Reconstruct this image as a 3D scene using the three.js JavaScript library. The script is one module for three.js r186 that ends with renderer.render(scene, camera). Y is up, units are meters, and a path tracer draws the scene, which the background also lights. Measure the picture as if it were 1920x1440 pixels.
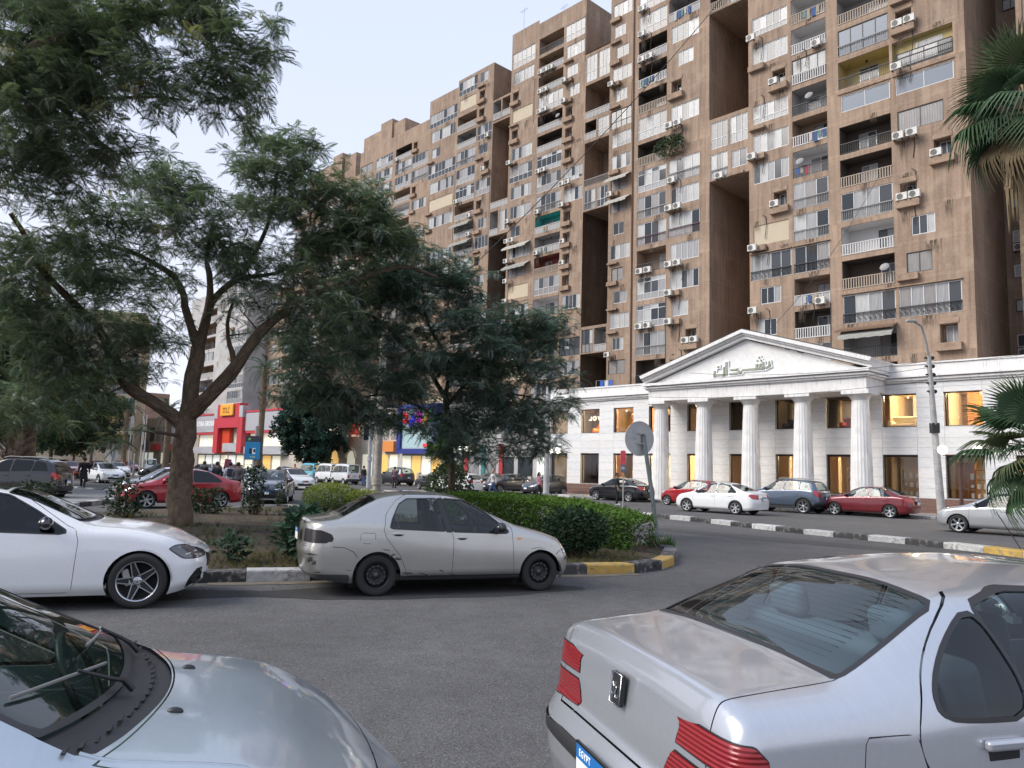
import * as THREE from 'three';
import { mergeGeometries } from 'three/addons/utils/BufferGeometryUtils.js';
import { RoundedBoxGeometry } from 'three/addons/geometries/RoundedBoxGeometry.js';
import { MarchingCubes } from 'three/addons/objects/MarchingCubes.js';

// ---------------------------------------------------------------- camera, sky, sun, exposure
const scene = new THREE.Scene();
const camera = new THREE.PerspectiveCamera(53.06, 4 / 3, 0.1, 2500);
camera.rotation.order = 'XYZ';
camera.position.set(0, 1.75, 0);
camera.rotation.set(6.37 * Math.PI / 180, 0, 1.61 * Math.PI / 180);
scene.add(camera);
const renderer = new THREE.WebGLRenderer({ antialias: true });
renderer.toneMapping = THREE.LinearToneMapping;
renderer.toneMappingExposure = 1.9;
renderer.shadowMap.enabled = true;
const UX = -0.688916, UZ = -0.724841, VX = 0.724841, VZ = -0.688916;   // along the street to the left, and across it towards the tower blocks
{
  const w = 512, h = 256, d = new Float32Array(w * h * 4);
  const mix = (a, b, t) => a + (b - a) * t;
  for (let j = 0; j < h; j++) for (let i = 0; i < w; i++) {
    const el = (j + 0.5) / h * Math.PI - Math.PI / 2, t = Math.max(0, el) / (Math.PI / 2);
    const az = (i + 0.5) / w * 2 * Math.PI;
    const k = Math.pow(1 - t, 2.2);                 // 1 at the horizon, 0 overhead
    const s = 1 + 0.03 * Math.sin(az * 2 + 1.3) + 0.025 * Math.sin(az * 3 + t * 5 + 0.4);
    const o = (j * w + i) * 4;
    d[o] = mix(0.32, 0.56, k) * s; d[o + 1] = mix(0.39, 0.575, k) * s; d[o + 2] = mix(0.555, 0.65, k) * s; d[o + 3] = 1;
    if (el < 0) { const g = 0.3; d[o] *= g; d[o + 1] *= g; d[o + 2] *= g; }
  }
  const sky = new THREE.DataTexture(d, w, h, THREE.RGBAFormat, THREE.FloatType);
  sky.mapping = THREE.EquirectangularReflectionMapping; sky.magFilter = THREE.LinearFilter; sky.minFilter = THREE.LinearFilter; sky.needsUpdate = true;
  scene.background = sky; scene.environment = sky;
}
const sun = new THREE.DirectionalLight(new THREE.Color(1, 0.94, 0.87), 2.1);
sun.position.set(-VX * 70 + UX * 42, 66, -VZ * 70 + UZ * 42); sun.target.position.set(0, 0, 0);
sun.castShadow = true; sun.shadow.radius = 64; sun.shadow.mapSize.set(4096, 4096);
Object.assign(sun.shadow.camera, { left: -150, right: 150, top: 120, bottom: -80, near: 1, far: 400 });
scene.add(sun, sun.target);

// ---------------------------------------------------------------- helpers
let seed = 7;
function rnd() { seed |= 0; seed = seed + 0x6D2B79F5 | 0; let t = Math.imul(seed ^ seed >>> 15, 1 | seed); t = t + Math.imul(t ^ t >>> 7, 61 | t) ^ t; return ((t ^ t >>> 14) >>> 0) / 4294967296; }
const rr = (a, b) => a + (b - a) * rnd();
const pick = a => a[Math.floor(rnd() * a.length)];
const PI = Math.PI;
const LEAF_QUAD = new THREE.PlaneGeometry(1, 0.45);
const lerp = (a, b, t) => a + (b - a) * t, clamp = (x, a, b) => Math.min(b, Math.max(a, x));
const sst = (a, b, x) => { const t = clamp((x - a) / (b - a), 0, 1); return t * t * (3 - 2 * t); };
const V3 = (x, y, z) => new THREE.Vector3(x, y, z);
const street = (u, v, y = 0) => V3(UX * u + VX * v, y, UZ * u + VZ * v);  // point from street coordinates
const STREET = -46.455 * Math.PI / 180;                                   // turn of things parallel to the tower blocks: local x to the right, z towards the road
const used = {};
function numbered(n) { const k = used[n] = (used[n] ?? -1) + 1; return k ? `${n}_${String(k).padStart(3, '0')}` : n; }
function tag(o, label, category, group, kind) {
  o.userData = {}; if (label) o.userData.label = label; if (category) o.userData.category = category;
  if (group) o.userData.group = group; if (kind) o.userData.kind = kind; return o;
}
function thing(name, label, category, pos = [0, 0, 0], turn = 0, group) {
  const o = new THREE.Group(); o.name = numbered(name); o.position.set(...(pos.isVector3 ? pos.toArray() : pos)); o.rotation.y = turn;
  scene.add(o); return tag(o, label, category, group);
}
const shade = o => { o.traverse(m => { if (m.isMesh) { m.castShadow = true; m.receiveShadow = true; } }); return o; };
class Soup {
  constructor() { this.p = []; this.n = []; this.t = []; this.i = []; }
  get empty() { return !this.i.length; }
  vert(p, n, u, v) { this.p.push(p[0], p[1], p[2]); this.n.push(n[0], n[1], n[2]); this.t.push(u, v); return this.p.length / 3 - 1; }
  poly(pts, uvs) {                                   // a flat convex polygon, counter-clockwise from its front
    const [a, b, c] = pts, e = [b[0] - a[0], b[1] - a[1], b[2] - a[2]], f = [c[0] - a[0], c[1] - a[1], c[2] - a[2]];
    const n = [e[1] * f[2] - e[2] * f[1], e[2] * f[0] - e[0] * f[2], e[0] * f[1] - e[1] * f[0]], l = Math.hypot(...n) || 1;
    n[0] /= l; n[1] /= l; n[2] /= l;
    const ax = Math.abs(n[0]), ay = Math.abs(n[1]), az = Math.abs(n[2]);
    const k = pts.map((q, j) => { const w = uvs ? uvs[j] : ay > ax && ay > az ? [q[0], q[2]] : ax > az ? [q[2], q[1]] : [q[0], q[1]]; return this.vert(q, n, w[0], w[1]); });
    for (let j = 2; j < k.length; j++) this.i.push(k[0], k[j - 1], k[j]);
    return this;
  }
  box(x0, y0, z0, x1, y1, z1, skip = '') {
    if (x1 < x0) [x0, x1] = [x1, x0]; if (y1 < y0) [y0, y1] = [y1, y0]; if (z1 < z0) [z0, z1] = [z1, z0];
    const P = (a, b, c) => [a ? x1 : x0, b ? y1 : y0, c ? z1 : z0];
    if (!skip.includes('f')) this.poly([P(0, 0, 1), P(1, 0, 1), P(1, 1, 1), P(0, 1, 1)]);
    if (!skip.includes('b')) this.poly([P(1, 0, 0), P(0, 0, 0), P(0, 1, 0), P(1, 1, 0)]);
    if (!skip.includes('r')) this.poly([P(1, 0, 1), P(1, 0, 0), P(1, 1, 0), P(1, 1, 1)]);
    if (!skip.includes('l')) this.poly([P(0, 0, 0), P(0, 0, 1), P(0, 1, 1), P(0, 1, 0)]);
    if (!skip.includes('t')) this.poly([P(0, 1, 1), P(1, 1, 1), P(1, 1, 0), P(0, 1, 0)]);
    if (!skip.includes('d')) this.poly([P(0, 0, 0), P(1, 0, 0), P(1, 0, 1), P(0, 0, 1)]);
    return this;
  }
  cbox(x, y, z, w, h, d, skip) { return this.box(x - w / 2, y - h / 2, z - d / 2, x + w / 2, y + h / 2, z + d / 2, skip); }
  tube(pts, rad, m = 8, cap = true) {                // pts: arrays; rad: number or function of 0..1
    const R = typeof rad === 'function' ? rad : () => rad, N = pts.length, base = this.p.length / 3;
    let ref = null, len = 0;
    for (let k = 0; k < N; k++) {
      const a = pts[Math.max(0, k - 1)], b = pts[Math.min(N - 1, k + 1)];
      const d = V3(b[0] - a[0], b[1] - a[1], b[2] - a[2]).normalize();
      if (!ref) ref = Math.abs(d.y) < 0.9 ? V3(0, 1, 0) : V3(1, 0, 0);
      const s = V3().crossVectors(d, ref).normalize(), q = V3().crossVectors(s, d).normalize(); ref = q;
      if (k) len += Math.hypot(pts[k][0] - pts[k - 1][0], pts[k][1] - pts[k - 1][1], pts[k][2] - pts[k - 1][2]);
      const r = R(k / (N - 1));
      for (let j = 0; j <= m; j++) {
        const t = j / m * Math.PI * 2, c = Math.cos(t), e = Math.sin(t), nx = s.x * c + q.x * e, ny = s.y * c + q.y * e, nz = s.z * c + q.z * e;
        this.vert([pts[k][0] + nx * r, pts[k][1] + ny * r, pts[k][2] + nz * r], [nx, ny, nz], j / m, len);
      }
    }
    for (let k = 0; k < N - 1; k++) for (let j = 0; j < m; j++) { const a = base + k * (m + 1) + j, b = a + m + 1; this.i.push(a, b, a + 1, a + 1, b, b + 1); }
    if (cap) for (const e of [0, N - 1]) {
      const a = pts[e], b = pts[e ? N - 2 : 1], d = [a[0] - b[0], a[1] - b[1], a[2] - b[2]], l = Math.hypot(...d) || 1, n = d.map(v => v / l);
      const c = this.vert(a, n, 0, 0), o = base + e * (m + 1);
      const ring = []; for (let j = 0; j <= m; j++) { const v = o + j; ring.push(this.vert([this.p[v * 3], this.p[v * 3 + 1], this.p[v * 3 + 2]], n, 0, 0)); }
      for (let j = 0; j < m; j++) e ? this.i.push(c, ring[j + 1], ring[j]) : this.i.push(c, ring[j], ring[j + 1]);
    }
    return this;
  }
  cyl(x, y0, z, y1, r0, r1 = r0, m = 12) { return this.tube([[x, y0, z], [x, y1, z]], t => lerp(r0, r1, t), m); }
  add(g, mtx) {
    const q = mtx ? g.clone().applyMatrix4(mtx) : g, P = q.attributes.position, N = q.attributes.normal, T = q.attributes.uv, base = this.p.length / 3;
    for (let k = 0; k < P.count; k++) { this.p.push(P.getX(k), P.getY(k), P.getZ(k)); this.n.push(N.getX(k), N.getY(k), N.getZ(k)); this.t.push(T ? T.getX(k) : 0, T ? T.getY(k) : 0); }
    if (q.index) for (let k = 0; k < q.index.count; k++) this.i.push(base + q.index.getX(k)); else for (let k = 0; k < P.count; k++) this.i.push(base + k);
    return this;
  }
  geo() {
    const g = new THREE.BufferGeometry();
    g.setAttribute('position', new THREE.Float32BufferAttribute(this.p, 3)); g.setAttribute('normal', new THREE.Float32BufferAttribute(this.n, 3));
    g.setAttribute('uv', new THREE.Float32BufferAttribute(this.t, 2)); g.setIndex(this.i); return g;
  }
  mesh(name, mat, parent) { return part(name, this.geo(), mat, parent); }
}
function part(name, geo, mat, parent) {
  const m = new THREE.Mesh(geo, mat); m.castShadow = m.receiveShadow = true;
  if (parent) { m.name = name; parent.add(m); } else { m.name = numbered(name); scene.add(m); }
  return m;
}
const xf = (x, y, z, rx = 0, ry = 0, rz = 0, sx = 1, sy = sx, sz = sx) => new THREE.Matrix4().compose(V3(x, y, z), new THREE.Quaternion().setFromEuler(new THREE.Euler(rx, ry, rz)), V3(sx, sy, sz));

// tileable noise and textures
function hash(x, y, s) { let h = Math.imul(x, 374761393) + Math.imul(y, 668265263) + Math.imul(s, 974711) | 0; h = Math.imul(h ^ h >>> 13, 1274126177); return ((h ^ h >>> 16) >>> 0) / 4294967296; }
function vn(x, y, per, s) {
  const i = Math.floor(x), j = Math.floor(y), a = x - i, b = y - j, u = a * a * (3 - 2 * a), v = b * b * (3 - 2 * b), m = q => ((q % per) + per) % per;
  return lerp(lerp(hash(m(i), m(j), s), hash(m(i + 1), m(j), s), u), lerp(hash(m(i), m(j + 1), s), hash(m(i + 1), m(j + 1), s), u), v);
}
function fbm(x, y, per, oct, s) { let a = 0, k = 0.5, t = 0; for (let o = 0; o < oct; o++) { a += k * vn(x, y, per, s + o); t += k; x *= 2; y *= 2; per *= 2; k *= 0.5; } return a / t; }
function tex(n, f, rep = 1, srgb = false) {           // f(u, v) gives [r, g, b] or a number, linear 0..1
  const d = new Uint8Array(n * n * 4), enc = c => Math.round(255 * clamp(srgb ? (c <= 0.0031308 ? c * 12.92 : 1.055 * Math.pow(c, 1 / 2.4) - 0.055) : c, 0, 1));
  for (let j = 0; j < n; j++) for (let i = 0; i < n; i++) { let c = f(i / n, j / n); if (!c.length) c = [c, c, c]; const o = (j * n + i) * 4; d[o] = enc(c[0]); d[o + 1] = enc(c[1]); d[o + 2] = enc(c[2]); d[o + 3] = 255; }
  const t = new THREE.DataTexture(d, n, n); t.wrapS = t.wrapT = THREE.RepeatWrapping; t.magFilter = THREE.LinearFilter; t.minFilter = THREE.LinearMipmapLinearFilter; t.generateMipmaps = true;
  t.repeat.set(rep, rep); if (srgb) t.colorSpace = THREE.SRGBColorSpace; t.needsUpdate = true; return t;
}
const C = (r, g, b) => new THREE.Color().setRGB(r, g ?? r, b ?? r);
const M = (color, roughness = 0.8, o = {}) => new THREE.MeshStandardMaterial({ color: Array.isArray(color) ? C(...color) : color, roughness, side: THREE.DoubleSide, ...o });
const MP = (color, roughness, o = {}) => new THREE.MeshPhysicalMaterial({ color: Array.isArray(color) ? C(...color) : color, roughness, side: THREE.DoubleSide, ...o });
const grime = (n, c, amp, sc, s, rep) => tex(n, (u, v) => { const a = fbm(u * sc, v * sc, sc, 5, s), b = fbm(u * sc * 6, v * sc * 6, sc * 6, 3, s + 20); const k = 1 + amp * ((a - 0.5) * 1.6 + (b - 0.5) * 0.8); return c.map(x => x * k); }, rep, true);
const fineBump = tex(256, (u, v) => fbm(u * 40, v * 40, 40, 3, 91), 1);
const mat = {
  dark: M([0.012, 0.012, 0.013], 0.6), black: M([0.02, 0.02, 0.021], 0.45), rubber: M([0.028, 0.027, 0.026], 0.85), chrome: M([0.6, 0.6, 0.6], 0.15, { metalness: 1 }),
  steel: M([0.33, 0.33, 0.32], 0.5, { map: grime(256, [0.9, 0.9, 0.88], 0.35, 6, 3, 1) }), white: M([0.75, 0.75, 0.73], 0.5), cream: M([0.6, 0.52, 0.38], 0.7),
  interior: M([0.035, 0.036, 0.04], 0.85), glass: MP([0.62, 0.68, 0.68], 0.02, { transmission: 1, ior: 1.5 }), tint: MP([0.2, 0.23, 0.235], 0.02, { transmission: 1, ior: 1.5 }),
  pane: MP([0.02, 0.023, 0.027], 0.04, { ior: 1.55 }), amber: MP([0.8, 0.3, 0.02], 0.2, { clearcoat: 1 }), red: MP([0.42, 0.012, 0.014], 0.16, { clearcoat: 1 }), lens: MP([0.62, 0.64, 0.66], 0.1, { metalness: 0.35, clearcoat: 1 }),
};
// ---------------------------------------------------------------- ground, islands, kerbs
const asphalt = tex(1024, (u, v) => {
  const g = hash(Math.floor(u * 1024), Math.floor(v * 1024), 3), g2 = hash(Math.floor(u * 420), Math.floor(v * 420), 8), c = fbm(u * 24, v * 24, 24, 4, 12), l = fbm(u * 3, v * 3, 3, 4, 33);
  let k = 0.088 + (g - 0.5) * 0.05 + (g2 > 0.9 ? 0.05 : 0) - (g2 < 0.12 ? 0.035 : 0) + (c - 0.5) * 0.03 + (l - 0.5) * 0.02; if (hash(Math.floor(u * 512), Math.floor(v * 512), 77) > 0.9985) k = 0.3; return [k * 1.02, k, k * 0.985];
}, 1 / 4.3, true);
const asphaltBump = tex(512, (u, v) => 0.6 * hash(Math.floor(u * 512), Math.floor(v * 512), 4) + 0.4 * fbm(u * 60, v * 60, 60, 2, 2), 1 / 2.2);
{
  const xs = [], zs = []; for (let k = -70; k <= 70; k++) { const t = k / 70; xs.push(Math.sign(t) * (Math.abs(t) * 34 + Math.pow(Math.abs(t), 7) * 1000)); zs.push(-12 + Math.sign(t) * (Math.abs(t) * 46 + Math.pow(Math.abs(t), 7) * 1000)); }
  const g = new THREE.BufferGeometry(), p = [], c = [], t = [], ix = [], n = xs.length;
  for (const z of zs) for (const x of xs) {
    p.push(x, 0, z); t.push(x, z);
    const u = UX * x + UZ * z, v = VX * x + VZ * z, a = fbm(x * 0.5 + 50, z * 0.5 + 50, 64, 4, 5), wear = fbm(u * 0.06 + 20, v * 0.9 + 20, 64, 3, 9);
    const k = 0.92 + (a - 0.5) * 0.5 + (wear - 0.5) * 0.25; c.push(k, k * 0.995, k * 0.985);
  }
  for (let j = 0; j < n - 1; j++) for (let i = 0; i < n - 1; i++) { const a = j * n + i; ix.push(a, a + n, a + 1, a + 1, a + n, a + n + 1); }
  g.setAttribute('position', new THREE.Float32BufferAttribute(p, 3)); g.setAttribute('uv', new THREE.Float32BufferAttribute(t, 2)); g.setAttribute('color', new THREE.Float32BufferAttribute(c, 3)); g.setIndex(ix); g.computeVertexNormals();
  tag(part('road', g, M(0xffffff, 0.86, { map: asphalt, bumpMap: asphaltBump, bumpScale: 0.006, vertexColors: true })), 'dark grey asphalt of the street and carriageways', '', '', 'structure');
}
const shapeGeo = (pts, y) => { const s = new THREE.Shape(pts.map(p => new THREE.Vector2(p[0], -p[1]))); const g = new THREE.ShapeGeometry(s); g.rotateX(-Math.PI / 2); g.translate(0, y, 0); const P = g.attributes.position, t = []; for (let k = 0; k < P.count; k++) t.push(P.getX(k), P.getZ(k)); g.setAttribute('uv', new THREE.Float32BufferAttribute(t, 2)); return g; };
const kerbBump = tex(256, (u, v) => fbm(u * 12, v * 12, 12, 5, 61), 1);
const kerbTone = (c, s) => M(0xffffff, 0.85, { map: tex(256, (u, v) => { const a = fbm(u * 4, v * 4, 4, 5, s), b = fbm(u * 14, v * 14, 14, 4, s + 9), w = sst(0.55, 0.75, b * 0.6 + a * 0.5), d = 1 + (a - 0.5) * 0.6; return c.map((x, k) => lerp(x * d, [0.2, 0.185, 0.165][k], w * 0.75)); }, 1, true), bumpMap: kerbBump, bumpScale: 0.012 });
const kerbMat = { white: [kerbTone([0.5, 0.5, 0.48], 14), kerbTone([0.44, 0.44, 0.43], 15)], black: [kerbTone([0.035, 0.036, 0.038], 24), kerbTone([0.05, 0.05, 0.05], 25)], yellow: [kerbTone([0.5, 0.33, 0.08], 34), kerbTone([0.46, 0.29, 0.07], 35)], grey: [kerbTone([0.2, 0.2, 0.19], 44), kerbTone([0.17, 0.165, 0.16], 45)] };
// stones along a polyline of [x, z]; the strip lies to the left of the walking direction
function kerb(name, label, line, tones, o = {}) {
  const L = o.len || 0.95, H = o.h || 0.17, W = o.w || 0.3, t = thing(name, label, 'kerb'), seg = []; t.userData.kind = 'structure'; delete t.userData.category;
  let total = 0; for (let k = 1; k < line.length; k++) { const l = Math.hypot(line[k][0] - line[k - 1][0], line[k][1] - line[k - 1][1]); seg.push([total, l, line[k - 1], line[k]]); total += l; }
  const at = d => { const s = seg.find(q => d <= q[0] + q[1] + 1e-6) || seg[seg.length - 1], f = (d - s[0]) / s[1]; return [lerp(s[2][0], s[3][0], f), lerp(s[2][1], s[3][1], f)]; };
  const n = Math.round(total / L); t.position.set(line[0][0], 0, line[0][1]);
  for (let k = 0; k < n; k++) {
    const a = at(total * k / n), b = at(total * (k + 1) / n - 0.012), dx = b[0] - a[0], dz = b[1] - a[1], l = Math.hypot(dx, dz), tone = tones(k, n), s = new Soup();
    const c = 0.03, hh = H + rr(-0.008, 0.008), sec = [[0, -0.05], [0, hh - c], [c * 0.3, hh - c * 0.3], [c, hh], [W - c, hh], [W, hh - c], [W, -0.05]];
    const ex = dx / l, ez = dz / l, P = (q, e, j = 0) => [e[0] - line[0][0] + ez * q[0], q[1] + j, e[1] - line[0][1] - ex * q[0]], j1 = rr(-0.006, 0.006), j2 = rr(-0.006, 0.006);
    for (let i = 1; i < sec.length; i++) s.poly([P(sec[i - 1], a, j1), P(sec[i - 1], b, j2), P(sec[i], b, j2), P(sec[i], a, j1)], [[k * L, sec[i - 1][1] + sec[i - 1][0]], [k * L + l, sec[i - 1][1] + sec[i - 1][0]], [k * L + l, sec[i][1] + sec[i][0]], [k * L, sec[i][1] + sec[i][0]]]);
    s.poly(sec.map(q => P(q, a, j1))); s.poly(sec.slice().reverse().map(q => P(q, b, j2)));
    s.mesh('kerb_stone', pick(kerbMat[tone]), t);
  }
  return t;
}
const ISLAND = [[-16.88, -6.86], [-4.32, -11.41], [-3.12, -11.8], [1.04, -13.37], [2.4, -13.85], [3.15, -14.85], [3.75, -17.19], [3.6, -18.3], [2.9, -19.3], [-1.2, -23.6], [-8.64, -30.6], [-9.82, -28.5], [-10.07, -26.63], [-13.5, -19.5], [-17.5, -11]];
kerb('kerb', 'painted kerb round the planted island, black and white with yellow at its tip', ISLAND.concat([ISLAND[0]]), k => k === 21 || k === 23 ? 'yellow' : k % 2 === 0 ? 'black' : k > 23 ? 'grey' : 'white', { len: 0.92 });
const SEP = [[-30, -66], [-18, -58.8], [-12.05, -55.0], [-7, -51.2], [-2.01, -45.9], [1.88, -40.4], [5.31, -32.2], [7.31, -28.9], [8.58, -25.9], [9.82, -23.63], [11.17, -21.6], [12.0, -19.9], [12.4, -18.3], [12.8, -16.5]];
kerb('kerb', 'long black and white kerb strip between the two carriageways before the shop', SEP, (k, n) => n - k === 3 ? 'yellow' : k % 2 ? 'white' : 'black', { len: 1.12, w: 0.45, h: 0.16 });
// planted soil of the island: a low mound
function islandHeight(x, z) { const d = Math.max(0, -ISLAND_SDF(x, z)), m = Math.exp(-(((x + 8.2) ** 2 + (z + 20.5) ** 2) / 40)); return 0.11 + Math.min(d, 1.6) * 0.05 + 0.22 * m * sst(0.3, 2.5, d) + 0.04 * (fbm(x * 0.8 + 40, z * 0.8 + 40, 64, 3, 3) - 0.5); }
const ISLAND_SDF = polySdf(ISLAND);
const soilTex = tex(512, (u, v) => { const a = fbm(u * 6, v * 6, 6, 5, 71), b = fbm(u * 40, v * 40, 40, 3, 72), gr = sst(0.52, 0.66, fbm(u * 4, v * 4, 4, 4, 73)); const k = 0.75 + (a - 0.5) + (b - 0.5) * 0.9; return [lerp(0.1, 0.085, gr) * k, lerp(0.07, 0.085, gr) * k, lerp(0.045, 0.04, gr) * k]; }, 1 / 2.6, true);
{
  const p = [], t = [], ix = [], id = new Map(), st = 0.25;
  const V = (i, j) => { const k = i + '_' + j; if (!id.has(k)) { id.set(k, p.length / 3); let x = i * st, z = j * st; p.push(x, ISLAND_SDF(x, z) > -0.15 ? 0.1 : islandHeight(x, z), z); t.push(x, z); } return id.get(k); };
  for (let i = -76; i < 20; i++) for (let j = -130; j < -24; j++) { const cx = (i + 0.5) * st, cz = (j + 0.5) * st; if (ISLAND_SDF(cx, cz) < -0.12) ix.push(V(i, j), V(i, j + 1), V(i + 1, j), V(i + 1, j), V(i, j + 1), V(i + 1, j + 1)); }
  const g = new THREE.BufferGeometry(); g.setAttribute('position', new THREE.Float32BufferAttribute(p, 3)); g.setAttribute('uv', new THREE.Float32BufferAttribute(t, 2)); g.setIndex(ix); g.computeVertexNormals();
  tag(part('soil', g, M(0xffffff, 0.95, { map: soilTex, bumpMap: fineBump, bumpScale: 0.05 })), 'brown soil with dry grass inside the kerbed island', '', '', 'structure');
}
// paved area on the left with its kerb, and the shop pavement on the right
const PLAZA = [[-13.4, -20], [-15.18, -26.32], [-15.5, -29.5], [-16.3, -33], [-18.5, -38.5], [-24, -43], [-60, -60], [-60, -8], [-17, -8]];
kerb('kerb', 'black and white kerb beside the dark sport utility car on the left', [[-13.4, -20], [-15.18, -26.32], [-15.5, -29.5], [-16.3, -33], [-18.5, -38.5], [-24, -43]], k => k % 2 ? 'white' : 'black', { len: 1.0 });
tag(part('pavement', shapeGeo(PLAZA, 0.13), M(0xffffff, 0.9, { map: tex(512, (u, v) => { const r = Math.floor(v * 20), x = u * 10 + (r % 2) * 0.5, e = Math.min(Math.abs(x - Math.round(x)) / 10, Math.abs(v * 20 - Math.round(v * 20)) / 20), h = hash(Math.floor(x), r, 5), k = (0.2 + 0.06 * h) * (e < 0.004 ? 0.55 : 1) * (0.85 + 0.4 * fbm(u * 6, v * 6, 6, 4, 2)); return [k, k * 0.98, k * 0.95]; }, 0.5, true) })), 'grey block pavement on the left behind the dark car', '', '', 'structure');
kerb('kerb', 'low grey and white kerb of the shop pavement behind the parked cars', [[40, 39.6], [-6, 39.6]].map(([u, v]) => { const p = street(u, v); return [p.x, p.z]; }), k => k % 3 ? 'grey' : 'white', { len: 1.1, h: 0.14 });
tag(part('pavement', shapeGeo([[-6, 39.85], [44, 39.85], [44, 44.2], [-6, 44.2]].map(([u, v]) => { const p = street(u, v); return [p.x, p.z]; }), 0.12), M(0xffffff, 0.85, { map: grime(256, [0.22, 0.2, 0.18], 0.4, 8, 51, 0.5) })), 'stone pavement before the white shop', '', '', 'structure');
kerb('kerb', 'far black and white kerb with small posts across the left carriageway', [[-26, -66], [-33, -75.5], [-38, -83], [-47, -93]], k => k % 2 ? 'white' : 'black', { len: 1.3 });
// litter on the asphalt
{
  const s = new Soup(); for (let k = 0; k < 420; k++) { const x = rr(-7, 6), z = k < 130 ? -11.3 - x * 0.0 + rr(0, 0.5) - (x + 4.3) * 0.37 + 0.2 : rr(-12, -3.5), r = rr(0.005, 0.017), a = rr(0, 6); s.add(new THREE.CircleGeometry(r, 5), xf(x, rr(0.005, 0.012), z, -Math.PI / 2 + rr(-0.3, 0.3), a, 0, 1, rr(0.4, 1), 1)); }
  tag(s.mesh('leaf_litter', M([0.3, 0.26, 0.19], 0.9)), 'dry bits of leaf scattered on the asphalt along the island kerb', 'litter', null, 'stuff');
}

{ // tar patches, oil spots, tyre marks and the sand that gathers by the kerb, each a thin sheet on the road
  seed = 2203; const blob = (x, z, rx, rz, a, n = 26, rough = 0.25) => { const P = []; for (let k = 0; k < n; k++) { const t = k / n * 6.283, q = 1 + rough * (fbm(Math.cos(t) * 2 + x * 3 + 40, Math.sin(t) * 2 + z * 3 + 40, 64, 3, 6) - 0.5) * 2; const ex = Math.cos(t) * rx * q, ez = Math.sin(t) * rz * q; P.push([x + ex * Math.cos(a) + ez * Math.sin(a), z - ex * Math.sin(a) + ez * Math.cos(a)]); } return P; };
  const m = c => M(0xffffff, 0.88, { map: tex(512, (u, v) => { const g = hash(Math.floor(u * 512), Math.floor(v * 512), 13), a = fbm(u * 20, v * 20, 20, 4, 14); const k = 0.7 + 0.4 * g + (a - 0.5) * 0.4; return c.map(q => q * k); }, 0.45, true), bumpMap: asphaltBump, bumpScale: 0.004 });
  const dark = m([0.062, 0.061, 0.06]), oil = m([0.035, 0.034, 0.034]), sand = m([0.17, 0.145, 0.11]); let h = 0.004;
  const put = (label, pts, mt) => { tag(part('road_patch', shapeGeo(pts, h), mt), label, '', '', 'structure'); h += 0.0006; };
  put('dark oily stain on the asphalt where cars park by the kerb', blob(-1.2, -11.2, 2.3, 0.62, 0.37, 40, 0.3), oil); put('dark oily stain before the nose of the white saloon', blob(-4.6, -10.2, 1.5, 0.4, 0.37, 36, 0.35), oil);
  put('darker mended patch right of the island tip', blob(6.2, -14.5, 2.4, 1.2, 0.6, 40, 0.2), dark); put('worn darker band on the far carriageway', blob(7.2, -22.5, 6.5, 0.7, -0.8, 50, 0.15), dark);
  const kb = [[-4.32, -11.41], [-3.12, -11.8], [1.04, -13.37], [2.4, -13.85]], P = [], Q = []; for (let k = 0; k < 3; k++) for (let j = 0; j < 12; j++) { const f = j / 12, x = lerp(kb[k][0], kb[k + 1][0], f), z = lerp(kb[k][1], kb[k + 1][1], f); P.push([x, z + 0.01]); Q.push([x + 0.05, z + 0.1 + 0.26 * fbm(x * 2 + 30, 2, 64, 4, 9)]); } put('sand and leaf dust gathered along the front kerb of the island', P.concat(Q.reverse()), sand);
}
// ---------------------------------------------------------------- the brown apartment blocks
const FL = 2.93;
const concreteTex = (tone, s) => tex(1024, (u, v) => {
  const y = v * 4, x = u * 4, fy = y - Math.floor(y), fx = x - Math.floor(x), st = fbm(u * 60, v * 3, 60, 4, s), a = fbm(u * 5, v * 5, 5, 5, s + 1), f = fbm(u * 90, v * 90, 90, 2, s + 2), band = hash(Math.floor(x * 2) % 8, Math.floor(y) % 4, s);
  let k = 1 + (st - 0.5) * 0.62 + (a - 0.5) * 0.5 + (f - 0.5) * 0.22 + (band - 0.5) * 0.07; const e = 1 / 256 * 1.6;
  if (fy < e || Math.abs(fy - 0.13) < e * 0.7 || Math.abs(fx - (Math.floor(y) % 2 ? 0.35 : 0.8)) < e * 0.6) k *= 0.72; if (fy > e && fy < 0.13) k *= 1.07;
  const w = sst(0.62, 0.8, fbm(u * 9, v * 7, 63, 4, s + 5)); return tone.map((c, i) => lerp(c * k, [0.42, 0.33, 0.24][i], w * 0.35));
}, 1 / (4 * FL), true);
const wallBump = tex(512, (u, v) => 0.5 * fbm(u * 30, v * 30, 30, 4, 17) + 0.5 * fbm(u * 120, v * 12, 120, 2, 18), 1 / 4);
const concrete = M(0xffffff, 0.93, { map: concreteTex([0.29, 0.207, 0.148], 101), bumpMap: wallBump, bumpScale: 0.01 }), concrete2 = M(0xffffff, 0.93, { map: concreteTex([0.275, 0.197, 0.142], 141), bumpMap: wallBump, bumpScale: 0.01 });
const ledgeMat = M(0xffffff, 0.93, { map: grime(256, [0.29, 0.205, 0.145], 0.5, 6, 18, 0.4) });
const recessMat = { tan: M([0.3, 0.22, 0.16], 0.9), white: M([0.62, 0.61, 0.6], 0.85), grey: M([0.34, 0.33, 0.32], 0.9), yellow: M([0.46, 0.37, 0.16], 0.85), teal: M([0.06, 0.4, 0.38], 0.8), red: M([0.22, 0.07, 0.055], 0.85), dark: M([0.09, 0.07, 0.055], 0.9) };
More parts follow.
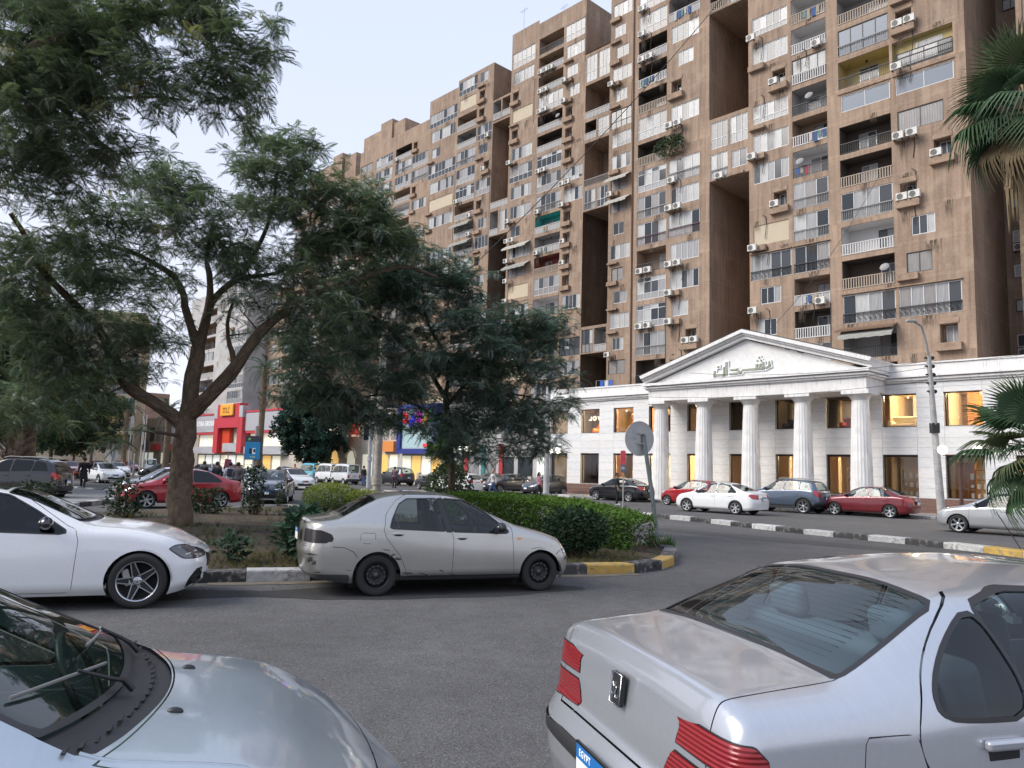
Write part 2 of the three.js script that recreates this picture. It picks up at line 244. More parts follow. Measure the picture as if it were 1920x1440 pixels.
const drape = (c, s) => MP(0xffffff, 0.5, { map: tex(128, (u, v) => { const k = 0.72 + 0.28 * Math.sin(u * 6.283 * 9 + 2 * vn(u * 6, v * 2, 6, s)) * 0.6 + 0.2 * (vn(u * 9, v * 3, 9, s + 3) - 0.5); return c.map(q => q * k); }, 1, true), clearcoat: 0.35, clearcoatRoughness: 0.15 });
const paneMat = [MP([0.03, 0.035, 0.04], 0.1, { ior: 1.45 }), MP([0.06, 0.065, 0.07], 0.12, { ior: 1.45 }), drape([0.52, 0.52, 0.5], 5), drape([0.34, 0.34, 0.34], 6), drape([0.26, 0.24, 0.23], 7), M([0.28, 0.2, 0.15], 0.7)];
const paneBlue = MP([0.13, 0.16, 0.2], 0.3, { ior: 1.4 });
const frameMat = { white: M([0.6, 0.61, 0.61], 0.45), dark: M([0.03, 0.028, 0.027], 0.5), alu: M([0.42, 0.42, 0.41], 0.4, { metalness: 0.5 }) };
const railMat = { beige: M([0.34, 0.28, 0.22], 0.8), dark: M([0.025, 0.025, 0.026], 0.55), white: M([0.5, 0.49, 0.47], 0.7), grey: M([0.3, 0.29, 0.28], 0.7), purple: M([0.1, 0.05, 0.06], 0.6) };
const shutterMat = M([0.55, 0.47, 0.34], 0.7, { bumpMap: tex(64, (u, v) => Math.abs(Math.sin(v * Math.PI * 8)), 4), bumpScale: 0.02 });
const unit = new THREE.BoxGeometry(1, 1, 1), geoCache = {};
const cached = (k, f) => geoCache[k] || (geoCache[k] = f());
function boxPart(n, x0, y0, z0, x1, y1, z1, m, par) { const o = part(n, unit, m, par); o.position.set((x0 + x1) / 2, (y0 + y1) / 2, (z0 + z1) / 2); o.scale.set(Math.abs(x1 - x0), Math.abs(y1 - y0), Math.abs(z1 - z0)); return o; }
// a window in the opening x0..x1, y0..y1 whose panes stand at z
function addWindow(par, x0, y0, x1, y1, z, n, o = {}) {
  const w = new THREE.Group(); w.name = o.name || 'window'; w.position.set((x0 + x1) / 2, y0, z); par.add(w);
  const W = x1 - x0, H = y1 - y0, rows = o.rows || [1], b = 0.055, tot = rows.reduce((a, c) => a + c, 0), fm = frameMat[o.frame || 'white'];
  const g = cached(`f${W.toFixed(2)}_${H.toFixed(2)}_${n}_${rows.join('-')}`, () => { const s = new Soup(); s.box(-W / 2, 0, -0.03, -W / 2 + b, H, 0.05); s.box(W / 2 - b, 0, -0.03, W / 2, H, 0.05); s.box(-W / 2 + b, 0, -0.03, W / 2 - b, b, 0.05); s.box(-W / 2 + b, H - b, -0.03, W / 2 - b, H, 0.05); for (let k = 1; k < n; k++) { const x = -W / 2 + W * k / n; s.box(x - b * 0.45, b, -0.03, x + b * 0.45, H - b, 0.045); } let y = 0; for (let r = 0; r < rows.length - 1; r++) { y += H * rows[r] / tot; for (let k = 0; k < n; k++) s.box(-W / 2 + W * k / n + b * (k ? 0.45 : 1), y - b * 0.5, -0.03, -W / 2 + W * (k + 1) / n - b * (k === n - 1 ? 1 : 0.45), y + b * 0.5, 0.042); } return s.geo(); });
  part('frame', g, fm, w);
  const pool = o.panes || [0, 0, 1, 1, 2, 3, 3, 4]; let y = 0;
  for (let r = 0; r < rows.length; r++) { const h = H * rows[r] / tot; for (let k = 0; k < n; k++) { const m = o.pm || paneMat[rows.length > 1 && r === 0 && o.low != null ? o.low : pick(pool)]; boxPart('pane', -W / 2 + W * k / n + 0.02, y + 0.02, -0.02 + rr(-0.006, 0.006), -W / 2 + W * (k + 1) / n - 0.02, y + h - 0.02, 0.004, m, w); } y += h; }
  return w;
}
function railing(par, x0, x1, y, z, kind, h = 0.95) {
  const W = x1 - x0, [style, tone] = { B: ['bal', 'beige'], b: ['bar', 'dark'], v: ['bal', 'white'], g: ['bar', 'grey'], s: ['panel', 'white'], O: ['orn', 'dark'], p: ['bar', 'purple'], w: ['bar', 'white'] }[kind];
  const g = cached(`r${W.toFixed(2)}${style}${h}`, () => {
    const s = new Soup(); s.box(-W / 2, h - 0.07, -0.05, W / 2, h, 0.05);
    if (style === 'bal') { s.box(-W / 2, 0, -0.04, W / 2, 0.08, 0.04); const n = Math.round(W / 0.21); for (let k = 0; k < n; k++) { const x = -W / 2 + W * (k + 0.5) / n; s.box(x - 0.045, 0.08, -0.035, x + 0.045, h - 0.07, 0.035, 'td'); } }
    if (style === 'bar') { s.box(-W / 2, 0.06, -0.015, W / 2, 0.1, 0.015); const n = Math.round(W / 0.15); for (let k = 0; k <= n; k++) { const x = -W / 2 + 0.01 + (W - 0.02) * k / n; s.box(x - 0.014, k % 5 ? 0.1 : 0, -0.012, x + 0.014, h - 0.07, 0.012, 'td'); } }
    if (style === 'panel') { const n = Math.max(2, Math.round(W / 0.7)); for (let k = 0; k <= n; k++) { const x = -W / 2 + 0.03 + (W - 0.06) * k / n; s.box(x - 0.03, 0, -0.03, x + 0.03, h - 0.07, 0.03, 'td'); } }
    if (style === 'orn') { s.box(-W / 2, 0.03, -0.015, W / 2, 0.06, 0.015); const n = Math.round(W / 0.42); for (let k = 0; k <= n; k++) { const x = -W / 2 + 0.01 + (W - 0.02) * k / n; s.box(x - 0.012, 0.06, -0.012, x + 0.012, h - 0.07, 0.012, 'td'); if (k < n) for (const [a, r, q] of [[0.12, 0.1, 0.26], [0.3, 0.1, 0.6], [0.21, 0.16, 0.43]]) s.add(new THREE.TorusGeometry(r, 0.013, 4, 14), xf(x + a * W / n / 0.42, q, 0)); } }
    return s.geo();
  });
  const o = part('railing', g, railMat[tone], par); o.position.set((x0 + x1) / 2, y, z);
  if (style === 'panel') boxPart('rail_panel', x0 + 0.03, y + 0.02, z - 0.02, x1 - 0.03, y + h - 0.08, z - 0.008, recessMat.grey, par);
  return o;
}
const acMat = M([0.62, 0.61, 0.58], 0.6, { map: grime(128, [1, 0.98, 0.93], 0.4, 5, 77, 1) });
function addAC(par, x, y, z, s = 1) {                 // outdoor unit on a bracket
  const a = new THREE.Group(); a.name = 'air_conditioner'; a.position.set(x, y, z); a.scale.setScalar(s); par.add(a);
  part('casing', cached('acb', () => new RoundedBoxGeometry(0.86, 0.6, 0.34, 2, 0.025).translate(0, 0.3, 0.25)), acMat, a);
  part('fan_grille', cached('acg', () => { const q = new Soup(); q.add(new THREE.CylinderGeometry(0.235, 0.235, 0.02, 20).rotateX(PI / 2), xf(-0.12, 0.3, 0.425)); return q.geo(); }), mat.black, a);
  part('fan_guard', cached('acr', () => { const q = new Soup(); for (const r of [0.24, 0.16, 0.08]) q.add(new THREE.TorusGeometry(r, 0.008, 4, 20), xf(-0.12, 0.3, 0.44)); return q.geo(); }), acMat, a);
  part('bracket', cached('ack', () => { const q = new Soup(); for (const e of [-0.3, 0.3]) { q.box(e - 0.02, -0.06, 0, e + 0.02, -0.005, 0.46); q.tube([[e, -0.3, 0.02], [e, -0.05, 0.42]], 0.014, 4); } return q.geo(); }), mat.black, a);
}

const stainMat = M([0.1, 0.075, 0.055], 0.95, { transparent: true, alphaMap: tex(128, (u, v) => { const s = fbm(u * 14, v * 2, 14, 4, 881), e = sst(0, 0.25, u) * sst(1, 0.75, u); return clamp(e * Math.pow(v, 1.3) * sst(0.38, 0.75, s) * 1.1, 0, 0.75); }, 1) });
const ragMat = [M([0.4, 0.4, 0.4], 0.9), M([0.3, 0.05, 0.06], 0.9), M([0.05, 0.09, 0.22], 0.9), M([0.32, 0.27, 0.2], 0.9), M([0.12, 0.2, 0.18], 0.9)];
class Block {
  constructor(name, label, v, u0, u1, m) { this.g = thing(name, label, 'apartment building', street((u0 + u1) / 2, v), STREET); this.uc = (u0 + u1) / 2; this.v = v; this.wall = new Soup(); this.m = m; this.ledge = new Soup(); this.stains = new Soup(); this.hoses = new Soup(); }
  x(u) { return this.uc - u; }
  quad(x0, y0, x1, y1, z = 0) { if (x1 - x0 > 0.004 && y1 - y0 > 0.004) this.wall.poly([[x0, y0, z], [x1, y0, z], [x1, y1, z], [x0, y1, z]]); }
  // front wall of one column between u0 and u1 with openings [{x0,x1,y0,y1,d}] (local x), from yb to yt
  strip(u0, u1, yb, yt, ops) {
    const X0 = this.x(u1), X1 = this.x(u0), s = ops.slice().sort((a, b) => a.y0 - b.y0); let y = yb;
    for (const o of s) { this.quad(X0, y, X1, o.y0); this.quad(X0, o.y0, o.x0, o.y1); this.quad(o.x1, o.y0, X1, o.y1); y = o.y1; this.reveal(o, this.wall); }
    this.quad(X0, y, X1, yt);
  }
  reveal(o, W) { const { x0, x1, y0, y1, d } = o, D = -d; W.poly([[x0, y0, D], [x0, y0, 0], [x0, y1, 0], [x0, y1, D]].reverse().reverse()); W.poly([[x1, y0, 0], [x1, y0, D], [x1, y1, D], [x1, y1, 0]]); W.poly([[x0, y0, 0], [x0, y0, D], [x1, y0, D], [x1, y0, 0]].reverse()); W.poly([[x0, y1, D], [x0, y1, 0], [x1, y1, 0], [x1, y1, D]].reverse()); }
  cell(tok, u0, u1, y, h) {                            // returns the opening (or null) and adds the parts
    const X0 = this.x(u1), X1 = this.x(u0), w = X1 - X0, c = tok[0], acs = (tok.match(/\+/g) || []).length, awn = tok.includes('^'), col = (tok.match(/:(\w+)/) || [])[1], P = this.g; let op = null;
    const win = (x0, y0, x1, y1, n, o = {}) => { op = { x0, x1, y0, y1, d: 0.16 }; addWindow(P, x0 + 0.01, y0 + 0.01, x1 - 0.01, y1 - 0.01, -0.1, n, o); };
    const bal = (rk, o = {}) => {
      const x0 = X0 + 0.12, x1 = X1 - 0.12, y0 = y + 0.12, y1 = y + h - 0.36, d = o.d || 1.7, B = new THREE.Group(); B.name = 'balcony'; B.position.set(0, 0, 0); P.add(B); op = { x0, x1, y0, y1, d: 0.12 };
      const s = new Soup(); s.poly([[x0, y0, -d], [x1, y0, -d], [x1, y1, -d], [x0, y1, -d]]); s.poly([[x0, y0, -0.12], [x0, y0, -d], [x0, y1, -d], [x0, y1, -0.12]]); s.poly([[x1, y0, -d], [x1, y0, -0.12], [x1, y1, -0.12], [x1, y1, -d]]); s.poly([[x0, y0, -0.12], [x1, y0, -0.12], [x1, y0, -d], [x0, y0, -d]]); s.poly([[x0, y1, -d], [x1, y1, -d], [x1, y1, -0.12], [x0, y1, -0.12]]);
      s.mesh('recess', recessMat[col || pick(['tan', 'grey', 'grey', 'white', 'dark', 'tan'])], B);
      const dx = lerp(x0 + 0.4, x1 - 1.6, rnd()), dw = Math.min(x1 - x0 - 0.5, rr(1.1, 1.9)); const dg = new Soup(); dg.box(dx - 0.06, y0, -d + 0.004, dx + dw + 0.06, y0 + 2.12, -d + 0.03); dg.mesh('door_frame', pick([frameMat.white, frameMat.dark, frameMat.alu]), B); boxPart('door_pane', dx, y0 + 0.05, -d + 0.03, dx + dw * 0.48, y0 + 2.05, -d + 0.045, pick(paneMat.slice(0, 5)), B); boxPart('door_pane', dx + dw * 0.52, y0 + 0.05, -d + 0.03, dx + dw, y0 + 2.05, -d + 0.045, pick(paneMat.slice(0, 5)), B);
      if (rk) railing(B, x0, x1, y0, 0.0, rk);
      if (rnd() < 0.4 && !o.bare) { const t = new Soup(); t.cyl(rr(x0 + 0.6, x1 - 0.6), y1 - 0.35, -0.8, y1, 0.015, 0.015, 6); t.add(new THREE.SphereGeometry(0.12, 10, 8), xf(lerp(x0, x1, 0.5), y1 - 0.3, -0.8)); t.mesh('ceiling_lamp', mat.black, B); }
      return B;
    };
    const full = (n, o) => win(X0 + 0.14, y + 0.14, X1 - 0.14, y + h - 0.4, n, o);
    if (c === 'B' || c === 'b' || c === 'v' || c === 's') bal(c);
    else if (c === 'G') full(Math.max(3, Math.round(w / 1.0)), { rows: [0.9, 1.5], low: pick([1, 3, 4]), frame: col === 'dark' ? 'dark' : 'white', pm: col === 'blue' ? paneBlue : null });
    else if (c === 'H') full(Math.max(3, Math.round(w / 0.95)), { rows: [0.7, 1.25, 0.5], panes: [0, 1, 2, 2, 3], low: 3 });
    else if (c === 'g' || c === 'O') { full(Math.max(3, Math.round(w / 1.05)), { panes: [0, 1, 1, 3, 3, 4, 2] }); railing(P, X0 + 0.14, X1 - 0.14, y + 0.14, 0.03, c === 'O' ? 'O' : col === 'purple' ? 'p' : 'g', c === 'O' ? 0.85 : 0.95); if (c === 'O') this.ledge.box(X0 + 0.05, y + h - 0.34, 0.002, X1 - 0.05, y + h - 0.26, 0.16); }
    else if (c === 'P') { win(X0 + 0.3, y + 0.95, X1 - 0.14, y + h - 0.55, 2, { pm: paneBlue }); this.ledge.box(X0 + 0.06, y + h - 0.38, 0.002, X1 - 0.06, y + h - 0.3, 0.1); }
    else if (c === 'C') { full(4, { pm: col ? paneBlue : paneMat[3], frame: 'dark' }); railing(P, X0 + 0.14, X1 - 0.14, y + 0.14, 0.03, col ? 'g' : 'v'); }
    else if (c === 'Y') { const B = bal('b', { d: 0.6 }); addWindow(B, X0 + 0.3, y + 0.5, X1 - 0.3, y + 1.75, -0.5, 4, { frame: 'dark', panes: [1, 2, 3] }); }
    else if (c === 'W') win(X0 + w * 0.1, y + 0.55, X1 - w * 0.06, y + h - 0.55, Math.max(3, Math.round(w / 0.85)), { panes: [0, 1, 2, 3, 3, 2], rows: tok.includes('r') ? [0.5, 1.2] : [1] });
    else if (c === 'D') win(X0 + w * 0.08, y + 0.7, X1 - w * 0.2, y + h - 0.5, 2, { frame: 'dark', pm: paneMat[4] });
    else if (c === 'w') { const a = X0 + w * rr(0.12, 0.3), b = Math.min(X1 - 0.2, a + rr(1.7, 2.2)); win(a, y + 0.75, b, y + h - 0.65, pick([2, 3]), { panes: [0, 1, 2, 3] }); }
    else if (c === 'd') { const a = X0 + w * 0.16, b = a + 1.9; win(a, y + 0.7, b, y + h - 0.6, 2, { frame: 'dark', pm: paneMat[4] }); this.ledge.box(X0 + 0.1, y + 0.1, 0, X0 + 1.7, y + 0.62, 0.42); }
    else if (c === 'S') { op = { x0: X0 + w * 0.1, x1: X1 - w * 0.08, y0: y + 0.5, y1: y + h - 0.55, d: 0.16 }; boxPart('roller_shutter', op.x0, op.y0, -0.14, op.x1, op.y1, -0.07, shutterMat, P); }
    else if (c === 'n') { const f = tok.includes('r'), a = f ? X1 - 1.75 : X0 + 0.45, b = a + 1.25; op = { x0: a, x1: b, y0: y + 0.75, y1: y + h - 0.75, d: 0.8 }; addWindow(P, a + 0.25, y + 0.85, b - 0.02, y + h - 0.8, -0.74, 2, { panes: [0, 1, 3] }); this.wall.poly([[a, op.y0, -0.8], [b, op.y0, -0.8], [b, op.y1, -0.8], [a, op.y1, -0.8]]); this.ledge.box(a - 0.25, y + 0.12, 0.0, b + 0.3, y + 0.72, 0.45); this.ledge.box(a - 0.1, y + h - 0.7, 0, b + 0.1, y + h - 0.3, 0.05); if (acs) { for (let k = 0; k < acs; k++) addAC(P, a + 0.25 + k * 0.95, y + 0.74, 0.12); return op; } }
    if (acs) for (let k = 0; k < acs; k++) { const wide = 'GHgCBbvs'.includes(c); addAC(P, wide ? X0 + 0.75 + k * (acs > 1 ? 1.05 : 0) + (acs === 1 ? (rnd() < 0.5 ? 0 : w - 1.6) : 0) : X0 + 0.65 + k * 1.05, y - (wide ? 0.05 : 0.15), wide ? 0.08 : 0.43); }
    if (c !== '.' && !'BbvsGHgCOY'.includes(c) && c !== 'n' && c !== 'd' && rnd() < 0.75) this.ledge.box(X0 + 0.15, y - 0.12, 0, X0 + 1.75, y + 0.4 + (rnd() < 0.4 ? -0.3 : 0), 0.42);
    if (awn) { const a = new Soup(), xa = X0 + 0.1, xb = X1 - 0.1, yy = y + h - 0.35; const n = 9; for (let k = 0; k < n; k++) { const p = lerp(xa, xb, k / n), q = lerp(xa, xb, (k + 1) / n); a.poly([[p, yy - 0.75, 1.15], [q, yy - 0.75 + (k % 2 ? 0.02 : -0.02), 1.15], [q, yy, 0.05], [p, yy, 0.05]]); a.poly([[p, yy - 0.98 - (k % 2) * 0.05, 1.16], [q, yy - 0.98, 1.16], [q, yy - 0.75, 1.15], [p, yy - 0.75, 1.15]]); } a.mesh('awning', pick([M([0.42, 0.4, 0.36], 0.9), M([0.3, 0.3, 0.27], 0.9)]), P); }
    return op;
  }
  stain(x, y, w, h) { const z = 0.006 + (this.sk = ((this.sk || 0) + 1) % 9) * 0.0012; this.stains.poly([[x - w / 2, y - h, z], [x + w / 2, y - h, z], [x + w / 2, y, z], [x - w / 2, y, z]], [[0, 0], [1, 0], [1, 1], [0, 1]]); }
  clutter(tok, u0, u1, y, h) {
    const X0 = this.x(u1), X1 = this.x(u0), c = tok[0];
    if ('BbvsgO'.includes(c) && rnd() < 0.22) { const n = 2 + Math.floor(rnd() * 4), a = rr(X0 + 0.4, X1 - 1.6); for (let k = 0; k < n; k++) { const w = rr(0.25, 0.5), l = rr(0.5, 0.95); boxPart('washing', a + k * 0.42, y + 0.95 - l, 0.09, a + k * 0.42 + w * 0.8, y + 0.95, 0.11, pick(ragMat), this.g); } }
    if ('Bbvs'.includes(c) && rnd() < 0.16) { const t = part('satellite_dish', cached('dish', () => { const q = new Soup(); q.add(new THREE.SphereGeometry(0.5, 18, 6, 0, 6.283, 0, 0.85).rotateX(1.1)); q.tube([[0, 0.1, 0.1], [0, 0.2, 0.55]], 0.015, 4); return q.geo(); }), railMat.grey, this.g); t.position.set(rr(X0 + 0.5, X1 - 0.5), y + 1.3, 0.1); }
    if (rnd() < 0.55) this.stain(rr(X0 + 0.5, X1 - 0.5), y + 0.1, rr(0.5, 1.6), rr(0.6, 1.9)); if (tok.includes('+')) { this.stain(X0 + 0.8, y - 0.1, 0.8, rr(1.2, 2.4)); const hx = X0 + rr(1.2, 1.7); this.hoses.tube([[hx, y + 0.3, 0.12], [hx + 0.25, y + 0.1, 0.06], [hx + 0.3, y - 0.6, 0.04], [hx + 0.15, y - rr(1, 2.2), 0.05]], 0.03, 5); }
    if (rnd() < 0.08) this.hoses.tube([[X1 - 0.1, y + h, 0.05], [X1 - 0.14, y, 0.05], [X1 - 0.08, y - 4, 0.05]], 0.025, 4);
  }
  column(u0, u1, yb, yt, y0, k0, toks, pitch = FL) { const ops = []; toks.forEach((t, i) => { const y = y0 + (k0 + i) * pitch; if (y < yb - 0.2 || y + pitch > yt) return; const o = this.cell(t, u0, u1, y, pitch); if (o) ops.push(o); this.clutter(t, u0, u1, y, pitch); }); this.strip(u0, u1, yb, yt, ops); }
  // deep recess between two shafts, closed at some storeys: fills [{y, h, t}]
  slot(u0, u1, yb, yt, depth, fills, svc = true) {
    const X0 = this.x(u1), X1 = this.x(u0), W = this.wall, f = fills.slice().sort((a, b) => a.y - b.y); let y = yb;
    const hole = (a, b) => { if (b - a < 0.1) return; W.poly([[X0, a, -depth], [X0, a, 0], [X0, b, 0], [X0, b, -depth]].reverse().reverse()); W.poly([[X1, a, 0], [X1, a, -depth], [X1, b, -depth], [X1, b, 0]]); W.poly([[X0, a, -depth], [X1, a, -depth], [X1, b, -depth], [X0, b, -depth]]); W.poly([[X0, a, 0], [X1, a, 0], [X1, a, -depth], [X0, a, -depth]]); if (b < yt - 0.1) W.poly([[X0, b, -depth], [X1, b, -depth], [X1, b, 0], [X0, b, 0]]);
      if (svc) for (let q = a + 1.2; q < b - 1.4; q += FL) { const xx = X1 - 1.9; addWindow(this.g, xx - 0.95, q, xx - 0.25, q + 0.8, -depth + 0.02, 1, { panes: [0, 0, 1] }); boxPart('vent_opening', xx + 0.5, q + 0.3, -depth + 0.004, xx + 1.6, q + 0.75, -depth + 0.02, mat.dark, this.g); if (rnd() < 0.35) addAC(this.g, xx - 0.6, q - 0.75, -depth + 0.02); } };
    for (const e of f) { hole(y, e.y); const ops = []; if (e.open) { const o = { x0: X0 + 0.1, x1: X1 - 0.1, y0: e.y + 0.12, y1: e.y + e.h - 0.3, d: e.d || 4 }; this.wall.poly([[o.x0, o.y0, -o.d], [o.x1, o.y0, -o.d], [o.x1, o.y1, -o.d], [o.x0, o.y1, -o.d]]); ops.push(o); railing(this.g, o.x0, o.x1, o.y0, 0, e.open); if (e.t) this.cell(e.t, u0, u1, e.y, FL); } else { const n = e.t.split('|'), m = (u0 + u1) / 2; if (n.length > 1) { const o1 = this.cell(n[0], m, u1, e.y, e.h), o2 = this.cell(n[1], u0, m, e.y, e.h); this.strip(m, u1, e.y, e.y + e.h, o1 ? [o1] : []); this.strip(u0, m, e.y, e.y + e.h, o2 ? [o2] : []); y = e.y + e.h; continue; } const o = this.cell(e.t, u0, u1, e.y, e.h); if (o) ops.push(o); } this.strip(u0, u1, e.y, e.y + e.h, ops); y = e.y + e.h; }
    if (y < yt - 0.1) hole(y, yt);
    if (svc) { const p = new Soup(); p.cyl(X1 - 3.0 < X0 ? X0 + 0.6 : X1 - 2.95, yb, -depth + 0.15, yt - 0.3, 0.06, 0.06, 6); p.mesh('drain_pipe', mat.steel, this.g); }
  }
  shell(u0, u1, yb, yt, depth, o = {}) { const X0 = this.x(u1), X1 = this.x(u0), W = this.wall, D = -depth; if (!o.noR) W.poly([[X1, yb, 0], [X1, yb, D], [X1, yt, D], [X1, yt, 0]]); if (!o.noL) W.poly([[X0, yb, D], [X0, yb, 0], [X0, yt, 0], [X0, yt, D]]); W.poly([[X0, yt, 0], [X1, yt, 0], [X1, yt, D], [X0, yt, D]]); W.poly([[X1, yb, D], [X0, yb, D], [X0, yt, D], [X1, yt, D]]); }
  done() { if (!this.stains.empty) { const q = this.stains.mesh('stain', stainMat, this.g); q.userData.kind = 'stuff'; } if (!this.hoses.empty) this.hoses.mesh('hose', mat.rubber, this.g).userData.kind = 'stuff'; this.wall.mesh('wall', this.m, this.g); if (!this.ledge.empty) { this.ledge.mesh('flower_box', ledgeMat, this.g).userData.kind = 'stuff'; } return this.g; }
}
const RT = n => Array.from({ length: n }, () => pick(['G', 'g', 'B', 's', 'b', 'v', 'G+', 's+', 'g+', 'H', 'W+', 'v'])), RW = n => Array.from({ length: n }, () => pick(['W', 'W+', 'w', 'w+', 'n', 'n+', 'n', 'W', 'S+', '.', 'Wr', 'D']));
{
  seed = 1001;
  const yA = 13.75 - 3 * FL, T = 68, yb = 4, b = new Block('apartment_block', 'nearest brown concrete apartment block, directly above the white shop pediment', 64, 17.17, 49.2, concrete);
  const y2 = 14.55 - 3 * 2.965;
  b.strip(17.17, 17.9, yb, T, []);
  b.column(17.9, 22.7, yb, T, y2, 1, ['.', 'nr', 'O', 'd', 'wr', 'n++', 'nr+', 'D++', 'P', 'Y+:yellow', 'n++', 'W', 'w', 'W', 'W'], 2.965);
  b.addR = b.column(22.7, 27.2, yb, T, y2, 1, ['b', 'b^:grey', 'O', 'B:dark', 'v:white', 'g', 'B:dark', 'b:dark', 'P', 'b:yellow', 'C:blue', 'B', 'v', 'g', 'B'], 2.965);
  b.strip(27.2, 28.0, yb, T, []);
  b.column(28.0, 31.45, yb, T, yA, 1, ['g', 'H', 'v:dark', 's+:tan', 'O', 'g', 'g', 'b:white', 'v:tan', 'b:grey', 'C', 'v+:white', 'B:white', 'v', 'B', 'g'].map((t, i) => t));
  b.column(31.45, 35.65, yb, T, yA, 1, ['w', 'W', 'w+', 'w+', 'O', 'S+', 'nr+', 'W', 'W+', 'Wr', 'nr+', 'W', 'Wr+', '.', 'W+', 'W']);
  b.slot(35.65, 39.94, yb, T, 9, [{ y: 30.45, h: 3.1, t: 'g+|w' }, { y: 33.55, h: 3.25, t: 'G|G' }, { y: 48.0, h: 3.0, t: 'B|g' }, { y: 51, h: 3, t: 'G|v' }]);
  b.strip(39.94, 40.9, yb, T, []);
  b.column(40.9, 44.9, yb, T, yA + 0.1, 1, ['w', 'n', 'nr++', 'w+', 'W+', 'W++', 'g:purple', 'W++', 'g+', 'n', 'W++', 'n', 'w', 'W', 's', 'W']);
  b.column(44.9, 48.85, yb, T, yA, 1, ['b', 'b:dark', 'g', 'H++', 'H', 'b++:tan', 'g:purple', 'g', 'H', 'B:dark', 'G', 'B:dark', 'v:dark', 's++', 'G+', 'G+']);
  b.strip(48.85, 49.2, yb, T, []);
  b.shell(17.17, 49.2, yb, T, 16);
  { // terracotta canopy over the terrace and creeper on one balcony
    const s = new Soup(), y = y2 + 2 * 2.965 + 2.35; for (let k = 0; k < 26; k++) { const x = b.x(27.3) + k * 0.18; s.tube([[x, y + 0.35, 0.05], [x, y, 1.1]], 0.095, 6); } s.mesh('canopy_tile', M([0.24, 0.15, 0.1], 0.9), b.g).userData.kind = 'stuff';
    const c = new Soup(); for (let k = 0; k < 900; k++) { const a = rr(0, 6.28), r = Math.pow(rnd(), 0.6); c.add(LEAF_QUAD, xf(b.x(44.3) + Math.cos(a) * r * 1.9, yA + 10 * FL + 1.3 + Math.sin(a) * r * 1.1 - 0.25 * r, 0.35 + rr(0, 0.9) * (1 - r * 0.5), rr(-1, 1), rr(0, 6), rr(-1, 1), rr(0.12, 0.24))); } c.mesh('creeper', M([0.035, 0.06, 0.02], 0.8), b.g).userData.kind = 'stuff';
  }
  shade(b.done());
}
{
  seed = 2002;
  const p = 2.98, y0 = 1.98, yb = 4, b = new Block('apartment_block', 'brown apartment block left of the nearest one, its roofline stepping down beside it', 75, 58, 101, concrete2), T1 = 65.4;
  b.column(58, 61.7, yb, 64.5, y0 - 0.6, 2, ['W', 'w', 'D', 'w+', 'W', 'w', 'd', 'W', 'w', 'D^', 'D^+', 'W', 'Wr', 'G:dark', 'w', 'W+', 'w', 'w', 'W', 'w+', 'Wr'], p);
  b.slot(61.7, 66.1, yb, 58.6, 10, [{ y: 17.0, h: 3.6, t: 'G:dark|s' }, { y: 36.2, h: 3.3, t: 'g|G' }, { y: 39.5, h: 6.5, open: 'g' }, { y: 46.0, h: 3.0, t: 's|G' }, { y: 49.0, h: 5.2, open: 's' }, { y: 54.2, h: 4.2, t: 'G|G' }], false);
  b.column(66.1, 70.1, yb, T1 + 1.4, y0, 2, ['w', 'n', 'W', 'G:dark', 'n', 'W', 'n', 'n+', 'n+', 'n', 'W+', 'Wr++', 'n', 'n', 'n', 'w+', 'w+', 'W', 'G', 'G'], p);
  b.column(70.1, 75.2, yb, T1 + 1.4, y0 + 0.1, 2, ['b', 'G', 'g', 'b', 'b:grey', 'b:white', 'G', 'B:red', 's+:grey', 's:teal', 'g+:grey', 'G', 'H++', 's:dark', 's:dark', 'G++', 's++', 's+++', 'b', 'b++'], p);
  b.strip(75.2, 75.8, yb, T1 + 2, []);
  b.column(75.8, 80.9, yb, T1 + 2, y0, 2, ['W', 'w', 'S', 'W', 'n', 'W+', 'S+', 'D^+', 'W+^', 'w++', 'W+', 'W', 'G', 'W+', 'n', 'S', 'n', 'W', 'G', '.'], p);
  b.slot(80.9, 84.9, yb, 58.4, 10, [{ y: 36.6, h: 4.2, t: 's|W' }, { y: 40.8, h: 14, open: 's' }, { y: 54.9, h: 3.4, t: 'v|s' }], false);
  b.column(84.9, 88.6, yb, 64.6, y0, 2, ['W', 'W', 'n', 'W', 'n', 'W', 'W', 'w', 'n', 'W', 'w', 'n', 'G', 'nr+', 'w', 'G+', 'n', 'n', 'w', 'S'], p);
  b.column(88.6, 93.5, yb, 64.6, y0, 2, ['b', 'b', 'G', 'B', 's', 'b', 'B+', 's', 'H', 's^+', 's^+', 'v+', 'H+', 'G', 'g', 's', 'v', 'S', 'G', 'S'], p);
  b.column(93.5, 101, yb, 63.6, y0 - 0.2, 2, RW(11).concat(['W', 'S', 'W', 'G', 'w', 'W', 'G', '.', 'n', '.']), p);
  b.shell(58, 61.7, yb, 64.5, 16, {}); b.shell(66.1, 80.9, yb, T1 + 1.4, 16); b.shell(84.9, 93.5, yb, 64.6, 16); b.shell(93.5, 101, yb, 63.6, 16); b.shell(61.7, 66.1, yb, 58.6, 10); b.shell(80.9, 84.9, yb, 58.4, 10);
  b.wall.box(b.x(80.5), T1 + 1.4, -12, b.x(74), T1 + 3.6, -5); b.wall.box(b.x(100), 63.6, -13, b.x(95), 66, -6); b.wall.box(b.x(92), 64.6, -10, b.x(86), 66, -6);
  shade(b.done());
}
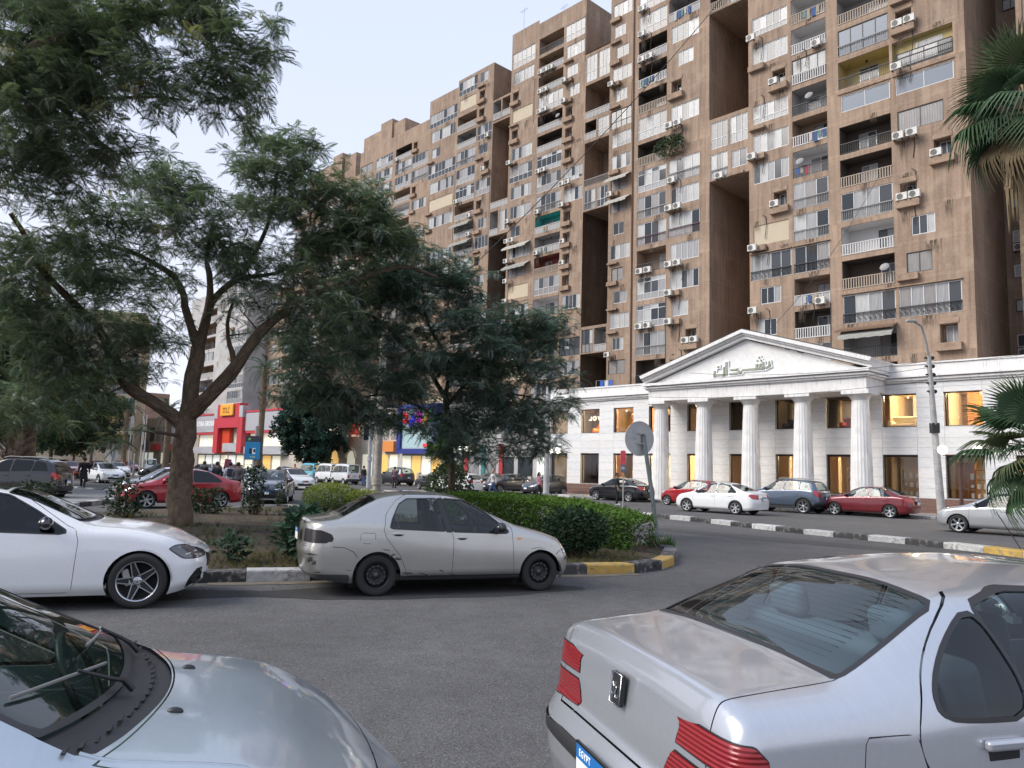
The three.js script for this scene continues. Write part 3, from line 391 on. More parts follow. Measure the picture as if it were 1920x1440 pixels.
{
  seed = 3003;
  const p = 2.98, y0 = 2.4, yb = 4, b = new Block('apartment_block', 'third brown apartment block, farther along the street above the tree', 84, 112, 137, concrete);
  b.strip(112, 113, yb, 67.6, []); b.column(113, 118.4, yb, 67.6, y0, 2, RW(14).concat(['W', 'n', 'g', 'G', 'n', 'b', 'n', '.']).slice(0, 21), p); b.column(118.4, 124, yb, 67.6, y0, 2, RT(21), p); b.strip(124, 124.8, yb, 67.6, []);
  b.column(124.8, 131, yb, 67.6, y0, 2, RT(21), p); b.column(131, 137, yb, 67.6, y0, 2, RW(21), p); b.shell(112, 137, yb, 67.6, 16);
  b.wall.box(b.x(136.9), 67.6, -14, b.x(122), 71, -0.6); b.wall.box(b.x(130), 67.6, -14.2, b.x(126), 72, -0.2);
  shade(b.done());
  seed = 3100;
  const c = new Block('apartment_block', 'farthest brown apartment block seen through the tree, roof block in warm light', 88, 142, 172, concrete2);
  c.column(142, 148, yb, 66, y0, 2, RW(20), p); c.column(148, 154, yb, 66, y0, 2, RT(20), p); c.column(154, 160, yb, 66, y0, 2, RT(20), p); c.column(160, 166, yb, 66, y0, 2, RW(20), p); c.column(166, 172, yb, 66, y0, 2, RT(20), p); c.shell(142, 172, yb, 66, 16);
  c.wall.box(c.x(168), 66, -14, c.x(147), 72.5, -1); c.wall.box(c.x(156), 66, -14.2, c.x(152), 73.6, -0.4);
  shade(c.done());
  seed = 3200;
  const e = new Block('apartment_block', 'brown block at the right edge behind the palm, with narrow service windows', 67, -14, 14.4, concrete2);
  const ops = []; e.strip(-14, -2, yb, 60, []); e.strip(5.6, 14.4, yb, 60, []);
  for (let k = 0; k < 17; k++) { const y = 9.5 + k * FL; ops.push({ x0: e.x(5.2), x1: e.x(2.6), y0: y, y1: y + 0.75, d: 0.5 }); addWindow(e.g, e.x(5.2), y, e.x(2.6), y + 0.75, -0.45, 2, { frame: 'dark', panes: [0, 1] }); }
  e.strip(-2, 5.6, yb, 60, ops); for (let k = 0; k < 17; k++) { const y = 9.5 + k * FL; e.ledge.box(e.x(13.6), y, 0.0, e.x(10.6), y + 0.7, 0.02); boxPart('vent_opening', e.x(13.2), y + 0.1, 0.0, e.x(11.0), y + 0.55, 0.03, mat.dark, e.g); }
  e.shell(-14, 14.4, yb, 60, 14); e.wall.poly([[e.x(17.16), yb, -6], [e.x(14.4), yb, -6], [e.x(14.4), 60, -6], [e.x(17.16), 60, -6]]);
  for (let k = 0; k < 14; k++) { const y = 10 + k * FL; addWindow(e.g, e.x(16.6), y, e.x(15.4), y + 1.0, -5.95, 2, { panes: [0, 1, 2], frame: pick(['white', 'dark']) }); if (k % 3 === 1) addAC(e.g, e.x(16.1), y - 0.8, -5.95); }
  const pp = new Soup(); pp.cyl(e.x(14.65), yb, -5.8, 58, 0.07, 0.07, 6); pp.cyl(e.x(14.0), yb, 0.08, 58, 0.06, 0.06, 6); pp.mesh('drain_pipe', ledgeMat, e.g).userData.kind = 'stuff';
  shade(e.done());
}
// aerials on the roofs
for (const [u, v, y] of [[75, 80, 68.5], [80.6, 77, 69], [133, 88, 71], [146, 92, 72.5]]) { const t = thing('rooftop_aerial', `thin television aerial on the roof at ${u < 78 ? 'the tallest step' : u < 90 ? 'the step beside it' : u < 140 ? 'the third block' : 'the farthest block'}`, 'aerial', street(u, v, y), STREET); const s = new Soup(); s.cyl(0, 0, 0, 3.4, 0.035, 0.02, 6); s.mesh('mast', mat.steel, t); const q = new Soup(); q.tube([[-0.7, 3.1, 0], [0.7, 3.3, 0]], 0.02, 5); for (let k = 0; k < 5; k++) q.tube([[-0.6 + k * 0.3, 3.12 + k * 0.04, -0.35], [-0.6 + k * 0.3, 3.12 + k * 0.04, 0.35]], 0.014, 4); q.mesh('antenna', mat.steel, t); }
// ---------------------------------------------------------------- the white stone shop with its portico
const stoneMat = [0, 1, 2, 3].map(k => M(0xffffff, 0.55, { map: grime(256, [[0.66, 0.66, 0.65], [0.63, 0.635, 0.63], [0.68, 0.675, 0.655], [0.645, 0.64, 0.62]][k], 0.14, 9, 200 + k, 0.6), bumpMap: fineBump, bumpScale: 0.002 }));
const marble = M(0xffffff, 0.5, { map: tex(512, (u, v) => { const a = fbm(u * 7, v * 7, 7, 5, 210), st = sst(0.55, 0.85, fbm(u * 40, v * 4, 40, 4, 212)); const k = (1 + (a - 0.5) * 0.25) * (1 - 0.22 * st); return [0.7 * k, 0.69 * k, 0.665 * k]; }, 0.35, true) }), jointMat = M([0.3, 0.29, 0.28], 0.9), granite = M(0xffffff, 0.35, { map: grime(256, [0.16, 0.095, 0.075], 0.5, 20, 220, 1) }), bronze = M([0.05, 0.035, 0.025], 0.4, { metalness: 0.5 });
const warmWall = M([0.62, 0.47, 0.22], 0.8), warmCream = M([0.72, 0.6, 0.36], 0.8), wood = M(0xffffff, 0.5, { map: tex(256, (u, v) => { const g = fbm(u * 3 + 0.2 * fbm(u * 4, v * 4, 4, 3, 9), v * 40, 40, 4, 8); return [0.42 * (0.6 + g * 0.8), 0.19 * (0.6 + g * 0.8), 0.06 * (0.6 + g * 0.8)]; }, 1, true) });
const darkWood = M([0.07, 0.035, 0.018], 0.5), SV = 45, SHOP_U = 23.95;
{
  seed = 4004;
  const s = thing('shop_building', 'white stone two-storey shop with columned portico and pediment', 'shop', street(SHOP_U, SV), STREET), X = u => SHOP_U - u, uL = 42.8, uR = -2, wall = new Soup();
  const bays = []; for (let k = -3; k < 10; k++) bays.push(12.84 + 3.21 * k);
  const WW = 1.84, rowsY = []; for (let y = 0.85; y < 7.0; y += 0.545) rowsY.push([y, Math.min(y + 0.545, 7.12)]);
  // backing wall with openings, panels on it
  const ops = []; for (const c of bays) for (const [y0, y1] of [[0.9, 3.18], [4.72, 6.55]]) ops.push([X(c) - WW / 2, X(c) + WW / 2, y0, y1]);
  const cols = [...new Set(ops.flatMap(o => [o[0], o[1]]))].sort((a, b) => a - b), xs = [X(uL), ...cols, X(uR)];
  for (let i = 0; i < xs.length - 1; i++) { const isWin = i % 2 === 1; const seg = isWin ? [[0, 0.9], [3.18, 4.72], [6.55, 7.2]] : [[0, 7.2]]; for (const [a, b] of seg) wall.box(xs[i], a, -0.4, xs[i + 1], b, 0, i ? 'lr' : 'r'); if (isWin) for (const [a, b] of [[0.9, 3.18], [4.72, 6.55]]) { wall.poly([[xs[i], a, -0.4], [xs[i], a, 0], [xs[i], b, 0], [xs[i], b, -0.4]]); wall.poly([[xs[i + 1], a, 0], [xs[i + 1], a, -0.4], [xs[i + 1], b, -0.4], [xs[i + 1], b, 0]]); } }
  wall.box(X(uL), 7.2, -0.4, X(uR), 8.0, 0); wall.box(X(uL), 0, -19, X(uL) + 0.3, 8, -0.4); wall.box(X(uR) - 0.3, 0, -19, X(uR), 8, -0.4); wall.box(X(uL), 0, -19, X(uR), 8, -18.7); wall.box(X(uL) + 0.3, 7.75, -18.7, X(uR) - 0.3, 8.0, -0.4, 'f'); wall.mesh('wall', jointMat, s);
  const panel = (x0, x1, y0, y1) => { if (x1 - x0 < 0.05 || y1 - y0 < 0.05) return; const o = boxPart('stone_panel', x0 + 0.006, y0 + 0.006, 0.002, x1 - 0.006, y1 - 0.006, 0.022 + rr(0, 0.004), pick(stoneMat), s); };
  for (let i = 0; i < xs.length - 1; i++) { const isWin = i % 2 === 1; for (const [y0, y1] of rowsY) { if (!isWin) { if (xs[i + 1] - xs[i] > 2) { const n = Math.round((xs[i + 1] - xs[i]) / 1.4); for (let k = 0; k < n; k++) panel(lerp(xs[i], xs[i + 1], k / n), lerp(xs[i], xs[i + 1], (k + 1) / n), y0, y1); } else panel(xs[i], xs[i + 1], y0, y1); } else if (y1 > 3.2 && y0 < 4.7) panel(xs[i], xs[i + 1], Math.max(y0, 3.18), Math.min(y1, 4.72)); else if (y1 > 6.6) panel(xs[i], xs[i + 1], Math.max(6.55, y0), y1); } }
  // cornice and parapet
  const cor = new Soup(), xl = X(uL) - 0.15, xr = X(uR) + 0.15; cor.box(xl, 7.14, 0.001, xr, 7.26, 0.12); cor.box(xl, 7.26, -0.4, xr, 7.36, 0.24); cor.box(xl, 7.42, -0.4, xr, 7.52, 0.36); cor.box(xl, 7.36, -0.4, xr, 7.42, 0.14); cor.box(xl, 7.52, -0.4, xr, 8.12, 0.1); cor.box(xl, 8.12, -0.42, xr, 8.22, 0.16); cor.mesh('cornice', marble, s);
  const st = new Soup(); st.box(X(uL), 0.11, 0.02, X(uR), 0.35, 1.25); st.box(X(uL), 0.35, 0.02, X(uR), 0.58, 0.85); st.box(X(uL), 0.58, 0.02, X(uR), 0.84, 0.45); st.mesh('step', granite, s);
  // windows
  for (const o of ops) { const w = new THREE.Group(); w.name = 'shop_window'; s.add(w); const f = new Soup(), [x0, x1, y0, y1] = o, b = 0.05; f.box(x0, y0, -0.3, x0 + b, y1, -0.2); f.box(x1 - b, y0, -0.3, x1, y1, -0.2); f.box(x0 + b, y0, -0.3, x1 - b, y0 + b, -0.2); f.box(x0 + b, y1 - b * (y0 < 2 ? 2.4 : 1), -0.3, x1 - b, y1, -0.2); f.mesh('frame', bronze, w); boxPart('pane', x0 + b, y0 + b, -0.256, x1 - b, y1 - b, -0.25, SHOP_GLASS(), w); }
  // showroom inside: floors, ceilings, back walls, partitions
  const rm = new Soup(), cl = new Soup(), bk = new Soup(); for (const [y0, y1] of [[0.84, 3.5], [4.5, 6.9]]) { rm.box(X(uL) + 0.3, y0 - 0.1, -7, X(uR) - 0.3, y0, -0.4, ''); cl.box(X(uL) + 0.3, y1, -7, X(uR) - 0.3, y1 + 0.12, -0.4); for (let k = 0; k < bays.length; k++) { const q = new Soup(), dd = rr(-5.5, -2.6), w = rr(0.9, 1.6); q.box(X(bays[k]) - w, y0, dd - 0.1, X(bays[k]) + rr(-0.2, 1), y1, dd); q.mesh('showroom_panel', pick([wood, warmCream, mat.cream, darkWood, mat.cream]), s); if (rnd() < 0.6) { const c = new Soup(); c.box(X(bays[k]) - 0.9, y1 - 0.35, -3.2, X(bays[k]) + 0.9, y1 - 0.01, -1.2); c.mesh('ceiling_drop', darkWood, s); } } bk.box(X(uL) + 0.3, y0, -7.1, X(uR) - 0.3, y1, -7); for (let k = 0; k < bays.length; k++) bk.box(X(bays[k] - 1.6) - 0.1, y0, -7, X(bays[k] - 1.6) + 0.1, y1, -3.4); }
  rm.mesh('showroom_floor', wood, s); cl.mesh('showroom_ceiling', warmCream, s); bk.mesh('showroom_wall', M([0.55, 0.44, 0.28], 0.8), s);
  const bulbM = M([1, 0.85, 0.5], 0.5, { emissive: C(1, 0.78, 0.4), emissiveIntensity: 6 });
  for (const [y, I] of [[3.38, 14], [6.78, 12]]) for (let k = 0; k < bays.length; k += 1) { const x = X(bays[k]); const L = new THREE.Group(); L.name = 'ceiling_lamp'; L.position.set(x + (k % 2 ? 0.5 : -0.4), y, -2.1); s.add(L); part('bulb', cached('bulb', () => new THREE.SphereGeometry(0.05, 10, 8)), bulbM, L); { const p = new THREE.PointLight(new THREE.Color(1, 0.85, 0.6), I * 2.4, 0, 2); p.position.set(0, -0.07, 0); p.castShadow = true; p.shadow.radius = 4; L.add(p); } for (let q = 0; q < 4; q++) { const b = part('bulb', cached('bulb', () => null), bulbM, L); b.position.set(rr(-0.9, 0.9), 0, rr(-2.8, 0.8)); b.scale.setScalar(0.75); } }
  // portico
  const flute = (r0, r1, y0, y1) => { const g = new THREE.CylinderGeometry(1, 1, 1, 120, 12, true), P = g.attributes.position; for (let k = 0; k < P.count; k++) { const a = Math.atan2(P.getZ(k), P.getX(k)), t = P.getY(k) + 0.5, fl = Math.abs(Math.sin(a * 10)), r = (lerp(r0, r1, t) + 0.02 * Math.sin(t * PI)) * (1 - 0.05 * Math.pow(fl, 0.7)); P.setXYZ(k, Math.cos(a) * r, lerp(y0, y1, t), Math.sin(a) * r); } g.computeVertexNormals(); const T = g.attributes.uv; for (let k = 0; k < T.count; k++) T.setXY(k, T.getX(k) * 3, T.getY(k) * 6); return g; };
  const shaft = flute(0.6, 0.44, 0.12, 6.1);
  for (let k = -2; k <= 2; k++) { const c = new THREE.Group(); c.name = 'column'; c.position.set(k * 3.3, 0, 2); s.add(c); part('shaft', shaft, marble, c); part('capital', cached('cap', () => { const q = new Soup(); q.add(new THREE.LatheGeometry([[0.44, 6.1], [0.45, 6.14], [0.5, 6.16], [0.48, 6.2], [0.6, 6.32], [0.66, 6.38], [0.66, 6.4]].map(p => new THREE.Vector2(...p)), 40)); q.box(-0.74, 6.4, -0.74, 0.74, 6.6, 0.74); return q.geo(); }), marble, c); }
  const PW = 7.45, en = new Soup(); en.box(-PW + 0.25, 6.6, 0.0, PW - 0.25, 7.32, 2.62); en.box(-PW + 0.1, 7.32, -0.3, PW - 0.1, 7.44, 2.75); en.box(-PW, 7.44, -0.3, PW, 7.52, 2.88); en.box(-PW + 0.12, 7.52, -0.3, PW - 0.12, 7.6, 2.76); en.box(-PW - 0.06, 7.6, -0.3, PW + 0.06, 7.78, 3.02); en.mesh('entablature', marble, s);
  const ty = new THREE.Shape([[-PW + 0.4, 7.78], [PW - 0.4, 7.78], [0, 10.1]].map(p => new THREE.Vector2(...p))), tg = new THREE.ExtrudeGeometry(ty, { depth: 2.4, bevelEnabled: false }); tg.translate(0, 0.002, 0); { const T = tg.attributes.uv; } part('pediment', tg, stoneMat[2], s);
  const rk = new Soup(); for (const d of [1, -1]) for (const [off, th, z] of [[0.0, 0.2, 2.75], [0.2, 0.12, 2.9], [0.32, 0.2, 3.06]]) { const L = Math.hypot(PW + 0.1, 2.72), a = Math.atan2(2.38, PW + 0.1), q = [[d * (PW + 0.1), 7.78 + off], [0, 10.16 + off], [0, 10.16 + off + th], [d * (PW + 0.1 + (off > 0.3 ? 0.12 : 0)), 7.78 + off + th]]; const A = q.map(p => [p[0], p[1], -0.3]), B = q.map(p => [p[0], p[1], z]); if (d < 0) { A.reverse(); B.reverse(); } rk.poly(B.slice().reverse()); for (let k = 0; k < 4; k++) rk.poly([A[k], A[(k + 1) % 4], B[(k + 1) % 4], B[k]]); rk.poly(A); } rk.mesh('raking_cornice', marble, s);
  const seam = new Soup(); for (const d of [1, -1]) seam.tube([[d * (PW + 0.2), 8.33, 3.0], [0, 10.7, 3.0]], 0.045, 6); seam.mesh('roof_flashing', mat.black, s);
  // the lettering on the pediment, built of bars
  const bar = (q, pts, w, z) => { for (let k = 1; k < pts.length; k++) { const [a, b] = [pts[k - 1], pts[k]], l = Math.hypot(b[0] - a[0], b[1] - a[1]) || 0.01, an = Math.atan2(b[1] - a[1], b[0] - a[0]); q.add(new RoundedBoxGeometry(l + w, w, 0.08, 2, 0.02), xf((a[0] + b[0]) / 2, (a[1] + b[1]) / 2, z, 0, 0, an)); } };
  const strokes = [[[[1056, 268], [1056, 290], [1118, 290], [1118, 250]], 15], [[[1080, 240], [1081, 240]], 14], [[[1134, 222], [1134, 288]], 18], [[[1165, 264], [1205, 264], [1226, 284], [1158, 288]], 14], [[[1240, 270], [1368, 270]], 15], [[[1326, 248], [1326, 268]], 15], [[[1346, 248], [1346, 268]], 15], [[[1366, 240], [1366, 268]], 15], [[[1330, 224], [1331, 224]], 12], [[[1352, 224], [1353, 224]], 12], [[[1341, 206], [1342, 206]], 12], [[[1402, 238], [1404, 258], [1384, 268]], 13]];
  const wl = new Soup(), gl = new Soup(), sc = 0.0107, P = p => [(p[0] - 1228) * sc - 0.35, 9.05 - (p[1] - 195) * sc - 0.0]; strokes.forEach(([p, w]) => { bar(wl, p.map(P), w * sc + 0.13, 2.46); bar(gl, p.map(P), w * sc * 0.85, 2.52); });
  const sg = new THREE.Group(); sg.name = 'shop_sign'; s.add(sg); wl.mesh('letter_backing', M([0.85, 0.86, 0.86], 0.4), sg); gl.mesh('letters', M([0.3, 0.32, 0.25], 0.35, { metalness: 0.3 }), sg);
  shade(s); s.traverse(o => { if (o.name === 'bulb') o.castShadow = false; });
}
function SHOP_GLASS() { return SHOP_GLASS.m || (SHOP_GLASS.m = MP([0.95, 0.95, 0.93], 0.02, { transmission: 1, ior: 1.4 })); }
// goods in the windows
{
  const at = (u, v, y) => street(u, v, y), cloth = { beige: M([0.5, 0.42, 0.26], 0.9), brown: M([0.12, 0.06, 0.035], 0.7), orange: M([0.75, 0.2, 0.02], 0.8), black: M([0.02, 0.02, 0.022], 0.6), pink: M([0.5, 0.16, 0.4], 0.8), red: M([0.3, 0.02, 0.02], 0.8) };
  const sofa = (u, y, c, label, w = 1.7) => { const t = thing('sofa', label, 'sofa', at(u, 46.4, y), STREET), rb = (n, W, H, D, x, yy, z) => part(n, new RoundedBoxGeometry(W, H, D, 4, 0.1).translate(x, yy, z), cloth[c], t); rb('seat', w - 0.3, 0.34, 0.7, 0, 0.3, 0); rb('backrest', w, 0.75, 0.26, 0, 0.55, -0.4); rb('armrest', 0.24, 0.6, 0.8, -w / 2 + 0.1, 0.36, -0.02); rb('armrest', 0.24, 0.6, 0.8, w / 2 - 0.1, 0.36, -0.02); };
  sofa(16.2, 4.5, 'beige', 'beige sofa in the upper window right of the last column'); sofa(22.6, 4.5, 'black', 'black leather sofa in the upper window beside the fourth column'); sofa(28.9, 4.5, 'brown', 'brown sofa in the upper window beside the second column from the left'); sofa(38.4, 4.5, 'orange', 'orange sofa below the letters in the upper left window'); sofa(19.0, 4.5, 'red', 'dark red sofa in the upper window behind the rightmost columns'); sofa(25.6, 4.5, 'brown', 'dark brown sofa in the upper window left of the central column');
  const shelf = (u, y, label, m) => { const t = thing('display_shelf', label, 'shelf', at(u, 46.9, y), STREET), s = new Soup(); for (let k = 0; k < 4; k++) s.box(-0.6, k * 0.52, -0.18, 0.6, k * 0.52 + 0.04, 0.18); s.box(-0.64, 0, -0.18, -0.6, 1.6, 0.18); s.box(0.6, 0, -0.18, 0.64, 1.6, 0.18); s.mesh('frame', m, t); const g = new Soup(); for (let k = 0; k < 3; k++) for (let j = 0; j < 4; j++) g.add(new RoundedBoxGeometry(rr(0.12, 0.22), rr(0.15, 0.34), 0.1, 2, 0.03), xf(-0.45 + j * 0.3, k * 0.52 + 0.2, 0)); g.mesh('goods', mat.white, t).userData.kind = 'stuff'; };
  shelf(16.0, 0.84, 'shelf of white ornaments in the lower window below the beige sofa', mat.cream); shelf(19.1, 0.84, 'shelf of white ornaments in the lower window beside the rightmost column', mat.cream); shelf(25.5, 0.84, 'shelf of small goods in the lower window left of the central column', wood); shelf(35.0, 0.84, 'white shelf in the lower window behind the small street sign', mat.white); shelf(38.2, 0.84, 'white shelf in the second lower window from the left end', mat.white); shelf(12.6, 0.84, 'shelf of goods in the lower window behind the globe lamp', wood);
  const cab = (u, y, h, label, m = wood) => { const t = thing('cabinet', label, 'cabinet', at(u, 47.2, y), STREET); part('body', new RoundedBoxGeometry(0.9, h, 0.5, 2, 0.02).translate(0, h / 2, 0), m, t); part('door', new RoundedBoxGeometry(0.4, h - 0.2, 0.03, 2, 0.01).translate(-0.22, h / 2, 0.26), m, t); part('door', new RoundedBoxGeometry(0.4, h - 0.2, 0.03, 2, 0.01).translate(0.22, h / 2, 0.26), m, t); };
  cab(28.7, 0.84, 1.5, 'tall wooden cabinet in the lower window beside the second column'); cab(22.5, 0.84, 1.2, 'wooden cabinet in the lower window right of the central column'); cab(32.0, 0.84, 1.8, 'tall wooden cabinet in the lower window left of the portico'); cab(35.6, 4.5, 1.7, 'wooden cabinet in the third upper window from the left'); cab(13.4, 0.84, 2.0, 'wooden door-like cabinet in the lower right window'); cab(32.3, 4.5, 1.6, 'dark cabinet in the upper window left of the portico', cloth.brown);
  const t = thing('window_lettering', 'white letters glowing in the upper left window', 'letters', at(38.35, 45.34, 5.72), STREET); const q = new Soup(); const wm = M([1, 0.95, 0.8], 0.4, { emissive: C(1, 0.9, 0.7), emissiveIntensity: 0.9 });
  [[[-0.55, 0], [-0.35, 0]], [[-0.35, 0], [-0.35, 0.28]], [[-0.55, 0.06], [-0.55, 0]], [[0.3, 0.28], [0.42, 0.14], [0.54, 0.28]], [[0.42, 0.14], [0.42, 0]]].forEach(L => { for (let k = 1; k < L.length; k++) q.tube([[...L[k - 1], 0], [...L[k], 0]], 0.035, 6); }); q.add(new THREE.TorusGeometry(0.14, 0.035, 6, 18), xf(-0.02, 0.14, 0)); q.mesh('letters', wm, t);
}
// ---------------------------------------------------------------- farther buildings along the street, left of the brown blocks
function signMat(w, h, draw, emis = 0) {
  const c = document.createElement('canvas'); c.width = w; c.height = h; const g = c.getContext('2d'); g.textAlign = 'center'; g.textBaseline = 'middle'; draw(g, w, h);
  const t = new THREE.CanvasTexture(c); t.colorSpace = THREE.SRGBColorSpace; return M(0xffffff, 0.5, emis ? { map: t, emissive: 0xffffff, emissiveMap: t, emissiveIntensity: emis } : { map: t });
}
const facePlane = (n, x0, y0, x1, y1, z, m, par) => part(n, new THREE.PlaneGeometry(x1 - x0, y1 - y0).translate((x0 + x1) / 2, (y0 + y1) / 2, z), m, par);
const litPane = [M([0.8, 0.78, 0.62], 0.4, { emissive: C(1, 0.95, 0.72), emissiveIntensity: 0.2 }), M([0.75, 0.76, 0.72], 0.4, { emissive: C(0.95, 1, 0.95), emissiveIntensity: 0.2 }), M([0.6, 0.38, 0.1], 0.4, { emissive: C(1, 0.6, 0.18), emissiveIntensity: 0.28 })];
const plaster = (c, s) => M(0xffffff, 0.9, { map: grime(256, c, 0.3, 6, s, 0.12) });
{
  seed = 5005;
  const bld = (label, u0, u1, v, h, m, toks, p, y0 = 4) => { const b = new Block('building', label, v, u0, u1, m); b.g.userData.category = 'building'; const n = toks.length; for (let k = 0; k < n; k++) b.column(lerp(u0, u1, k / n), lerp(u0, u1, (k + 1) / n), 0, h, y0, 0, toks[k], p); b.shell(u0, u1, 0, h, 14); return shade(b.done()); };
  const reps = (f, n) => Array.from({ length: n }, f);
  bld('tall plain grey apartment building behind the limbs of the big tree', 138, 166, 62, 36, plaster([0.4, 0.39, 0.38], 301), [reps(() => pick(['W', 'w', 'G']), 11), reps(() => '.', 11), reps(() => pick(['s', 'b', 'W']), 11), reps(() => '.', 11)], 2.9);
  bld('brown apartment building between the grey tower and the far blocks', 118, 138, 66, 34, concrete, [reps(() => pick(['W', 'w', 'n', 'W+']), 10), reps(() => pick(['s', 'b', 'G']), 10), reps(() => pick(['W', 'w']), 10)], 2.95);
  bld('pinkish brown building above the far shops at left', 172, 196, 47, 16, plaster([0.34, 0.22, 0.18], 302), [reps(() => pick(['W', '.', 'w']), 4), reps(() => '.', 4), reps(() => pick(['w', 'W']), 4)], 3.2);
  bld('pale beige building over the far crossroads', 200, 240, 50, 24, plaster([0.5, 0.42, 0.32], 303), reps(() => reps(() => pick(['W', 'g', 'B', 'w']), 6), 5), 3.1);
  bld('far beige building closing the street at left', 250, 300, 10, 17, plaster([0.45, 0.36, 0.26], 304), reps(() => reps(() => pick(['W', 'g', 'w']), 4), 6), 3.1);
  { const b = new Block('building', 'cream building with a flat roof behind the left palms', 0, 0, 26, plaster([0.56, 0.46, 0.32], 305)); b.g.userData.category = 'building'; b.g.position.set(-73, 0, -120); b.g.rotation.y = 0.35; for (let k = 0; k < 5; k++) b.column(k * 5.2, (k + 1) * 5.2, 0, 25, 3, 0, reps(() => pick(['W', 'w', 'g', 'B']), 7), 3); b.shell(0, 26, 0, 25, 14); b.wall.box(b.x(26) - 0.4, 25, -14, b.x(0) + 0.4, 25.5, 0.5); shade(b.done()); }
  { const b = new Block('building', 'long low building behind the cars of the far left crossroads', 0, 0, 60, plaster([0.4, 0.34, 0.27], 306)); b.g.userData.category = 'building'; b.g.position.set(-128, 0, -190); b.g.rotation.y = 0.5; for (let k = 0; k < 8; k++) b.column(k * 7.5, (k + 1) * 7.5, 0, 13, 0.6, 0, reps(() => pick(['W', 'w', 'G']), 4), 3); b.shell(0, 60, 0, 13, 10); shade(b.done()); }
}
{ // the red and grey shop
  seed = 5105;
  const u0 = 86, u1 = 120, uc = (u0 + u1) / 2, s = thing('shop_building', 'red and grey shop with a red portal, behind the blue advertising board', 'shop', street(uc, 47), STREET), X = u => uc - u;
  const grey = plaster([0.42, 0.42, 0.44], 311), red = M([0.5, 0.045, 0.06], 0.5), red2 = M([0.62, 0.06, 0.02], 0.45), base = plaster([0.5, 0.45, 0.38], 312), w = new Soup();
  w.box(X(u1), 0, -10, X(u0), 7.4, -0.5); w.mesh('wall', base, s);
  const pl = X(112), pr = X(102.5);                    // the portal
  for (const [a, b] of [[X(u1), pl], [pr, X(91.5)]]) { boxPart('fascia', a, 6.1, -0.5, b, 8.6, 0.3, grey, s); boxPart('canopy', a, 2.9, -0.5, b, 3.9, 0.35, grey, s); boxPart('trim', a, 8.6, -0.6, b, 8.85, 0.4, red, s); boxPart('trim', a, 5.75, -0.5, b, 6.1, 0.25, red, s); }
  boxPart('pylon', pl, 8.0, -0.5, pl + 1.1, 9.6, 0.75, grey, s); boxPart('pylon', pr - 1.1, 8.0, -0.5, pr, 9.6, 0.75, grey, s);
  const q = new Soup(); q.box(pl, 3.0, -0.5, pl + 1.5, 8.0, 0.7); q.box(pr - 1.5, 3.0, -0.5, pr, 8.0, 0.7); q.box(pl + 1.1, 6.6, -0.5, pr - 1.1, 10, 0.72); q.mesh('portal', red, s);
  boxPart('portal_panel', pl + 1.5, 3.1, -0.4, pl + 4.2, 6.6, 0.1, red2, s); boxPart('portal_ledge', pl + 3, 3.2, -0.4, pr - 1.5, 4.4, 0.5, grey, s);
  for (let k = 0; k < 5; k++) { boxPart('pane', X(u1) + 0.4 + k * 1.5, 4.0, -0.5, X(u1) + 1.75 + k * 1.5, 5.7, -0.44, litPane[k % 3 === 1 ? 1 : 0], s); boxPart('pane', pr + 0.4 + k * 2.1, 4.0, -0.5, pr + 2.3 + k * 2.1, 5.7, -0.44, litPane[k % 2], s); }
  boxPart('pane', pr - 3.2, 4.5, -0.4, pr - 1.6, 6.5, -0.3, litPane[0], s);
  for (let k = 0; k < 10; k++) boxPart('shop_window', X(u1) + 0.5 + k * 2.7, 0.5, -0.5, X(u1) + 2.6 + k * 2.7, 2.7, -0.44, litPane[[0, 1, 1, 0, 1, 0, 0, 1, 2, 0][k]], s);
  facePlane('sign_lettering', X(u1) + 0.2, 6.5, pl - 0.2, 8.3, 0.31, signMat(512, 128, (g, W, H) => { g.fillStyle = '#a9a9ad'; g.fillRect(0, 0, W, H); g.fillStyle = '#f4f4f4'; g.font = 'bold 74px sans-serif'; g.fillText('XTRA GROUP', W / 2, H / 2); }), s);
  facePlane('sign_lettering', pr + 0.4, 6.5, X(91.5) - 0.2, 8.3, 0.31, signMat(512, 128, (g, W, H) => { g.fillStyle = '#a9a9ad'; g.fillRect(0, 0, W, H); g.fillStyle = '#f4f4f4'; g.font = 'bold 88px sans-serif'; g.fillText('\u0625\u0643\u0633\u062a\u0631\u0627', W / 2, H / 2); }), s);
  const cx = (pl + pr) / 2; part('sign_board', new RoundedBoxGeometry(4.2, 1.7, 0.3, 3, 0.12).translate(cx, 9.1, 0.9), M([0.8, 0.42, 0.06], 0.5), s);
  facePlane('sign_lettering', cx - 1.9, 8.4, cx + 1.9, 9.8, 1.056, signMat(256, 96, (g, W, H) => { g.fillStyle = '#f2a63c'; g.fillRect(0, 0, W, H); g.fillStyle = '#2a1408'; g.font = 'bold 76px sans-serif'; g.fillText('ITLC', W / 2, H / 2 + 4); }), s);
  facePlane('sign_lettering', cx - 2.6, 6.8, cx + 2.6, 8.3, 0.725, signMat(512, 148, (g, W, H) => { g.fillStyle = '#c23a4c'; g.fillRect(0, 0, W, H); g.fillStyle = '#fff'; g.font = 'bold 58px sans-serif'; g.fillText('\u062d\u0644\u0627\u0648\u0629', W / 2, 36); g.fillText('\u0645\u0648\u0628\u064a\u0643\u0648\u0631\u0648\u0632', W / 2, 108); }), s);
  const rl = new Soup(); for (let k = 0; k <= 26; k++) rl.cyl(X(u1) + k * 1.1, 0, 1.6, 1.5, 0.02, 0.02, 5); for (const y of [0.9, 1.5]) rl.tube([[X(u1), y, 1.6], [X(u0) - 4, y, 1.6]], 0.022, 5); rl.mesh('railing', mat.steel, s).userData.kind = 'stuff';
  shade(s);
}
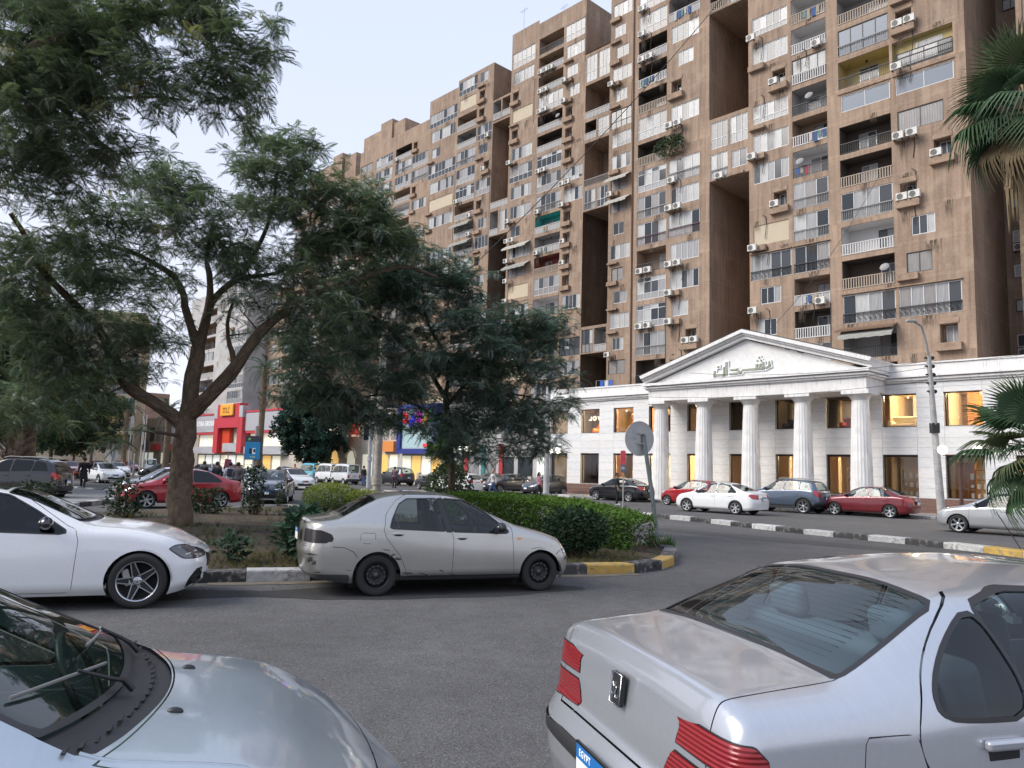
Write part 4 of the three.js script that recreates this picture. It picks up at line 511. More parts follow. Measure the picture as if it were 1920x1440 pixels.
{ // cream shop with arches, the row behind the tree and the neon shop
  seed = 5205;
  const mk = (label, u0, u1, h, m, f) => { const uc = (u0 + u1) / 2, s = thing('shop_building', label, 'shop', street(uc, 47), STREET), X = u => uc - u, w = new Soup(); w.box(X(u1), 0, -10, X(u0), h, -0.4); w.mesh('wall', m, s); f(s, X); return shade(s); };
  mk('cream shop with lit arched doorways right of the blue board', 74, 86, 7.6, plaster([0.5, 0.42, 0.3], 321), (s, X) => { for (const [u, h, k] of [[84, 3.6, 2], [79.5, 3.0, 2], [76, 3.0, 0]]) { const a = new THREE.Shape(); a.moveTo(-0.8, 0); a.lineTo(0.8, 0); a.lineTo(0.8, h - 0.8); a.absarc(0, h - 0.8, 0.8, 0, PI, false); a.lineTo(-0.8, 0); part('arched_door', new THREE.ExtrudeGeometry(a, { depth: 0.06, bevelEnabled: false }).translate(X(u), 0.4, -0.42), litPane[k], s); part('arch_moulding', new THREE.TorusGeometry(1.05, 0.16, 6, 20, PI).translate(X(u), h - 0.4, -0.3), plaster([0.6, 0.52, 0.38], 322), s); } for (let k = 0; k < 5; k++) boxPart('pane', X(85.4) + k * 2.3, 5, -0.42, X(85.4) + 1.6 + k * 2.3, 6.6, -0.36, litPane[k % 2], s); boxPart('sign_board', X(78), 5.2, -0.3, X(74.6), 6.6, 0.3, M([0.55, 0.03, 0.03], 0.5, { emissive: C(1, 0.1, 0.05), emissiveIntensity: 0.2 }), s); facePlane('sign_lettering', X(77.8), 5.3, X(74.8), 6.5, 0.31, signMat(256, 96, (g, W, H) => { g.fillStyle = '#b3201a'; g.fillRect(0, 0, W, H); g.fillStyle = '#ffb52e'; g.font = 'bold 60px sans-serif'; g.fillText('\u0645\u0637\u0639\u0645', W / 2, H / 2); }, 0.3), s); });
  mk('pale shop row behind the lower branches of the second tree', 66.8, 74, 8, plaster([0.52, 0.46, 0.38], 323), (s, X) => { for (let k = 0; k < 4; k++) { boxPart('shop_window', X(73.6) + k * 1.75, 0.6, -0.42, X(73.6) + 1.4 + k * 1.75, 3, -0.36, litPane[k % 3], s); boxPart('pane', X(73.6) + k * 1.75, 4.6, -0.42, X(73.6) + 1.3 + k * 1.75, 6.4, -0.36, paneMat[k % 4], s); } boxPart('sign_board', X(69.4), 3.3, -0.3, X(67), 4.4, 0.2, M([0.7, 0.25, 0.06], 0.5), s); });
  mk('toy shop with a blue framed board of coloured letters and lit front', 58.6, 66.8, 8.2, plaster([0.5, 0.47, 0.42], 324), (s, X) => {
    const x0 = X(66.3), x1 = X(59.6); for (const [a, b, c, d] of [[x0, 3.4, x0 + 0.6, 8.0], [x1 - 0.6, 3.4, x1, 8.0], [x0, 3.1, x1, 3.6], [x0, 7.7, x1, 8.1]]) boxPart('board_frame', a, b, -0.3, c, d, 0.35, M([0.02, 0.035, 0.2], 0.5), s);
    boxPart('board', x0 + 0.6, 3.6, -0.3, x1 - 0.6, 7.7, 0.1, M([0.35, 0.4, 0.45], 0.6), s);
    ['#e0182c', '#3a28e8', '#e22fd0', '#ffc21a', '#1fae52'].forEach((c, k) => { const m = M(new THREE.Color(c), 0.4, { emissive: new THREE.Color(c), emissiveIntensity: 0.7 }), q = new Soup(), x = x0 + 1.25 + k * 1.12; q.add(new RoundedBoxGeometry(0.85, 0.3, 0.16, 2, 0.06), xf(x, 6.45, 0.22)); q.add(new RoundedBoxGeometry(0.26, rr(0.7, 1.1), 0.16, 2, 0.06), xf(x + 0.2, 6.75, 0.22)); q.add(new THREE.SphereGeometry(0.17, 10, 8), xf(x - 0.2, 7.2 - (k % 2) * 1.2, 0.22)); q.mesh('neon_letter', m, s); });
    facePlane('board_print', x0 + 0.7, 3.7, x1 - 0.7, 5.9, 0.11, signMat(256, 96, (g, W, H) => { g.fillStyle = '#8fa6a8'; g.fillRect(0, 0, W, H); g.fillStyle = '#f2f5f5'; g.font = 'bold 54px sans-serif'; g.fillText('\u0623\u0644\u0639\u0627\u0628', W / 2, H / 2 - 6); g.fillStyle = '#d8283a'; g.fillRect(170, 78, 60, 14); }, 0.25), s);
    for (let k = 0; k < 4; k++) boxPart('shop_window', x0 + 0.3 + k * 1.65, 0.5, -0.42, x0 + 1.7 + k * 1.65, 2.9, -0.36, litPane[k % 2 ? 2 : 0], s);
  });
  mk('grey shop with blinds and a low fence between the toy shop and the white shop', 44.2, 58.6, 7.4, plaster([0.42, 0.41, 0.4], 325), (s, X) => { for (let k = 0; k < 6; k++) { boxPart('shop_window', X(58.2) + k * 2.35, 0.6, -0.42, X(58.2) + 1.8 + k * 2.35, 2.9, -0.36, pick([paneMat[0], paneMat[3], litPane[1]]), s); boxPart('pane', X(58.2) + k * 2.35, 4.2, -0.42, X(58.2) + 1.8 + k * 2.35, 6, -0.36, paneMat[k % 5], s); } for (const [u, c] of [[56, [0.4, 0.03, 0.04]], [53.6, [0.03, 0.2, 0.2]], [51.2, [0.38, 0.03, 0.04]]]) { boxPart('banner', X(u), 1.2, -0.34, X(u) + 0.5, 4, -0.28, M(c, 0.7), s); } });
  // low fence of pale stone posts before these shops
  const f = thing('fence', 'low pale balustrade along the pavement behind the parked cars', 'fence', street(52, 44.6), STREET); { const q = new Soup(), r = new Soup(); for (let k = 0; k < 46; k++) q.box(-7.3 + k * 0.32, 0.12, -0.06, -7.18 + k * 0.32, 0.95, 0.06); r.box(-7.5, 0.95, -0.12, 7.5, 1.1, 0.12); for (let k = 0; k <= 5; k++) r.box(-7.6 + k * 3, 0, -0.17, -7.25 + k * 3, 1.25, 0.17); q.mesh('baluster', mat.cream, f).userData.kind = 'stuff'; r.mesh('coping', plaster([0.5, 0.45, 0.38], 326), f); shade(f); }
}
{ // small shops at the far left crossroads
  seed = 5305;
  const s = thing('shop_building', 'grey and white corner shop with green and red sign boards at far left', 'shop', street(146, 47), STREET); const w = new Soup(); w.box(-26, 0, -10, 26, 9, -0.4); w.mesh('wall', plaster([0.42, 0.36, 0.31], 331), s);
  for (let k = 0; k < 17; k++) { boxPart('shop_window', -25.5 + k * 3, 0.4, -0.42, -23.3 + k * 3, 3, -0.36, pick([litPane[0], paneMat[0], litPane[1], paneMat[3]]), s); boxPart('pane', -25.5 + k * 3, 5, -0.42, -23.4 + k * 3, 7.4, -0.36, pick(paneMat), s); if (k % 2) boxPart('fascia', -26 + k * 3, 3.4, -0.4, -23.2 + k * 3, 4.4, 0.25, pick([M([0.6, 0.6, 0.58], 0.6), M([0.1, 0.1, 0.11], 0.6), M([0.55, 0.05, 0.05], 0.5)]), s); }
  boxPart('sign_board', -19, 6.2, -0.3, -15.4, 8.6, 0.3, M([0.02, 0.38, 0.16], 0.5, { emissive: C(0.02, 0.6, 0.25), emissiveIntensity: 0.25 }), s); boxPart('sign_board', -19, 3.8, -0.3, -15.4, 6, 0.3, M([0.5, 0.12, 0.06], 0.5), s); boxPart('sign_board', -13.5, 3.8, -0.3, -11.5, 8, 0.3, M([0.55, 0.5, 0.5], 0.5), s);
  shade(s);
}
// ---------------------------------------------------------------- vehicles
// A body is a grid: stations run along the plan outline from the middle of the tail round the side to the middle of the nose, each with a cross-section from sill to roof centre;
// panels, windows, lamps and trims are cut out of that grid by signed distances. x runs forward from the rear axle, z to the side.
function filletLine(pts, r0 = 0.12, m = 7) {          // [x, y, r?] polyline with rounded corners
  const o = [pts[0].slice(0, 2)];
  for (let k = 1; k < pts.length - 1; k++) {
    const [a, b, c] = [pts[k - 1], pts[k], pts[k + 1]], la = Math.hypot(a[0] - b[0], a[1] - b[1]), lc = Math.hypot(c[0] - b[0], c[1] - b[1]), r = Math.min(b[2] ?? r0, la * 0.47, lc * 0.47);
    const p = [b[0] + (a[0] - b[0]) * r / la, b[1] + (a[1] - b[1]) * r / la], q = [b[0] + (c[0] - b[0]) * r / lc, b[1] + (c[1] - b[1]) * r / lc];
    for (let j = 0; j <= m; j++) { const t = j / m, s = 1 - t; o.push([s * s * p[0] + 2 * s * t * b[0] + t * t * q[0], s * s * p[1] + 2 * s * t * b[1] + t * t * q[1]]); }
  }
  o.push(pts[pts.length - 1].slice(0, 2)); return o;
}
const along = (line, x) => { if (x <= line[0][0]) return line[0][1]; for (let k = 1; k < line.length; k++) if (x <= line[k][0]) { const a = line[k - 1], b = line[k]; return lerp(a[1], b[1], (x - a[0]) / Math.max(1e-6, b[0] - a[0])); } return line[line.length - 1][1]; };
function polySdf(poly, r = 0) {
  return (x, y) => {
    let d = 1e9, s = 1;
    for (let i = 0, j = poly.length - 1; i < poly.length; j = i++) {
      const ex = poly[j][0] - poly[i][0], ey = poly[j][1] - poly[i][1], wx = x - poly[i][0], wy = y - poly[i][1], t = clamp((wx * ex + wy * ey) / (ex * ex + ey * ey || 1e-9), 0, 1);
      d = Math.min(d, Math.hypot(wx - ex * t, wy - ey * t));
      const c1 = y >= poly[i][1], c2 = y < poly[j][1], c3 = ex * wy > ey * wx; if ((c1 && c2 && c3) || (!c1 && !c2 && !c3)) s = -s;
    }
    return s * d - r;
  };
}
const ST = 12;                                        // numbers per vertex: x y z nx ny nz band wE qf qr - -
function clipSoup(tris, f) {                          // tris: array of [v, v, v]; returns [inside, outside]
  const A = [], B = [], cut = (a, b, t) => { const o = new Float32Array(ST); for (let k = 0; k < ST; k++) o[k] = a[k] + (b[k] - a[k]) * t; return o; };
  const memo = new Map(), F = v => { let d = memo.get(v); if (d === undefined) memo.set(v, d = f(v)); return d; };
  for (const t of tris) {
    const d = [F(t[0]), F(t[1]), F(t[2])], n = (d[0] < 0) + (d[1] < 0) + (d[2] < 0);
    if (n === 3) { A.push(t); continue; } if (n === 0) { B.push(t); continue; }
    const s = n === 1 ? d.findIndex(v => v < 0) : d.findIndex(v => v >= 0), a = t[s], b = t[(s + 1) % 3], c = t[(s + 2) % 3], da = d[s], db = d[(s + 1) % 3], dc = d[(s + 2) % 3];
    const p = cut(a, b, da / (da - db)), q = cut(a, c, da / (da - dc));
    const one = [[a, p, q]], two = [[p, b, c], [p, c, q]];
    if (n === 1) { A.push(...one); B.push(...two); } else { B.push(...one); A.push(...two); }
  }
  return [A, B];
}
function soupGeo(tris, ox = 0, mirror = 1, grow = 0, flat = 0.7) {
  const p = [], n = [], t = [], idx = [], memo = new Map();
  for (const tr of tris) {
    const w = tr.map(v => { let k = memo.get(v); if (k === undefined) { memo.set(v, k = p.length / 3); p.push(v[0] + v[3] * grow - ox, v[1] + v[4] * grow, mirror * (v[2] + v[5] * grow)); n.push(v[3], v[4], mirror * v[5]); t.push(v[0] + v[8] * 0.3, v[1] + v[2] * flat); } return k; });
    mirror > 0 ? idx.push(w[0], w[1], w[2]) : idx.push(w[0], w[2], w[1]);
  }
  const g = new THREE.BufferGeometry(); g.setAttribute('position', new THREE.Float32BufferAttribute(p, 3)); g.setAttribute('normal', new THREE.Float32BufferAttribute(n, 3)); g.setAttribute('uv', new THREE.Float32BufferAttribute(t, 2)); g.setIndex(idx); return g;
}
function carGrid(s) {
  const hi = s.hi ?? 1, NE = Math.round(14 * hi), NM = Math.round(46 * hi), out = [];
  const ar = s.ar ?? 0.42, af = s.af ?? 0.5, ner = s.ner ?? 2.8, nef = s.nef ?? 2.6, W = s.W, top = filletLine(s.top, s.tr ?? 0.16), belt = filletLine(s.belt, 0.3), low = s.low ?? [[s.xr, 0.26], [s.xr + 0.5, 0.2], [s.xf - 0.5, 0.2], [s.xf, 0.24]];
  const taper = x => 1 - (s.taper ?? 0.05) * Math.pow((x - (s.xr + s.xf) / 2) / ((s.xf - s.xr) / 2), 2);
  for (let k = 0; k <= NE; k++) { const t = k / NE * Math.PI / 2; out.push([s.xr + ar - ar * Math.pow(Math.cos(t), 2 / ner), W * Math.pow(Math.sin(t), 2 / ner), -Math.pow(Math.max(0, Math.cos(t)), 1.1)]); }
  for (let k = 1; k < NM; k++) out.push([lerp(s.xr + ar, s.xf - af, k / NM), W, 0]);
  for (let k = NE; k >= 0; k--) { const t = k / NE * Math.PI / 2; out.push([s.xf - af + af * Math.pow(Math.cos(t), 2 / nef), W * Math.pow(Math.sin(t), 2 / nef), Math.pow(Math.max(0, Math.cos(t)), 1.1)]); }
  const q = [0]; for (let k = 1; k < out.length; k++) q.push(q[k - 1] + Math.hypot(out[k][0] - out[k - 1][0], out[k][1] - out[k - 1][1]));
  const total = q[q.length - 1] + 0;
  const rows = out.map(([x, w0, e], k) => {
    const w = w0 * taper(x), yt = along(top, x), yb = Math.min(along(belt, x), yt - 0.05), y0 = along(low, x), g = clamp((yt - yb - 0.06) / (s.gh ?? 0.36), 0, 1), gs = sst(0, 1, g);
    const hw = s.hoodW ?? 0.84, wE = lerp(w * hw, s.wRoof / W * w, gs), yE = lerp(yt - (s.hoodCrown ?? 0.022), yt - (s.roofCrown ?? 0.045), gs), yw = lerp(y0, yb, s.yw ?? 0.55);
    const P = [[w * 0.9, y0], [w * 0.985, y0 + 0.09, 0.06], [w, yw, 0.22], [w * (s.cS ?? 0.965), yb, lerp(s.edge ?? 0.05, 0.05, gs)], [wE, yE, lerp(0.05, 0.09, gs)], [wE * 0.45, yt, 0.3], [0, yt]];
    const cnt = s.cnt ?? [2, 8, 6, 9, 4, 3], cm = 4, sec = [[P[0][0], P[0][1], 0]];
    let prev = P[0];
    for (let c = 1; c < P.length; c++) {
      const b = P[c], a = P[c - 1], n = P[c + 1], la = Math.hypot(a[0] - b[0], a[1] - b[1]) || 1e-6; let r = 0, lc = 1;
      if (n) { lc = Math.hypot(n[0] - b[0], n[1] - b[1]) || 1e-6; r = Math.min(b[2] ?? 0.05, la * 0.45, lc * 0.45); }
      const p = [b[0] + (a[0] - b[0]) * r / la, b[1] + (a[1] - b[1]) * r / la];
      for (let j = 1; j <= cnt[c - 1]; j++) sec.push([lerp(prev[0], p[0], j / cnt[c - 1]), lerp(prev[1], p[1], j / cnt[c - 1]), c - 1 + 0.8 * j / cnt[c - 1]]);
      prev = p;
      if (n) { const h = [b[0] + (n[0] - b[0]) * r / lc, b[1] + (n[1] - b[1]) * r / lc]; for (let j = 1; j <= cm; j++) { const t = j / cm, u = 1 - t; sec.push([u * u * p[0] + 2 * u * t * b[0] + t * t * h[0], u * u * p[1] + 2 * u * t * b[1] + t * t * h[1], c - 0.2 + 0.2 * t + (j === cm ? 0.001 : 0)]); } prev = h; }
    }
    return sec.map(([z, y, band]) => {
      const v = new Float32Array(ST), dx = e > 0 ? e * along(s.nose, y) : e < 0 ? e * along(s.tail, y) : 0;
      v[0] = x + dx; v[1] = y; v[2] = z; v[6] = band; v[7] = wE; v[8] = total - q[k]; v[9] = q[k]; return v;
    });
  });
  const N = rows.length, J = rows[0].length, at = (i, j) => { if (j >= J) { const v = rows[i][2 * J - 2 - j]; return [v[0], v[1], -v[2]]; } return rows[i][j]; };
  for (let i = 0; i < N; i++) for (let j = 0; j < J; j++) {
    const a = at(Math.max(0, i - 1), j), b = at(Math.min(N - 1, i + 1), j), c = at(i, Math.max(0, j - 1)), d = at(i, j + 1), e = [b[0] - a[0], b[1] - a[1], b[2] - a[2]], f = [d[0] - c[0], d[1] - c[1], d[2] - c[2]];
    let n = [f[1] * e[2] - f[2] * e[1], f[2] * e[0] - f[0] * e[2], f[0] * e[1] - f[1] * e[0]]; const l = Math.hypot(...n);
    const v = rows[i][j]; if (l < 1e-9) n = [i < N / 2 ? -1 : 1, 0, 0]; else n = n.map(q => q / l);
    if (n[0] * (i < NE ? -0.3 : i > N - NE ? 0.3 : 0) + n[1] * (j > J * 0.6 ? 1 : 0) + n[2] * (j < J * 0.6 ? 1 : 0) < 0) n = n.map(q => -q);
    v[3] = n[0]; v[4] = n[1]; v[5] = j === J - 1 ? 0 : n[2];
  }
  const tris = [];
  for (let i = 0; i < N - 1; i++) for (let j = 0; j < J - 1; j++) { const a = rows[i][j], b = rows[i + 1][j], c = rows[i][j + 1], d = rows[i + 1][j + 1]; tris.push([a, b, d], [a, d, c]); }
  return { tris, rows, total };
}
const flip = t => t.map(v => { const o = new Float32Array(v); o[2] = -v[2]; o[5] = -v[5]; return o; }).reverse();
function wheelGeos(style, R, width = 0.2) {           // rolls about z; its outer face looks to +z
  const hw = width / 2, lathe = (pr, m = 32) => { const g = new THREE.LatheGeometry(pr.map(p => new THREE.Vector2(p[0], p[1])), m); g.rotateX(Math.PI / 2); return g; };
  const rim = style === 'steel' ? R * 0.63 : R * 0.7;
  const tyre = lathe([[rim, -hw * 0.9], [rim + 0.02, -hw], [R * 0.93, -hw], [R * 0.985, -hw * 0.78], [R, -hw * 0.5], [R, hw * 0.5], [R * 0.985, hw * 0.78], [R * 0.93, hw], [R * 0.86, hw * 1.03], [rim + 0.02, hw], [rim - 0.004, hw * 0.86], [rim - 0.004, -hw * 0.9]], 40);
  const s = new Soup(), dk = new Soup(), hub = new Soup();
  dk.add(lathe([[0.001, -hw * 0.2], [rim * 0.96, -hw * 0.2], [rim * 0.985, hw * 0.8]]));
  if (style === 'steel') {
    s.add(lathe([[0.001, hw * 0.35], [R * 0.14, hw * 0.4], [R * 0.2, hw * 0.1], [R * 0.33, hw * 0.05], [R * 0.38, hw * 0.5], [R * 0.48, hw * 0.55], [R * 0.52, 0], [rim * 0.93, -hw * 0.1], [rim * 0.95, hw * 0.85], [rim, hw * 0.96], [rim + 0.006, hw]]));
    for (let k = 0; k < 4; k++) { const a = k * Math.PI / 2 + 0.4; hub.add(new THREE.CylinderGeometry(0.012, 0.012, 0.03, 8).rotateX(Math.PI / 2), xf(Math.cos(a) * R * 0.26, Math.sin(a) * R * 0.26, hw * 0.15)); }
    for (let k = 0; k < 12; k++) { const a = k * Math.PI / 6; hub.add(new THREE.CylinderGeometry(0.013, 0.013, 0.012, 8).rotateX(Math.PI / 2), xf(Math.cos(a) * R * 0.43, Math.sin(a) * R * 0.43, hw * 0.53)); }
    hub.add(lathe([[0.001, hw * 0.5], [R * 0.09, hw * 0.46], [R * 0.11, hw * 0.3]], 16));
  } else {
    s.add(lathe([[rim * 0.93, hw * 0.55], [rim * 0.96, hw * 0.9], [rim, hw * 0.98], [rim + 0.008, hw]]));
    const n = style === 'star5' ? 5 : style === 'cap' ? 7 : style === 'twin' ? 5 : 6;
    for (let k = 0; k < n; k++) for (const o of style === 'star5' || style === 'twin' ? [-1, 1] : [0]) {
      const a = k / n * Math.PI * 2 + Math.PI / 2, L = rim * 0.95, w0 = style === 'star5' ? 0.012 : style === 'cap' ? 0.085 : style === 'twin' ? 0.026 : 0.05, spread = style === 'star5' ? 0.095 : 0.075;
      const q = new Soup(), x0 = R * 0.1, off0 = o * (style === 'star5' ? R * 0.135 : R * 0.06), off1 = o * (style === 'star5' ? 0.022 : spread * 0.55);
      const A = [x0, off0 - w0 / 2, 0], B = [L, off1 - w0 * 0.62, 0], Cc = [L, off1 + w0 * 0.62, 0], D = [x0, off0 + w0 / 2, 0], z0 = hw * 0.55, z1 = hw * 0.84, z2 = hw * 0.66;
      const up = (p, z) => [p[0], p[1], z];
      q.poly([up(A, z2), up(B, z1), up(Cc, z1), up(D, z2)]); q.poly([up(B, z0 * 0.4), up(A, z0 * 0.4), up(D, z0 * 0.4), up(Cc, z0 * 0.4)]);
      q.poly([up(A, z0 * 0.4), up(B, z0 * 0.4), up(B, z1), up(A, z2)]); q.poly([up(Cc, z0 * 0.4), up(D, z0 * 0.4), up(D, z2), up(Cc, z1)]);
      s.add(q.geo(), xf(0, 0, 0, 0, 0, a));
      if (style === 'star5' && o === 1) { const f = new Soup(); f.poly([up([x0, -R * 0.13, 0], z2 - 0.008), up([L, -0.02, 0], z1 - 0.008), up([L, 0.02, 0], z1 - 0.008), up([x0, R * 0.13, 0], z2 - 0.008)]); dk.add(f.geo(), xf(0, 0, 0, 0, 0, a)); }
    }
    hub.add(lathe([[0.001, hw * 0.78], [R * 0.13, hw * 0.75], [R * 0.17, hw * 0.6], [R * 0.17, 0]], 20));
  }
  return { tyre, rim: s.geo(), dk: dk.geo(), hub: hub.geo() };
}
const rimMat = { alloy: M([0.42, 0.43, 0.44], 0.3, { metalness: 0.8 }), cap: M([0.4, 0.41, 0.42], 0.4, { metalness: 0.5 }), twin: M([0.45, 0.46, 0.47], 0.3, { metalness: 0.8 }), star5: M([0.5, 0.5, 0.51], 0.22, { metalness: 0.9 }), steel: M([0.022, 0.022, 0.023], 0.55) };
const tyreMat = M([0.026, 0.025, 0.024], 0.88, { bumpMap: fineBump, bumpScale: 0.002 }), hubMat = M([0.1, 0.1, 0.1], 0.4, { metalness: 0.5 });
function flake(c, rough = 0.34, metal = 0.55, dirt = 0.06) {
  const t = tex(256, (u, v) => { const a = fbm(u * 5, v * 5, 5, 5, 41), b = hash(Math.floor(u * 256), Math.floor(v * 256), 5); return 1 - dirt * 2.4 * Math.max(0, a - 0.45) - 0.05 * b; }, 0.5, true);
  return MP(c, rough, { metalness: metal, map: t, clearcoat: 1, clearcoatRoughness: 0.06 });
}
const plateMats = {};
function plateMat(band, text) {
  const key = band + text; if (plateMats[key]) return plateMats[key];
  const c = document.createElement('canvas'); c.width = 256; c.height = 128; const g = c.getContext('2d');
  g.fillStyle = '#e9ebe8'; g.fillRect(0, 0, 256, 128); g.fillStyle = band; g.fillRect(0, 0, 256, 48);
  g.fillStyle = band === '#1d6fb4' ? '#ffffff' : '#ffffff'; g.font = 'bold 32px sans-serif'; g.textBaseline = 'middle'; g.textAlign = 'center'; g.fillText('EGYPT', 74, 25); g.fillText('\u0645\u0635\u0631', 194, 22);
  g.fillStyle = '#15171c'; g.font = 'bold 52px sans-serif'; g.fillText(text, 128, 90); g.strokeStyle = '#222'; g.lineWidth = 4; g.strokeRect(2, 2, 252, 124);
  const t = new THREE.CanvasTexture(c); t.colorSpace = THREE.SRGBColorSpace; return plateMats[key] = M(0xffffff, 0.4, { map: t });
}
// builds one vehicle at the origin facing +x (length centred)
function makeCar(s, name = 'parked_car') {
  const root = new THREE.Group(), hi = s.hi ?? 1, { tris, rows, total } = carGrid(s), ox = (s.xr + s.xf) / 2;
  let body = tris; const R = s.R, ra = s.ra ?? R + 0.055, wb = s.wb;
  const glass = s.glass || mat.tint, paint = s.paint, pl = (n, t, m, g = 0, par = root) => { if (t.length) return part(n, soupGeo(t, ox, 1, g), m, par); };
  const sides = (n, t, m, g = 0, f) => { if (!t.length) return []; return [1, -1].map(d => { const o = part(n, soupGeo(t, ox, d, g, m.userData.level ? 0 : 0.7), m, root); f && f(o, d); return o; }); };
  const both = (n, t, m, g = 0) => t.length && part(n, mergeGeometries([soupGeo(t, ox, 1, g), soupGeo(t, ox, -1, g)]), m, root);
  // wheel arches
  for (const xa of [0, wb]) body = clipSoup(body, v => Math.max(Math.hypot(v[0] - xa, v[1] - R * 0.98) - ra, v[6] - 2.9, 0.25 - v[2]))[1];
  if (s.arch) for (const xa of [0, wb]) { const [a, b] = clipSoup(body, v => Math.max(Math.hypot(v[0] - xa, v[1] - R * 0.98) - ra - s.arch, v[6] - 2.9, 0.25 - v[2])); sides('arch_trim', a, mat.black); body = b; }
  // glass
  const seal = s.seal ?? 0.016, bandMax = 4.05;
  (s.wins || []).forEach(w => {
    const f = polySdf(w.p || w, 0.02), sd = v => v[6] > bandMax ? 1 : v[6] < 2.6 ? 1 : f(v[0], v[1]);
    let [a, b] = clipSoup(body, v => sd(v) - seal); body = b; let [c, d] = clipSoup(a, sd);
    sides('window_seal', d, mat.black, 0.002);
    sides('side_window', c, w.blind ? mat.black : (w.m || glass), -0.004);
  });
  const scr = (n, x0, x1, bow, inset) => {
    const sd = v => v[6] < 3.6 ? 1 : Math.max(x0 - bow * v[2] * v[2] * Math.sign(x1 - x0) * 1 - v[0], v[0] - x1 + bow * v[2] * v[2] * 0.4, v[2] - (v[7] - inset));
    let [a, b] = clipSoup(body, v => sd(v) - 0.022); body = b; let [c, d] = clipSoup(a, sd); both('window_seal', d, mat.black, 0.001); both(n, c, s.screen || glass, -0.004);
  };
  if (s.rw) scr('rear_window', s.rw[0], s.rw[1], s.rwBow ?? 0.06, s.rwIn ?? 0.05);
  if (s.ws) { const [x0, x1] = s.ws, bow = s.wsBow ?? 0.16, sd = v => v[6] < 3.6 ? 1 : Math.max(x0 - v[0], v[0] - (x1 - bow * v[2] * v[2]), v[2] - (v[7] - (s.wsIn ?? 0.045))); let [a, b] = clipSoup(body, v => sd(v) - 0.022); body = b; let [c, d] = clipSoup(a, sd); both('window_seal', d, mat.black, 0.001); both('windscreen', c, s.screen || glass, -0.004); }
  if (s.cowl) { const [x0, x1] = s.cowl, bow = s.wsBow ?? 0.16, sd = v => v[6] < 3.9 ? 1 : Math.max(x0 - bow * v[2] * v[2] - v[0], v[0] - (x1 - bow * 1.15 * v[2] * v[2]), v[2] - v[7] * 0.97); const [a, b] = clipSoup(body, sd); body = b; both('cowl_panel', a, mat.black, -0.012); }
  // trims and lamps given in (arc from the nose or tail middle, height)
  for (const t of s.cuts || []) {
    const f = t.f ? t.f : (() => { const g = polySdf(t.p, t.r ?? 0.012), k = t.at === 'nose' ? 8 : t.at === 'tail' ? 9 : 0; return v => v[6] > (t.max ?? 3.3) ? 1 : (k && v[k] > total / 2) ? 1 : g(v[k], v[1]); })();
    const [a, b] = clipSoup(body, f); body = b; let fill = a;
    if (t.rim) { const [c, d] = clipSoup(a, v => f(v) + t.rim); t.one ? both('surround', d, mat.black) : sides('lamp_surround', d, mat.black); fill = c; }
    const put = t.one ? both(t.n, fill, t.m, t.g ?? 0) : sides(t.n, fill, t.m, t.g ?? 0);
    if (t.stripe && Array.isArray(put)) put.forEach(o => { o.userData = {}; });
  }
  // doors, bonnet, boot
  const gap = s.gap ?? 0.006;
  for (const d of s.doors || []) {
    const f = polySdf(d.p, d.r ?? 0.03), sd = v => v[6] > bandMax + 0.05 ? 1 : f(v[0], v[1]);
    const [a, b] = clipSoup(body, v => sd(v) - gap); body = b; const [c] = clipSoup(a, sd);
    sides('door', c, paint, 0, (o, side) => {
      if (d.h) { const [hx, hy] = d.h, q = surf(hx, hy), g = new Soup(); if (s.handle === 'oval') { g.add(new THREE.SphereGeometry(1, 20, 12), xf(hx - ox, hy, side * (q - 0.004), 0, 0, -0.03, 0.085, 0.032, 0.016)); } else g.add(new RoundedBoxGeometry(0.17, 0.035, 0.03, 2, 0.012), xf(hx - ox, hy, side * (q + 0.014))); g.mesh('handle', s.handleMat || paint, o); if (s.handle === 'oval') { const k = new Soup(); k.add(new THREE.SphereGeometry(1, 16, 10), xf(hx - ox, hy - 0.012, side * (q + 0.006), 0, 0, 0, 0.06, 0.014, 0.012)); k.mesh('handle_recess', mat.dark, o); } }
    });
  }
  if (s.hood) { const [x0, x1] = s.hood, bow = s.hoodBow ?? 0.12, sd = v => v[6] < 3.2 ? 1 : Math.max(x0 - (s.wsBow ?? 0.16) * v[2] * v[2] - v[0], v[0] - (x1 - bow * v[2] * v[2]), v[2] - v[7] * (s.hoodK ?? 1.0)); const [a, b] = clipSoup(body, v => sd(v) - gap); body = b; both('bonnet', clipSoup(a, sd)[0], paint); }
  if (s.bootF) { const [a, b] = clipSoup(body, v => s.bootF(v) - gap); body = b; both('boot_lid', clipSoup(a, s.bootF)[0], paint); } else if (s.boot) { const [x0, x1, k] = s.boot, sd = v => v[6] < (s.bootBand ?? 3.2) ? 1 : Math.max(x0 - v[0], v[0] - x1 - 0.06 * v[2] * v[2], v[2] - v[7] * (k ?? 1)); const [a, b] = clipSoup(body, v => sd(v) - gap); body = b; both('boot_lid', clipSoup(a, sd)[0], paint); }
  both('body', body, s.paint2 && s.split ? paint : paint);
  function surf(x, y) { let best = null, bd = 1e9; for (const r of rows) { for (let j = 1; j < r.length; j++) { if (r[j][6] > 4) break; const a = r[j - 1], b = r[j]; if ((a[1] - y) * (b[1] - y) <= 0) { const d = Math.abs(a[0] - x); if (d < bd) { bd = d; best = lerp(a[2], b[2], (y - a[1]) / ((b[1] - a[1]) || 1e-6)); } } } } return best ?? s.W; }
  root.userData.surf = surf;
  // under-body, wheel housings, cabin
  const ch = new Soup(), yb = along(filletLine(s.belt), wb * 0.5);
  ch.box(s.xr + 0.12 - ox, 0.27, -s.W * 0.72, s.xf - 0.15 - ox, 0.33, s.W * 0.72);
